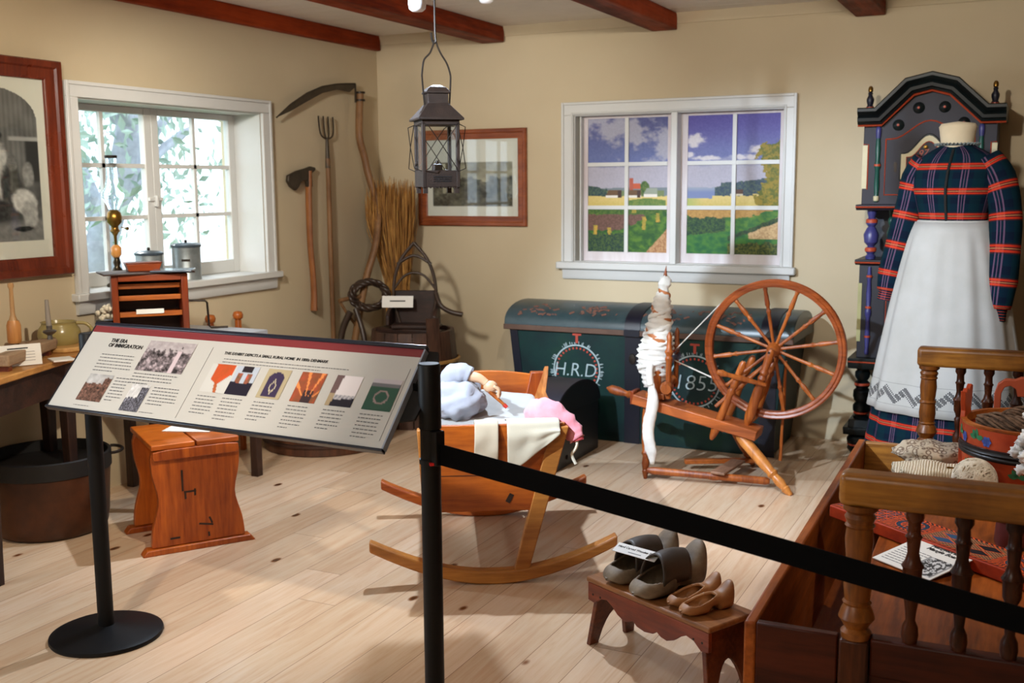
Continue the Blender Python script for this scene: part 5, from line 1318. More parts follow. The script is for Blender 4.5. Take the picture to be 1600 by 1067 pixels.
# ------------------------------------------------------------------ interpretive sign
sw_, sh_ = 1.265, 0.305
yaw = -0.063; tilt = 0.842
ux = Vector((cos(yaw), sin(yaw), 0.006)).normalized(); gx = Vector((sin(yaw), -cos(yaw), 0)); dn = (gx * cos(tilt) - Vector((0, 0, 1)) * sin(tilt)).normalized()
top_mid = Vector((2.115, -4.000, 1.076))
nz = ux.cross(-dn).normalized(); cen = top_mid + dn * (sh_ / 2)
SM = Matrix(((ux.x, -dn.x, nz.x, cen.x), (ux.y, -dn.y, nz.y, cen.y), (ux.z, -dn.z, nz.z, cen.z), (0, 0, 0, 1)))
sg = thing('exhibit_sign', 'long tilted white exhibit panel with small photographs and text on the barrier', 'sign', cen, rot=SM.to_euler())
W2, H2 = sw_ / 2, sh_ / 2
signm = paint('panel_print', rgb(188, 187, 182), 0.35, 0.02, 3, bump=0)
MB().box(-W2, W2, -H2, H2, -0.004, 0.0).build('panel', signm, sg, smooth=None)
MB().box(-W2, W2, H2 - 0.030, H2 - 0.006, 0.0, 0.0006).build('red_header_band', paint('maroon_band', rgb(124, 46, 50), 0.35, 0.03), sg, smooth=None)
fb = paint('frame_blue_black', rgb(22, 30, 44), 0.25, 0.1)
MB().box(-W2 - 0.004, W2 + 0.004, H2 - 0.006, H2 + 0.006, -0.012, 0.006).build('top_rail', fb, sg, bevel=0.002)
MB().box(-W2 - 0.004, W2 + 0.004, -H2 - 0.008, -H2, -0.014, 0.006).build('bottom_rail', fb, sg, bevel=0.002)
MB().box(W2 - 0.001, W2 + 0.004, -H2, H2 - 0.006, -0.014, 0.004).build('end_rail', paint('clear_edge', rgb(150, 160, 176), 0.2), sg)
MB().box(-W2 - 0.004, -W2 + 0.001, -H2, H2 - 0.006, -0.014, 0.001).build('end_rail', fb, sg)
# support plate behind the right end, hanging on the belt
m = MB().prism([(W2 - 0.16, H2), (W2 + 0.03, H2), (W2 + 0.06, H2 - 0.07), (W2 + 0.045, -H2 + 0.10), (W2 - 0.16, -H2 + 0.05)], -0.022, -0.015, 'XY')
m.build('back_plate', M['blackm'], sg)
for s_ in (-1, 1): MB().cbox((s_ * (W2 - 0.10), 0.06, -0.045), (0.03, 0.12, 0.06)).build('belt_hook', M['blackm'], sg)
def PX_(px, py): return ((px - 0.5) * sw_, (0.5 - py) * sh_)      # fractions across and down
def sput(px, py, z=0.0012): a, b = PX_(px, py); return T(a, b, z)
text_mesh('title', 'THE ERA\nOF IMMIGRATION', 0.0185, M['ink'], sg, sput(0.085, 0.205), bold=0.0003, line=0.95)
text_mesh('heading', 'THIS EXHIBIT DEPICTS A SMALL RURAL HOME  IN 1800s DENMARK', 0.0128, M['ink'], sg, sput(0.468, 0.235), bold=0.00015)
rnd = random.Random(21)
greyink = paint('print_grey', rgb(96, 96, 98), 0.6, 0.05, bump=0)
def para(px, py, w, n, lh=0.031, th=0.0028, name='paragraph', mat_=greyink):
    m = MB(); x0, y0 = PX_(px, py); ww = w * sw_
    for i in range(n):
        x = x0; end = x0 + ww * (rnd.uniform(0.9, 1.0) if i < n - 1 else rnd.uniform(0.4, 0.8)); y = y0 - i * lh * sh_
        while x < end:
            L = rnd.uniform(0.004, 0.014); L = min(L, end - x)
            m.add([(x, y - th / 2, 0.0008), (x + L, y - th / 2, 0.0008), (x + L, y + th / 2, 0.0008), (x, y + th / 2, 0.0008)], [(0, 1, 2, 3)])
            x += L + 0.0025
    o = m.build(name, mat_, sg, smooth=None); o['kind'] = 'stuff'; return o
def ph_land(u, v):
    n = fbm(u * 4, v * 4); n2 = fbm(u * 16, v * 16)
    if v < 0.35 - 0.2 * (u > 0.7) + n * 0.1: return (170 + n * 30,) * 3
    return (96 + n2 * 60, 70 + n2 * 44, 60 + n2 * 40)
def ph_crowd(u, v):
    n = fbm(u * 12, v * 9); n2 = fbm(u * 30, v * 24)
    if v < 0.3 + n * 0.2: return (168 + n * 20, 160 + n * 20, 162 + n * 20)
    g = 110 + n * 90 + n2 * 60
    if abs(u - 0.74) < 0.05 and v > 0.2: g = 200
    return (g, g * 0.92, g * 0.95)
def ph_ship(u, v):
    n = fbm(u * 6, v * 6); n2 = fbm(u * 22, v * 22)
    if v < 0.5 + n * 0.15 and not (u > 0.6 and v > 0.1): return (196 + n * 30,) * 3
    g = 84 + n2 * 80; return (g, g, g * 1.1)
def ph_cradle(u, v):
    if v < 0.72 - abs(u - 0.55) * 0.5 and 0.2 < u < 0.95 and v < 0.75 and not (v > 0.35 and u > 1.25 - v): return (186 + 20 * fbm(u * 5, v * 5), 80, 40)
    if abs(u - 0.25 - v * 0.35) < 0.06: return (170, 90, 50)
    return (196, 196, 192)
def ph_dolls(u, v):
    n = fbm(u * 9, v * 9)
    if v < 0.22 and 0.3 < u < 0.75: return (40, 34, 40)
    if v > 0.6 - abs(u - 0.5) * 0.1: return (34, 30, 44)
    if (abs(u - 0.3) < 0.12 or abs(u - 0.72) < 0.12) and v > 0.25: return (140 + n * 60, 84, 64)
    return (176, 186, 200)
def ph_clock(u, v):
    if abs(u - 0.5) < 0.33 and v > 0.1 + 1.4 * (u - 0.5) ** 2 and v < 0.95:
        d = abs(abs(u - 0.5) * 1.6 + abs(v - 0.6) - 0.22)
        return (200, 190, 160) if d < 0.035 else (58, 48, 76)
    return (172, 160, 130)
def ph_wheel(u, v):
    a = math.atan2(v - 1.0, u - 0.6); 
    if abs((a * 6 / pi) % 1 - 0.5) < 0.12 and v < 0.8: return (226, 140, 80)
    if v > 0.6 and abs(u - 0.6) < 0.2: return (60, 46, 50)
    return (150 + 30 * fbm(u * 5, v * 5), 80, 54)
def ph_apron(u, v):
    if u < 0.28 - 0.1 * v: return (110, 90, 90) if v < 0.6 else (168, 150, 120)
    if v > 0.82 - 0.1 * u: return (40, 38, 48)
    if v > 0.62: return (188, 186, 190) if int(u * 20 + v * 14) % 3 else (130, 130, 140)
    return (226, 220, 222)
def ph_chest(u, v):
    if v < 0.14: return (186, 180, 186)
    if v < 0.26: return (112, 112, 116)
    r = math.hypot(u - 0.5, (v - 0.58) * 1.15)
    if abs(r - 0.23) < 0.03: return (150, 130, 128)
    return (52, 84, 70)
def photo(name, x0, y0, x1, y1, fn, nx=26, ny=26):
    ax, ay = PX_(x0, y0); bx, by = PX_(x1, y1)
    picture(name, bx - ax, ay - by, nx, ny, fn, sg, T((ax + bx) / 2, (ay + by) / 2, 0.0012), 0.4)
photo('migrants_photograph', 0.082, 0.59, 0.165, 0.93 - 0.03, ph_land)
photo('group_photograph', 0.218, 0.15, 0.372, 0.50, ph_crowd, 44, 26)
photo('ship_photograph', 0.240, 0.655, 0.300, 0.985 - 0.03, ph_ship)
pxs = (0.452, 0.528, 0.620, 0.716, 0.812, 0.908)
fns = (ph_cradle, ph_dolls, ph_clock, ph_wheel, ph_apron, ph_chest)
for k, (x, fn, w_) in enumerate(zip(pxs, fns, (0.076, 0.066, 0.066, 0.068, 0.068, 0.072))):
    photo(('cradle', 'dolls', 'clock', 'wheel', 'apron', 'chest')[k] + '_photograph', x, 0.345 + 0.0 * k, x + w_, 0.655, fn)
para(0.080, 0.355, 0.125, 6, 0.038); para(0.175, 0.61, 0.050, 8, 0.036); para(0.085, 0.955, 0.07, 1, 0.03, 0.002)
para(0.222, 0.535, 0.145, 4, 0.036); para(0.312, 0.67, 0.088, 6, 0.036); para(0.306, 0.945, 0.07, 1, 0.03, 0.002)
para(0.475, 0.285, 0.37, 2, 0.034, 0.0024)
for x in pxs: para(x + 0.002, 0.70, 0.060, 6 + int(x * 10) % 2, 0.036, 0.0026)
m = MB()
for x in (0.405, 0.212): 
    a, b = PX_(x, 0.2); _, c_ = PX_(x, 0.97)
m = MB().box(PX_(0.425, 0)[0] - 0.0004, PX_(0.425, 0)[0] + 0.0004, PX_(0, 0.96)[1], PX_(0, 0.17)[1], 0, 0.0008); m.build('column_rule', greyink, sg)
m = MB().box(PX_(0.985, 0)[0] - 0.0004, PX_(0.985, 0)[0] + 0.0004, PX_(0, 0.93)[1], PX_(0, 0.22)[1], 0, 0.0008); m.build('column_rule', greyink, sg)
# ------------------------------------------------------------------ left side: table, stand and things on them
TZ = 0.775
tb_ = thing('work_table', 'old dark table with honey coloured top at the left edge under the photograph', 'table', (0, 0, 0))
top = [(0.02, -4.2), (0.80, -4.2), (0.345, -2.98), (0.30, -2.86), (0.02, -2.86)]
MB().prism(top, TZ - 0.028, TZ, 'XY').build('tabletop', wood('honey_top', rgb(206, 152, 84), rgb(156, 100, 48), 'Y', 1.0, 0.35, 0.4), tb_, bevel=0.006)
MB().prism([(0.06, -4.15), (0.745, -4.15), (0.315, -2.98), (0.06, -2.92)], TZ - 0.16, TZ - 0.029, 'XY').build('apron', M['darkwoodx'], tb_)
for x, y in ((0.665, -3.765), (0.10, -3.0), (0.10, -4.1), (0.34, -3.1)):
    MB().hexa([(x - 0.018, y - 0.018, 0), (x + 0.018, y - 0.018, 0), (x + 0.018, y + 0.018, 0), (x - 0.018, y + 0.018, 0)], [(x - 0.028, y - 0.028, TZ - 0.03), (x + 0.028, y - 0.028, TZ - 0.03), (x + 0.028, y + 0.028, TZ - 0.03), (x - 0.028, y + 0.028, TZ - 0.03)]).build('leg', M['darkwood'], tb_, bevel=0.003)

st = thing('low_stand', 'dark narrow stand with pale grey top under the little open cabinet', 'stand', (0, 0, 0))
MB().box(0.04, 0.60, -2.84, -2.02, TZ - 0.03, TZ - 0.004).build('top_board', paint('pale_blue_grey_top', rgb(168, 176, 190), 0.3, 0.1), st, bevel=0.004)
MB().box(0.07, 0.57, -2.80, -2.06, TZ - 0.12, TZ - 0.031).build('apron', M['darkwoodx'], st)
for x, y in ((0.09, -2.50), (0.54, -2.78), (0.54, -2.08), (0.09, -2.08)):
    MB().box(x - 0.022, x + 0.022, y - 0.022, y + 0.022, 0, TZ - 0.1).build('leg', M['darkwood'], st, bevel=0.003)

# copper kettle pot on the floor
kt = thing('copper_pot', 'big round brown copper cauldron with dark rim on the floor under the table', 'pot', (0.275, -3.165, 0))
cop = paint('dull_copper', rgb(88, 48, 24), 0.45, 0.35, 5, metal=0.3, c2=rgb(50, 26, 14))
MB().lathe([(0.0, 0.0), (0.215, 0.0), (0.236, 0.02), (0.244, 0.07), (0.252, 0.20), (0.258, 0.275)], 48).build('bowl', cop, kt, smooth=50)
m = MB().lathe([(0.258, 0.272), (0.264, 0.276), (0.264, 0.345), (0.257, 0.350), (0.250, 0.345), (0.250, 0.30), (0.0, 0.29)], 48, cap=False)
m.build('rim_band', paint('sooty_rim', rgb(10, 7, 7), 0.6, 0.3), kt, smooth=40)
MB().tube([(0.262 + 0.05 * sin(a_), 0.03 * cos(a_) * 1.6, 0.335 + 0.006 * cos(a_)) for a_ in [pi * k / 10 for k in range(11)]], 0.007, 7).build('handle', M['iron'], kt)
kt.rotation_euler = (0, 0, radians(48))

# pine stool in front of the pot
ps = thing('pine_stool', 'orange pine stool with waisted end boards holding a paper', 'stool', (1.0545 - 0.83 * 0.17, -3.09 + 0.555 * 0.17, 0), radians(56.2))
# local x along the end boards, local y away from the viewer
def endboard(y, nm):
    hw_, hh = 0.205, 0.435; n = 14; R_ = []
    for i in range(n + 1):
        f = i / n; z = 0.028 + (hh - 0.028) * f; w_ = 0.182 - 0.030 * math.exp(-((f - 0.48) / 0.22) ** 2) - (0.008 if f > 0.95 else 0) + 0.012 * (1 - f)
        R_.append((w_, z))
    poly = [(w_, z) for w_, z in R_] + [(-w_, z) for w_, z in R_[::-1]]
    MB().prism(poly, y - 0.016, y + 0.016, 'XZ').build('end_board', M['pinez'], ps, bevel=0.003)
    MB().prism([(-0.235, 0), (0.235, 0), (0.215, 0.026), (-0.215, 0.026)], y - 0.03, y + 0.03, 'XZ').build('foot_rail', M['pinez'], ps, bevel=0.004)
endboard(-0.17, 'a'); endboard(0.185, 'b')
m = MB().prism([(-0.178, 0.412), (-0.175, 0.4355), (-0.12, 0.441), (0.12, 0.441), (0.175, 0.4355), (0.178, 0.412), (0.172, 0.398), (-0.172, 0.398)], -0.205, -0.187, 'XZ'); m.build('front_rail', M['pinez'], ps, bevel=0.003)
for a_, b_ in ((-0.18, -0.004), (0.004, 0.18)):
    MB().box(a_, b_, -0.20, 0.225, 0.441, 0.464).build('seat_board', M['pine'], ps, bevel=0.004)
m = MB()
for (x, z, a_, l) in ((-0.06, 0.30, 1.57, 0.09), (-0.05, 0.235, 1.57, 0.03), (-0.01, 0.245, 1.57, 0.03), (-0.03, 0.25, 0, 0.05), (0.03, 0.10, 0.2, 0.06), (0.05, 0.115, 1.2, 0.03), (-0.10, 0.06, 0, 0.04), (0.04, 0.055, 1.5, 0.02)):
    MB().cbox((x, -0.1865, z), (l, 0.002, 0.008), rot=(0, a_, 0)).build('dark_mend', M['darkwoodx'], ps)
pp = MB().cbox((0, 0, 0), (0.21, 0.15, 0.002), mt=T(0.90, -2.93, 0.4665) @ RZ(radians(20))).build('paper_card', M['card'], smooth=None)
tag(pp, 'white paper card with a brown mark lying on the pine stool', 'paper')
MB().cbox((0.02, 0.0, 0.0012), (0.06, 0.012, 0.0006), rot=(0, 0, -0.9), mt=T(0.90, -2.93, 0.4665) @ RZ(radians(20))).build('brown_mark', M['oakx'], pp)

# little open cabinet with shelves, turned towards the visitor
CB = T(0.405, -2.63, TZ) @ RZ(radians(48))
cbn = thing('shelf_cabinet', 'small reddish wooden cabinet with open front and drying shelves below the window', 'cabinet', (0.405, -2.63, TZ - 0.003), radians(48))
cw_, chh, cdp = 0.345, 0.325, 0.22
m = MB()
m.box(-cw_ / 2, -cw_ / 2 + 0.03, 0, cdp, 0, chh); m.build('side_panel', M['cherryz'], cbn, bevel=0.003)
MB().box(cw_ / 2 - 0.03, cw_ / 2, 0, cdp, 0, chh).build('side_panel', M['cherryz'], cbn, bevel=0.003)
MB().box(-cw_ / 2 + 0.03, cw_ / 2 - 0.03, 0, cdp, chh - 0.03, chh).build('top_panel', M['cherry'], cbn, bevel=0.003)
MB().box(-cw_ / 2 + 0.03, cw_ / 2 - 0.03, 0, cdp, 0, 0.02).build('bottom_panel', M['cherry'], cbn, bevel=0.003)
MB().box(-cw_ / 2 + 0.03, cw_ / 2 - 0.03, cdp - 0.012, cdp, 0.02, chh - 0.03).build('back_panel', M['darkwoodx'], cbn)
for z, d_ in ((0.255, 0.06), (0.20, 0.05), (0.125, 0.02)):
    MB().box(-cw_ / 2 + 0.03, cw_ / 2 - 0.03, d_, cdp - 0.012, z, z + 0.012).cbox((0, d_, z + 0.012), (cw_ - 0.062, 0.012, 0.024)).build('shelf', M['oakx'], cbn, bevel=0.002)
MB().cbox((-0.005, 0.008, 0.150), (0.125, 0.002, 0.022)).build('paper_label', M['card'], cbn)
MB().tube([(cw_ / 2, 0.10, 0.185), (cw_ / 2 + 0.085, 0.10, 0.180), (cw_ / 2 + 0.095, 0.10, 0.17), (cw_ / 2 + 0.10, 0.10, 0.055), (cw_ / 2 + 0.11, 0.10, 0.045), (cw_ / 2 + 0.19, 0.10, 0.045)], 0.0055, 7).build('crank_handle', M['iron'], cbn)
tr_ = MB().cbox((0.0, 0.09, 0), (0.42, 0.23, 0.008), mt=CB @ T(0.0, 0.02, chh + 0.0015) @ RZ(0.12)).build('tray_board', M['darkwoodx'], smooth=30, bevel=0.003); tag(tr_, 'thin dark board lying on top of the open cabinet', 'board')
bk = MB().cbox((0.075, 0.04, 0), (0.19, 0.17, 0.008), mt=CB @ T(0.03, 0.03, chh + 0.0105) @ RZ(-0.22)).build('picture_frame', paint('steel_blue_glass', rgb(84, 96, 110), 0.15, 0.1), bevel=0.003); tag(bk, 'flat bluish glass plate leaning over the right edge of the cabinet top', 'plate')
bx_ = thing('wooden_box', 'small flared reddish wooden box on the cabinet top', 'box', CB @ Vector((-0.02, 0.135, chh + 0.0065)), radians(48) + 0.1)
MB().hexa([(-0.07, -0.03, 0), (0.07, -0.03, 0), (0.07, 0.05, 0), (-0.07, 0.05, 0)], [(-0.082, -0.037, 0.035), (0.082, -0.037, 0.035), (0.082, 0.057, 0.035), (-0.082, 0.057, 0.035)]).build('body', M['cherry'], bx_, bevel=0.002)
MB().cbox((0, 0.01, 0.039), (0.17, 0.10, 0.006)).build('lid', M['cherry'], bx_, bevel=0.002)

# sill: lamp and two canisters
lp = thing('oil_lamp', 'tall brass oil lamp with clear glass chimney on the window sill', 'lamp', (-0.10, -2.34, 0.998))
br_ = M['brass']
MB().lathe([(0.0, 0), (0.055, 0.0), (0.055, 0.012), (0.03, 0.03), (0.018, 0.045), (0.026, 0.06), (0.034, 0.075), (0.024, 0.09), (0.014, 0.105), (0.02, 0.125), (0.014, 0.14), (0.014, 0.15)], 24).build('foot', paint('dark_bronze', rgb(66, 56, 40), 0.3, 0.4, metal=0.8), lp, smooth=60)
MB().lathe([(0.016, 0.15), (0.026, 0.165), (0.027, 0.20), (0.014, 0.215)], 20).build('amber_stem', paint('amber_stem', rgb(206, 140, 70), 0.35), lp, smooth=60)
MB().lathe([(0.008, 0.215), (0.010, 0.26), (0.024, 0.28), (0.034, 0.285), (0.024, 0.295), (0.022, 0.31), (0.045, 0.33), (0.048, 0.355), (0.042, 0.38), (0.020, 0.395), (0.0, 0.396)], 24, sx=0.8, sy=0.8).build('burner', br_, lp, smooth=60)
MB().tube([(0.045, 0, 0.305), (0.085, 0, 0.300)], 0.003, 6).lathe([(0.009, 0), (0.009, 0.005)], 10, T(0.085, 0, 0.300) @ RY(pi / 2)).build('wick_knob', br_, lp)
chim = NT('lamp_glass', 0.03); chim.b.inputs['Transmission Weight'].default_value = 1.0; chim.b.inputs['IOR'].default_value = 1.12; chim.b.inputs['Base Color'].default_value = (0.93, 0.96, 1, 1)
MB().lathe([(0.026, 0.395), (0.036, 0.42), (0.055, 0.455), (0.055, 0.48), (0.040, 0.51), (0.030, 0.55), (0.027, 0.62), (0.027, 0.66)], 28, cap=False).build('glass_chimney', chim.m, lp, smooth=180)
MB().lathe([(0.022, 0.655), (0.030, 0.655), (0.032, 0.668), (0.024, 0.670)], 24, cap=False).build('chimney_rim', M['iron'], lp)
tin = paint('grey_blue_tin', rgb(150, 158, 160), 0.35, 0.3, 8, metal=0.5, c2=rgb(106, 112, 112))
def canister(loc, r, h, label, knob, txt):
    t = thing('tin_canister', label, 'canister', loc, 0, 'tins on the window sill')
    MB().lathe([(0, 0), (r, 0), (r, 0.006), (r - 0.002, 0.01), (r - 0.002, h - 0.012)], 32).build('body', tin, t, smooth=40)
    MB().lathe([(r + 0.003, h - 0.016), (r + 0.004, h - 0.004), (r - 0.01, h + 0.004), (0.0, h + 0.010)], 32).build('lid', paint('dark_blue_lid', rgb(70, 82, 92), 0.3, metal=0.4), t, smooth=40)
    MB().lathe([(0.006, h + 0.006), (0.009, h + 0.016), (0.006, h + 0.024), (0, h + 0.025)], 12).build('knob', M['iron'], t)
    return t
canister((-0.105, -2.11, 0.998), 0.072, 0.165, 'left round grey tin canister with dark lid on the window sill', 1, 0)
c2_ = canister((-0.075, -1.86, 0.998), 0.079, 0.195, 'right taller grey tin canister with faded lettering on the window sill', 1, 0)
MB().cbox((0, -0.0785, 0.11), (0.045, 0.002, 0.012), mt=RZ(radians(40))).build('faded_mark', M['iron'], c2_)

# things on the work table
jg = thing('stoneware_jug', 'round olive-yellow glazed jug with curved handle behind the candlestick', 'jug', (0.155, -2.955, TZ), radians(40))
gz = paint('olive_glaze', rgb(168, 152, 96), 0.22, 0.25, 5)
MB().lathe([(0, 0), (0.062, 0.0), (0.066, 0.008), (0.088, 0.03), (0.095, 0.06), (0.090, 0.09), (0.076, 0.110), (0.074, 0.118), (0.079, 0.124), (0.072, 0.124), (0.068, 0.11), (0.0, 0.10)], 36).build('body', gz, jg, smooth=60)
MB().tube(smooth_path([(0.076, 0, 0.116), (0.115, 0, 0.112), (0.142, 0, 0.085), (0.146, 0, 0.05), (0.138, 0, 0.02)], 5), 0.008, 8).build('handle', gz, jg, smooth=60)
cs = thing('iron_candlestick', 'slim grey candle in a pewter drip-pan holder stuck on the wooden beam', 'candlestick', (0.268, -3.105, TZ + 0.068))
pw_ = paint('pewter', rgb(120, 116, 112), 0.35, 0.3, metal=0.7)
MB().lathe([(0.0, 0.0), (0.012, 0.0), (0.010, 0.018), (0.026, 0.03), (0.030, 0.036), (0.026, 0.04), (0.012, 0.044), (0.013, 0.06), (0.010, 0.062)], 20).build('holder', pw_, cs, smooth=50)
MB().tube([(0, 0, 0.045), (-0.004, 0, 0.10), (-0.006, 0, 0.175)], [0.0125, 0.011, 0.008], 12).build('candle', paint('grey_tallow', rgb(150, 142, 132), 0.5), cs)
bl = thing('wooden_beam', 'grey weathered wooden beam with a short foot across the table corner', 'beam', (0.35, -3.30, TZ), radians(118))
gw = wood('grey_weathered', rgb(178, 152, 122), rgb(130, 104, 80), 'X', 1.0, 0.6, 0.4)
MB().box(-0.26, 0.245, -0.035, 0.035, 0.022, 0.068).build('beam_block', gw, bl, bevel=0.006)
MB().box(0.17, 0.20, -0.025, 0.025, 0.0, 0.022).build('foot', M['cherryz'], bl)
MB().box(-0.24, -0.21, -0.025, 0.025, 0.0, 0.022).build('foot', M['cherryz'], bl)
MB().lathe([(0.024, 0), (0.028, 0.02), (0.022, 0.045)], 16, T(0.245, 0, 0.045) @ RY(pi / 2)).build('screw_end', gw, bl)
cdm = T(0.405, -3.40, TZ + 0.046) @ RZ(radians(62)) @ RX(radians(78))
cd_ = MB().cbox((0, 0, 0), (0.20, 0.088, 0.002), mt=cdm).build('info_card', M['card'], smooth=None); tag(cd_, 'white info card standing on the front corner of the honey table', 'card')
m = MB().cbox((0.01, 0.028, 0.0014), (0.08, 0.005, 0.0006), mt=cdm); m.build('text_line', M['ink'], cd_)
for k in range(4): MB().cbox((0.0, 0.012 - 0.012 * k, 0.0014), (0.15, 0.0016, 0.0006), mt=cdm).build('text_line', greyink, cd_)
ml = thing('wooden_mallet', 'turned wooden bottle-shaped mallet with long neck at the left edge', 'mallet', (0.215, -3.245, TZ + 0.0))
MB().lathe([(0.0, 0.068), (0.026, 0.068), (0.029, 0.08), (0.029, 0.145), (0.022, 0.165)], 20).build('head', wood('mallet_wood', rgb(206, 146, 84), rgb(166, 104, 52), 'Z', 1.2, 0.4, 0.3), ml, smooth=50)
MB().lathe([(0.018, 0.165), (0.010, 0.19), (0.008, 0.30), (0.013, 0.312), (0.012, 0.325), (0.0, 0.330)], 16).build('neck', wood('mallet_neck', rgb(206, 166, 116), rgb(166, 126, 80), 'Z', 1.2, 0.4, 0.3), ml, smooth=50)
MB().lathe([(0.0, 0), (0.03, 0), (0.032, 0.01), (0.02, 0.03), (0.018, 0.068)], 16).build('foot', gw, ml)
bd = MB().prism([(0.16, -3.12), (0.30, -3.06), (0.335, -2.95), (0.30, -2.88), (0.22, -2.875), (0.20, -2.96)], TZ + 0.0005, TZ + 0.022, 'XY').build('carved_board', wood('pale_board', rgb(222, 178, 112), rgb(186, 138, 78), 'X', 1.0, 0.4, 0.3), bevel=0.006)
tag(bd, 'pale curved wooden board lying beside the jug on the table', 'board')
b2_ = MB().cbox((0.44, -3.20, TZ + 0.004), (0.09, 0.10, 0.007), rot=(0, 0, 1.1)).build('paper_stack', M['card'], bevel=0.001); tag(b2_, 'small stack of white papers near the table edge beside the beam', 'paper')
b3_ = MB().cbox((0, 0, 0), (0.16, 0.05, 0.05), mt=T(0.12, -3.12, TZ + 0.026) @ RZ(1.1)).build('wooden_block', gw, bevel=0.01); tag(b3_, 'weathered wooden block lying behind the candle on the table', 'block')
# reel with two posts beyond the stand
rl = thing('wooden_stand', 'small brown wooden stand with two round-topped posts beyond the sign', 'stand', (0, 0, 0))
for (x, y) in ((0.10, -1.66), (0.075, -1.86)):
    MB().cbox((x, y, 0.38), (0.028, 0.028, 0.76)).build('post', M['oak'], rl, bevel=0.004)
    MB().lathe([(0.012, 0.758), (0.026, 0.765), (0.030, 0.785), (0.022, 0.803), (0, 0.808)], 16, T(x, y, 0)).build('post_knob', M['oak'], rl, smooth=60)
MB().tube([(0.10, -1.66, 0.68), (0.075, -1.86, 0.68)], 0.012, 8).build('cross_rod', M['oak'], rl)
MB().cbox((0.0875, -1.76, 0.16), (0.05, 0.26, 0.025)).build('stretcher', M['darkwood'], rl)
"""white flowers in a small dark pot by the cabinet"""
fp = thing('flower_pot', 'small pot of white and violet flowers behind the sign left of the cabinet', 'plant', (0.235, -2.755, TZ - 0.004))
MB().lathe([(0, 0), (0.03, 0), (0.026, 0.03), (0.040, 0.075), (0.042, 0.115), (0.034, 0.116), (0, 0.10)], 16).build('pot', M['iron'], fp)
m = MB()
rn = random.Random(2)
for k in range(26): m.ball((rn.uniform(-.04, .04), rn.uniform(-.04, .04), 0.125 + rn.uniform(0, .055)), 0.012, 6, 4)
m.build('flower_heads', M['linen'], fp); fp.children[-1]['kind'] = 'stuff'
# ------------------------------------------------------------------ slide-out sleeping bench at the right
bn = thing('sleeping_bench', 'old brown spindle-ended wooden bench with its box drawer pulled out to the left', 'bench', (3.80, -3.90, 0), radians(1.1))
yw = wood('yellow_old_varnish', rgb(168, 112, 44), rgb(92, 50, 14), 'X', 1.0, 0.34, 0.85, spec=0.35)
ywz = wood('yellow_old_varnish_z', rgb(150, 88, 30), rgb(76, 38, 10), 'Z', 1.2, 0.3, 0.85, spec=0.35)
bw = wood('brown_bench_board', rgb(172, 90, 32), rgb(92, 40, 12), 'Y', 0.9, 0.38, 0.5, 0.2, spec=0.2)
bwx = wood('brown_bench_board_x', rgb(78, 30, 12), rgb(34, 10, 4), 'X', 0.9, 0.4, 0.5, spec=0.2)
spz = wood('dark_spindle', rgb(84, 42, 20), rgb(36, 16, 8), 'Z', 1.5, 0.28, 0.5, spec=0.2)
BL_, BW_ = 2.13, 1.30          # length (y) and width (x)
SZ = 0.435
MB().box(0.0, BW_, 0.02, BL_ - 0.02, SZ - 0.025, SZ).build('seat_board', bw, bn, bevel=0.004)
for y in (0.0, BL_):
    # square base posts with turned upper part
    for x in (0.035, BW_ - 0.035):
        PB = [(0.034, 0.43), (0.036, 0.445), (0.026, 0.455), (0.034, 0.468), (0.042, 0.48), (0.036, 0.50), (0.030, 0.512), (0.034, 0.518), (0.029, 0.524), (0.033, 0.56), (0.029, 0.60), (0.034, 0.606), (0.028, 0.614), (0.033, 0.67), (0.030, 0.70), (0.035, 0.706), (0.030, 0.712), (0.036, 0.726), (0.030, 0.736), (0.040, 0.745), (0.040, 0.757)]
        MB().cbox((x, y, 0.215), (0.068, 0.068, 0.43)).build('corner_post', ywz if y else spz, bn, bevel=0.006)
        MB().lathe(PB, 22, T(x, y, 0)).build('turned_post', ywz, bn, smooth=40)
    MB().box(-0.012, BW_ + 0.01, y - 0.036, y + 0.036, 0.755, 0.835).build('top_rail', yw, bn, bevel=0.016, seg=3)
    MB().box(0.07, BW_ - 0.07, y - 0.022, y + 0.022, 0.345, 0.438).build('lower_rail', bwx, bn, bevel=0.006)
    MB().box(0.07, BW_ - 0.07, y - 0.012, y + 0.012, 0.06, 0.345).build('end_panel', bwx, bn)
    SPp = [(0, 0.017), (0.06, 0.020), (0.12, 0.018), (0.17, 0.011), (0.24, 0.013), (0.33, 0.017), (0.36, 0.011), (0.40, 0.014), (0.44, 0.020), (0.56, 0.022), (0.58, 0.026), (0.62, 0.018), (0.68, 0.013), (0.78, 0.016), (0.80, 0.020), (0.82, 0.015), (0.90, 0.014), (0.94, 0.021), (1, 0.020)]
    x = 0.155
    while x < BW_ - 0.08:
        MB().turned((x, y, 0.438), (x, y, 0.757), SPp, 14).build('spindle', spz, bn, smooth=40); x += 0.1055
MB().box(BW_ - 0.03, BW_, 0.03, BL_ - 0.03, SZ, 0.80).build('back_panel', bw, bn)
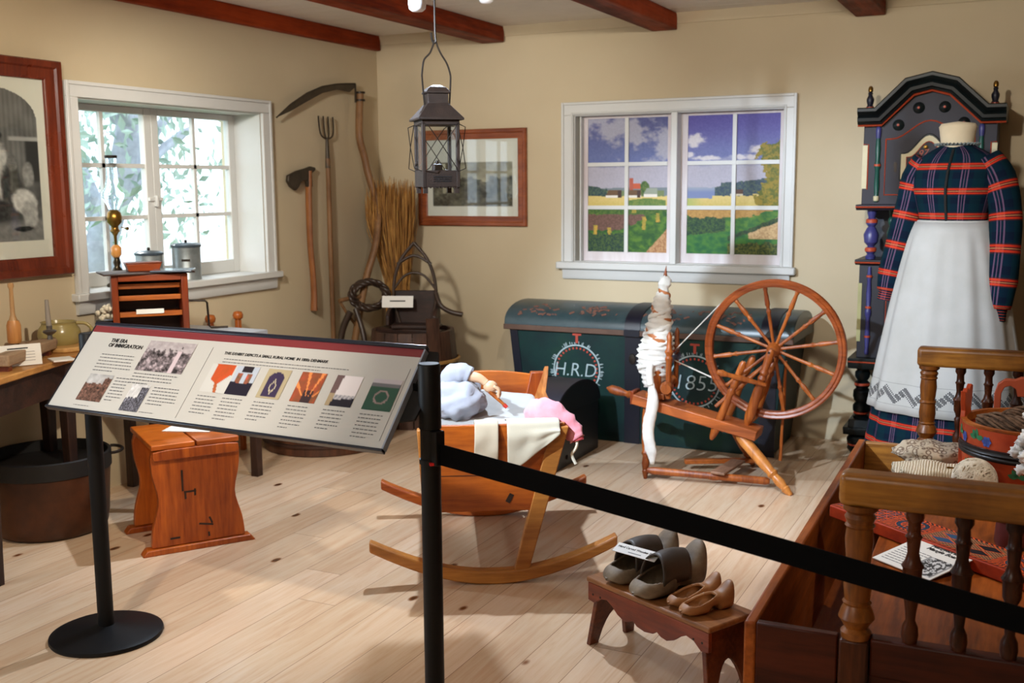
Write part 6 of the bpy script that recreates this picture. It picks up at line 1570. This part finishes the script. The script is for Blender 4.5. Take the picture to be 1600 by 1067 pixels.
# the drawer box
bo = MB()
dx_ = -0.232
MB().box(dx_ - 0.0, dx_ + 0.030, 0.0, BL_, 0.02, 0.424).build('box_side', bw, bn, bevel=0.006)
MB().box(dx_ + 0.030, -0.006, 0.0, 0.028, 0.02, 0.424).build('box_end', bwx, bn, bevel=0.004)
MB().hexa([(dx_ + 0.03, BL_ - 0.07, 0.06), (-0.006, BL_ - 0.07, 0.06), (-0.006, BL_ - 0.04, 0.06), (dx_ + 0.03, BL_ - 0.04, 0.06)], [(dx_ + 0.03, BL_ - 0.035, 0.42), (-0.006, BL_ - 0.035, 0.42), (-0.006, BL_ - 0.0, 0.42), (dx_ + 0.03, BL_ - 0.0, 0.42)]).build('box_end', yw, bn, bevel=0.004)
MB().box(dx_ + 0.030, 0.6, 0.03, BL_ - 0.04, 0.05, 0.07).build('box_bottom', bw, bn)
MB().box(-0.03, -0.006, 0.03, BL_ - 0.05, 0.07, 0.28).build('front_apron', bw, bn, bevel=0.003)

# ---- carved mangle board
mb_ = thing('mangle_board', 'long red carved mangle board with blue geometric ornament lying across the bench', 'board', (3.705, -2.965, SZ + 0.002), radians(-38))
rp_ = NT('red_worn_paint', 0.55, spec=0.2); rp_.col(rp_.ramp(rp_.noise(rp_.coord((1, 1, 1)), 9, 5, 0.6), [(0.3, rgb(130, 40, 16)), (0.6, rgb(186, 62, 24)), (0.8, rgb(150, 76, 40))]))
MB().box(-0.06, 0.80, -0.072, 0.072, 0, 0.040).build('board', rp_.m, mb_, bevel=0.005)
bc = paint('blue_black_carving', rgb(44, 62, 78), 0.5, 0.4, 30); bk_ = paint('dark_carving', rgb(40, 26, 24), 0.6, 0.3)
def carve(u, v):
    x = u * 0.86; y = (v - 0.5) * 0.144            # metres along and across the board
    OR = (214, 82, 26); DK = (12, 16, 26); BL = (34, 74, 108); RD = (150, 50, 26)
    if abs(y) > 0.068 or x < 0.006: return RD
    if abs(y) > 0.058: return DK if (x * 55 + abs(y) * 60) % 1 < 0.5 else OR
    def rosette(cx, R):
        dx, dy = x - cx, y; r = math.hypot(dx, dy); a = math.atan2(dy, dx)
        if r > R: return None
        ring = int(r / R * 4); f = (r / R * 4) % 1
        if f < 0.14: return OR
        n = (4, 10, 18, 26)[min(ring, 3)]
        p = (a / (2 * pi) * n + ring * 0.5 + f * 0.5) % 1
        return DK if p < 0.55 else (BL if ring == 2 else OR)
    if x < 0.20:
        cs = 0.0385; gx = (x / cs) % 1 - 0.5; gy = ((y + 0.058) / cs) % 1 - 0.5
        if abs(abs(gx) - 0.5) < 0.05 or abs(abs(gy) - 0.5) < 0.05: return OR
        if abs(abs(gx) - abs(gy)) < 0.035 or abs(gx) < 0.03 or abs(gy) < 0.03: return OR
        return DK if (abs(gx) > abs(gy)) == (int(x / cs) % 2 == 0) else BL if max(abs(gx), abs(gy)) < 0.33 else DK
    if x < 0.36:
        c = rosette(0.28, 0.066)
        if c: return c
        return DK if (x * 90 + y * 90) % 1 < 0.4 else OR
    if x < 0.60:
        for cx, col_ in ((0.42, BL), (0.54, DK)):
            for cy in (-0.027, 0.027):
                d = abs(x - cx) / 0.052 + abs(y - cy) / 0.025
                if d < 0.86: return col_
                if d < 1: return OR
        return DK if (x * 70 - y * 110) % 1 < 0.3 else (150, 100, 66)
    if x < 0.74:
        c = rosette(0.67, 0.060)
        if c: return c
    return DK if (x * 80 + y * 40) % 1 < 0.45 else OR
picture('carved_ornament', 0.852, 0.138, 426, 69, carve, mb_, T(0.37, 0, 0.0408), 0.5)
rb = thing('round_carved_box', 'small round dark red carved box standing on the mangle board at the right edge', 'box', (4.155, -3.03, SZ + 0.0))
MB().lathe([(0, 0.0), (0.052, 0.0), (0.054, 0.01), (0.050, 0.07), (0.056, 0.078), (0.054, 0.09), (0.0, 0.094)], 26).build('body', paint('oxblood', rgb(92, 36, 34), 0.4, 0.3), rb, smooth=40)
m = MB()
for k in range(8): m.cbox((0.028 * cos(k * pi / 4), 0.028 * sin(k * pi / 4), 0.0935), (0.028, 0.008, 0.003), rot=(0, 0, k * pi / 4))
m.build('blue_star', paint('blue_star', rgb(70, 96, 120), 0.5), rb); m = None

# ---- mangle board card
cm_ = T(3.936, -3.325, SZ + 0.022) @ RZ(radians(-37)) @ RX(radians(10))
cc = MB().cbox((0, 0, 0), (0.205, 0.195, 0.0025), mt=cm_).build('label_card', M['card'], smooth=None)
tag(cc, 'white label card headed Mangle Board lying on the bench seat', 'card')
def ctext(nm, body, size, x, y, **k): return text_mesh(nm, body, size, M['ink'], cc, cm_ @ T(x, y, 0.0016), shear=0.25, **k)
ctext('heading', 'Manglebræt\nMangle Board', 0.0205, -0.035, 0.062, bold=0.0004, line=0.95)
rnd = random.Random(5)
m = MB()
for i in range(8):
    x = -0.088; y = 0.012 - i * 0.0125
    while x < 0.0:
        L = rnd.uniform(0.006, 0.016); m.cbox((x + L / 2, y, 0.0017), (L, 0.0024, 0.0005), mt=cm_); x += L + 0.003
o = m.build('paragraph', greyink, cc, smooth=None); o['kind'] = 'stuff'
picture('drawing', 0.085, 0.10, 24, 28, lambda u, v: (60 + 150 * (fbm(u * 9, v * 9) > 0.0),) * 3 if 0.12 < u < 0.95 else (150,) * 3, cc, cm_ @ T(0.052, -0.038, 0.0018), 0.6)

# ---- knitting, yarn ball, painted basket
kn = NT('brown_cream_knit', 0.95, spec=0.1)
v = kn.coord((1, 1, 1), rand=False); vo = kn.n('ShaderNodeTexVoronoi'); kn.l(v, vo.inputs['Vector']); vo.inputs['Scale'].default_value = 48
kn.col(kn.ramp(vo.outputs['Distance'], [(0.26, rgb(196, 182, 160)), (0.38, rgb(96, 72, 58)), (0.6, rgb(190, 174, 150))])); kn.bump(vo.outputs['Distance'], 0.8, 0.004)
kc = NT('cream_knit', 0.95, spec=0.1)
wv = kc.n('ShaderNodeTexWave'); kc.l(kc.coord((1, 1, 1), rand=False), wv.inputs['Vector']); wv.inputs['Scale'].default_value = 34; wv.inputs['Distortion'].default_value = 3
kc.col(kc.ramp(wv.outputs['Fac'], [(0.2, rgb(182, 164, 136)), (0.7, rgb(228, 216, 192))])); kc.bump(wv.outputs['Fac'], 0.8, 0.003)
k1 = MB().ball((3.865, -2.22, SZ + 0.056), (0.135, 0.10, 0.052), 28, 16, 0.30, 2.2).build('knitted_shawl', kn.m, smooth=180); tag(k1, 'folded brown and cream patterned knit behind the cream knitting', 'knitwear')
k2 = thing('cream_knitting', 'cream knitted piece with a wooden needle beside the yarn ball', 'knitwear', (3.905, -2.43, SZ))
MB().ball((-0.03, 0, 0.042), (0.135, 0.075, 0.038), 26, 14, 0.35, 2.0).build('knit', kc.m, k2, smooth=180)
MB().tube([(0.02, -0.03, 0.072), (0.11, 0.01, 0.060)], 0.004, 6).build('needle', M['brass'], k2)
yb = thing('yarn_ball', 'big cream ball of yarn in front of the painted basket', 'yarn', (4.022, -2.605, SZ + 0.076))
yc = NT('cream_yarn', 0.9, spec=0.1); yc.col(yc.ramp(yc.noise(yc.coord((1, 1, 1)), 30, 3), [(0.3, rgb(176, 162, 140)), (0.7, rgb(226, 216, 196))]))
MB().ball((0, 0, 0), 0.067, 20, 14).build('core', yc.m, yb, smooth=180)
m = MB(); rn = random.Random(9)
def wind(m_, R, n, th):
    for k in range(n):
        ax = Vector((rn.gauss(0, 1), rn.gauss(0, 1), rn.gauss(0, 1))).normalized(); q = ax.orthogonal().normalized(); w_ = ax.cross(q); off = rn.uniform(-0.55, 0.55)
        r_ = math.sqrt(1 - off * off)
        m_.tube([(ax * off + q * (r_ * cos(a)) + w_ * (r_ * sin(a))) * R for a in [2 * pi * j / 30 for j in range(30)]], th, 5, closed=True)
wind(m, 0.0700, 72, 0.0034)
o = m.build('wound_strands', yc.m, yb, smooth=180); o['kind'] = 'stuff'

BK = (4.185, -2.345, SZ)
bs = thing('painted_pail', 'round orange-red painted wooden pail with flowers and black band holding brown yarn', 'pail', BK)
og = NT('orange_red_pail_paint', 0.38); og.col(og.ramp(og.noise(og.coord((1, 1, 1)), 8, 5, 0.6), [(0.3, rgb(156, 52, 24)), (0.6, rgb(192, 76, 38))]))
PR = 0.222
MB().lathe([(0.0, 0.0), (PR - 0.012, 0.0), (PR - 0.006, 0.02), (PR + 0.006, 0.235), (PR - 0.010, 0.235), (PR - 0.014, 0.06), (0, 0.05)], 64).build('staved_wall', og.m, bs, smooth=40)
for z, h in ((0.125, 0.042), (0.0, 0.022)):
    m = MB()
    m.lathe([(PR + 0.001, z), (PR + 0.010, z + 0.004), (PR + 0.012, z + h * 0.33), (PR + 0.008, z + h * 0.42), (PR + 0.013, z + h * 0.6), (PR + 0.009, z + h * 0.75), (PR + 0.011, z + h * 0.95), (PR + 0.004, z + h)], 64, cap=False)
    m.build('black_hoop', paint('black_withy', rgb(20, 18, 22), 0.4, 0.3), bs, smooth=60)
m = MB().lathe([(PR - 0.008, 0.212), (PR + 0.007, 0.232), (PR + 0.007, 0.240), (PR - 0.012, 0.240), (PR - 0.016, 0.215)], 64, cap=False); m.build('rim', M['oakx'], bs, smooth=40)
def onpail(a, z, r=PR + 0.0055): return T(cos(a) * r, sin(a) * r, z) @ RZ(a + pi / 2) @ RX(radians(90))
# tall ears
for a in (radians(172), radians(20)):
    mm = Matrix.Translation((cos(a) * (PR - 0.004), sin(a) * (PR - 0.004), 0)) @ RZ(a - pi / 2)
    ear = [(-0.055, 0.03), (-0.055, 0.24), (-0.048, 0.262), (-0.06, 0.29), (-0.066, 0.335), (-0.045, 0.325), (-0.02, 0.338), (0.01, 0.328), (0.04, 0.345), (0.062, 0.338), (0.060, 0.29), (0.048, 0.262), (0.055, 0.24), (0.055, 0.03)]
    e_ = MB().prism(ear, -0.008, 0.008, 'XZ', mm).build('ear', og.m, bs, bevel=0.002)
gp = paint('leaf_green_paint', rgb(46, 128, 84), 0.45, 0.2, 20); bp = paint('cornflower_paint', rgb(70, 96, 180), 0.45, 0.3, 30); wp = paint('petal_white_paint', rgb(224, 218, 206), 0.5, 0.1)
def leafp(m_, a, z, th, l, w): 
    m_.add([onpail(a, z) @ RZ(th) @ Vector(p) for p in ((0, 0, 0), (l * 0.35, -w, 0), (l * 0.75, -w * 0.8, 0), (l, 0, 0), (l * 0.75, w * 0.8, 0), (l * 0.35, w, 0))], [(0, 1, 2, 3, 4, 5)])
for (ad, z) in ((222, 0.195), (212, 0.085), (262, 0.085), (285, 0.20), (192, 0.19)):
    a = radians(ad); m = MB()
    for th in (0.25, 1.57, 2.9, 2.2): leafp(m, a, z, th, 0.034, 0.009)
    m.build('painted_leaves', gp, bs, smooth=None)
    m = MB(); a2 = a + 0.20
    for k in range(6): leafp(m, a2, z - 0.004, k * pi / 3, 0.020, 0.008)
    m.build('painted_flower', bp if ad != 212 else wp, bs, smooth=None)
m = MB()
m = MB().tube(smooth_path([(PR * 0.45, PR * 0.7, 0.235), (PR * 0.45, PR * 0.7, 0.30), (PR * 0.40, PR * 0.5, 0.325), (PR * 0.35, PR * 0.3, 0.30)], 3), 0.016, 8)
# brown skeins inside
ys = NT('brown_handspun_yarn', 0.9, spec=0.1); ys.col(ys.ramp(ys.noise(ys.coord((1, 1, 1)), 40, 3), [(0.3, rgb(70, 52, 40)), (0.7, rgb(126, 100, 80))]))
def skein(c, ln, r, n, rz, label, tw=3.0):
    t = thing('yarn_skein', label, 'yarn', c, rz, None)
    m = MB()
    for k in range(n):
        ph = 2 * pi * k / n; rr_ = r * (0.55 + 0.45 * ((k * 7) % 5) / 4)
        m.tube([(-ln / 2 + ln * j / 16, rr_ * cos(ph + tw * j / 16) * (0.55 + 0.45 * sin(pi * j / 16)), rr_ * sin(ph + tw * j / 16) * (0.55 + 0.45 * sin(pi * j / 16)) * 0.8) for j in range(17)], 0.0055, 6)
    m.build('strands', ys.m, t, smooth=180)['kind'] = 'stuff'
    MB().ball((0, 0, 0), (ln * 0.46, r * 0.75, r * 0.6), 14, 10).build('core', ys.m, t, smooth=180)
    return t
skein((4.11, -2.425, SZ + 0.235), 0.20, 0.048, 22, radians(-20), 'dark brown twisted yarn skein at the front of the pail')
skein((4.175, -2.345, SZ + 0.25), 0.17, 0.050, 24, radians(30), 'brown plied yarn skein lying at the back of the pail', 6.0)
MB().lathe([(0, 0.05), (PR - 0.02, 0.05), (PR - 0.02, 0.155), (0, 0.16)], 32).build('inner_fill', paint('dark_wool_fill', rgb(50, 38, 30), 0.95), bs)
# terracotta coloured wooden clamp behind the pail
tc_ = thing('red_wooden_clamp', 'orange-red arched wooden piece standing behind the pail', 'clamp', (4.10, -2.0, SZ))
ar = [(-0.05, 0.0), (-0.05, 0.27), (-0.04, 0.305), (-0.015, 0.325), (0.02, 0.325), (0.04, 0.335), (0.075, 0.335), (0.075, 0.29), (0.11, 0.285), (0.11, 0.262), (0.03, 0.262), (0.024, 0.29), (0.005, 0.302), (-0.015, 0.295), (-0.026, 0.27), (-0.026, 0.0)]
MB().prism(ar, -0.02, 0.02, 'XZ').build('arched_body', paint('terracotta_paint', rgb(190, 88, 56), 0.45, 0.2), tc_, bevel=0.003)
MB().box(0.075, 0.11, -0.022, 0.022, 0.285, 0.31).build('wedge', M['oak'], tc_, bevel=0.003)
wr_ = thing('raw_wool', 'tuft of raw white curly wool hanging over the pail at the right edge', 'wool', (4.178, -2.665, SZ + 0.20))
m = MB(); rn = random.Random(31)
for k in range(22): m.ball((rn.gauss(0.01, 0.016), rn.gauss(0, 0.014), -0.07 + k * 0.009), (0.020, 0.020, 0.019), 14, 10, 0.9, 5)
m.build('wool_tuft', M['wool'], wr_, smooth=180)

# ------------------------------------------------------------------ foot stool with clogs
fs_ = thing('foot_stool', 'small brown stool with scalloped apron carrying wooden shoes', 'stool', (3.19, -3.34, 0), radians(-27))
fw = wood('worn_redbrown', rgb(128, 64, 28), rgb(70, 28, 10), 'X', 1.2, 0.4, 0.6)
FL, FD, FH = 0.54, 0.205, 0.235
MB().box(-FL / 2, FL / 2, -FD / 2, FD / 2, FH - 0.018, FH).build('seat_top', wood('worn_top', rgb(160, 104, 56), rgb(104, 62, 32), 'X', 1.2, 0.42, 0.6), fs_, bevel=0.005)
def scal(x):
    pts = [(-0.27, -0.055), (-0.235, -0.055), (-0.20, -0.040), (-0.165, -0.050), (-0.135, -0.072), (-0.10, -0.085), (-0.07, -0.078), (-0.055, -0.070), (-0.035, -0.088), (0.0, -0.096), (0.02, -0.090), (0.032, -0.082)]
    return pts
left = [(-0.265, 0), (-0.265, -0.060), (-0.235, -0.064), (-0.205, -0.042), (-0.175, -0.036), (-0.15, -0.048), (-0.125, -0.068), (-0.095, -0.080), (-0.070, -0.076), (-0.052, -0.066), (-0.035, -0.078), (0.0, -0.084), (0.035, -0.078), (0.052, -0.066), (0.070, -0.076), (0.095, -0.080), (0.125, -0.068), (0.15, -0.048), (0.175, -0.036), (0.205, -0.042), (0.235, -0.064), (0.265, -0.060), (0.265, 0)]
for y in (-FD / 2 + 0.004, FD / 2 - 0.018):
    MB().prism([(x, FH - 0.019 + z) for x, z in left], y, y + 0.014, 'XZ').build('scalloped_apron', wood('apron_redbrown', rgb(142, 62, 30), rgb(84, 30, 12), 'X', 1.2, 0.4, 0.5), fs_, bevel=0.002)
for s_ in (-1, 1):
    n = 10; poly = [(-0.085, FH - 0.02), (-0.10, 0.0), (-0.062, 0.0)] + [(-0.062 + 0.124 * i / n, 0.11 * sin(pi * i / n) ** 0.7) for i in range(1, n)] + [(0.062, 0.0), (0.10, 0.0), (0.085, FH - 0.02)]
    mtx = Matrix.Translation((s_ * (FL / 2 - 0.045), 0, 0)); sh = Matrix.Identity(4); sh[0][2] = -s_ * 0.16; off = Matrix.Translation((s_ * 0.16 * FH, 0, 0))
    MB().prism(poly, -0.009, 0.009, 'YZ', off @ mtx @ sh).build('leg_board', fw, fs_, bevel=0.003)
m = MB()
for x in (-0.24, -0.205, 0.205, 0.24): MB().lathe([(0.004, 0), (0.004, 0.0012)], 8, T(x, -FD / 2 + 0.0045, FH - 0.055) @ RX(radians(90))).build('nail', M['iron'], fs_)

def clog(name, label, loc, rz, L, Wd, H, mt_, backh, group):
    """hollow wooden shoe: rings along the length, inner shell, open top; toe at -x, heel at +x"""
    t = thing(name, label, 'shoe', loc, rz, group)
    n = 46; seg = 44
    def prof(f):
        w = math.sqrt(max(0.0, 1 - (1 - min(1, f / 0.34)) ** 2)) ** 0.85
        w *= 1 - 0.20 * ss(0.42, 0.62, f) + 0.06 * ss(0.62, 0.8, f)
        if f > 0.86: w *= math.sqrt(max(0.05, 1 - ((f - 0.86) / 0.155) ** 2 * 0.8))
        return Wd / 2 * w
    rings = []; openr = []
    for i in range(n + 1):
        f = i / n; x = -L / 2 + L * f; w = max(prof(f), 0.004)
        top = H * (0.62 + 0.38 * ss(0.1, 0.52, f)) if f < 0.52 else H * (1.0 - 0.05 * ss(0.52, 0.7, f) + backh * ss(0.72, 1.0, f))
        if f < 0.12: top *= (0.35 + 0.65 * (f / 0.12) ** 0.5)
        bot = 0.0 + (0.22 * H * (1 - ss(0, 0.16, f))) + 0.016 * ss(0.45, 0.55, f) * (1 - ss(0.66, 0.72, f))
        ring = []
        for k in range(seg):
            a = 2 * pi * k / seg; ca, sa = cos(a), sin(a)
            yy = w * (abs(ca) ** 0.75) * (1 if ca >= 0 else -1)
            zz = (bot + top) / 2 + (top - bot) / 2 * (abs(sa) ** 0.8) * (1 if sa >= 0 else -1)
            ring.append(Vector((x, yy, zz)))
        rings.append(ring)
    return t, rings, n, seg
def make_clog(name, label, loc, rz, L, Wd, H, mt_, open0, open1, backh, group, dark, band=False):
    t, rings, n, seg = clog(name, label, loc, rz, L, Wd, H, mt_, backh, group)
    # outer shell without the faces of the opening on top
    m = MB(); vs = [p for r in rings for p in r]; fs = []
    def is_open(i, k):
        f = (i + 0.5) / n; a = 2 * pi * (k + 0.5) / seg
        if not (open0 < f < open1): return False
        q = (f - open0) / (open1 - open0); half = 0.95 * math.sqrt(max(0, 1 - (2 * q - 1) ** 2)) + 0.12
        return abs(a - pi / 2) < half
    for i in range(n):
        for k in range(seg):
            if not is_open(i, k): fs.append((i * seg + k, i * seg + (k + 1) % seg, (i + 1) * seg + (k + 1) % seg, (i + 1) * seg + k))
    fs.append(tuple(range(seg))[::-1]); fs.append(tuple(n * seg + k for k in range(seg)))
    m.add(vs, fs); o = m.build('shell', mt_, t, smooth=180)
    sd = o.modifiers.new('thickness', 'SOLIDIFY'); sd.thickness = 0.009; sd.offset = -1
    sb = o.modifiers.new('subsurf', 'SUBSURF'); sb.levels = 1; sb.render_levels = 1
    return t, rings, n, seg
cgw = NT('grey_worn_clog_wood', 0.6); cgw.col(cgw.ramp(cgw.noise(cgw.coord((1, 1, 1)), 14, 5, 0.65), [(0.3, rgb(84, 70, 56)), (0.55, rgb(122, 106, 86)), (0.8, rgb(146, 132, 110))])); cgw.bump(cgw.noise(cgw.coord((1, 1, 1)), 60, 3), 0.25, 0.003)
ctw = NT('tan_clog_wood', 0.5); ctw.col(ctw.ramp(ctw.noise(ctw.coord((0.3, 1, 1)), 22, 5, 0.6), [(0.3, rgb(126, 80, 42)), (0.7, rgb(176, 122, 72))]))
def fsp(x, y, z=0.0): v_ = Matrix.Translation((3.19, -3.34, FH)) @ RZ(radians(-27)) @ Vector((x, y, z)); return v_
lea = paint('dark_leather', rgb(70, 60, 52), 0.5, 0.35, 16)
CR = radians(60)
for (x, y, nm, lab) in ((-0.155, 0.03, 0, 'grey worn wooden clog farthest left on the foot stool'), (-0.012, 0.01, 1, 'grey worn wooden clog second from the left on the foot stool')):
    t, R_, n, seg = make_clog('wooden_clog', lab, fsp(x, y, 0.001), CR, 0.285, 0.115, 0.092, cgw.m, 0.12, 0.74, 0.62, 'large worn clogs', M['blackm'])
    # leather instep band standing up over the opening
    m = MB(); rows = []
    for i in range(11):
        f = i / 10; xx = -0.045 + 0.115 * f; hh = 0.128 + 0.008 * sin(pi * f); ww = 0.055
        rows.append([(xx + 0.02 * (abs(2 * k / 16 - 1)) * (-1), ww * cos(pi * k / 16) * (1.02), 0.045 + (hh - 0.045) * sin(pi * k / 16) ** 0.8) for k in range(17)])
    m.loft(rows, False, False); o = m.build('leather_instep', lea, t, smooth=180); sd = o.modifiers.new('thickness', 'SOLIDIFY'); sd.thickness = 0.006
for (x, y, lab) in ((0.105, 0.005, 'small tan wooden clog third from the left on the foot stool'), (0.175, -0.015, 'small tan wooden clog at the right end of the foot stool')):
    t, R_, n, seg = make_clog('small_clog', lab, fsp(x, y, 0.001), radians(52), 0.185, 0.068, 0.056, ctw.m, 0.13, 0.66, 0.55, 'small tan clogs', M['blackm'])
cm2 = T(*fsp(-0.105, -0.035, 0.112)) @ RZ(radians(-17)) @ RX(radians(24))
cc2 = MB().cbox((0, 0, 0), (0.165, 0.042, 0.002), mt=cm2).build('label_card', M['card'], smooth=None)
tag(cc2, 'narrow white label card resting on the two big grey clogs', 'card')
text_mesh('heading', 'Hand Carved Wooden Shoes', 0.0125, M['ink'], cc2, cm2 @ T(0, 0.002, 0.0012), align='CENTER', shear=0.2, bold=0.0001)
MB().cbox((0, -0.011, 0.0012), (0.05, 0.0025, 0.0004), mt=cm2).build('text_line', greyink, cc2)
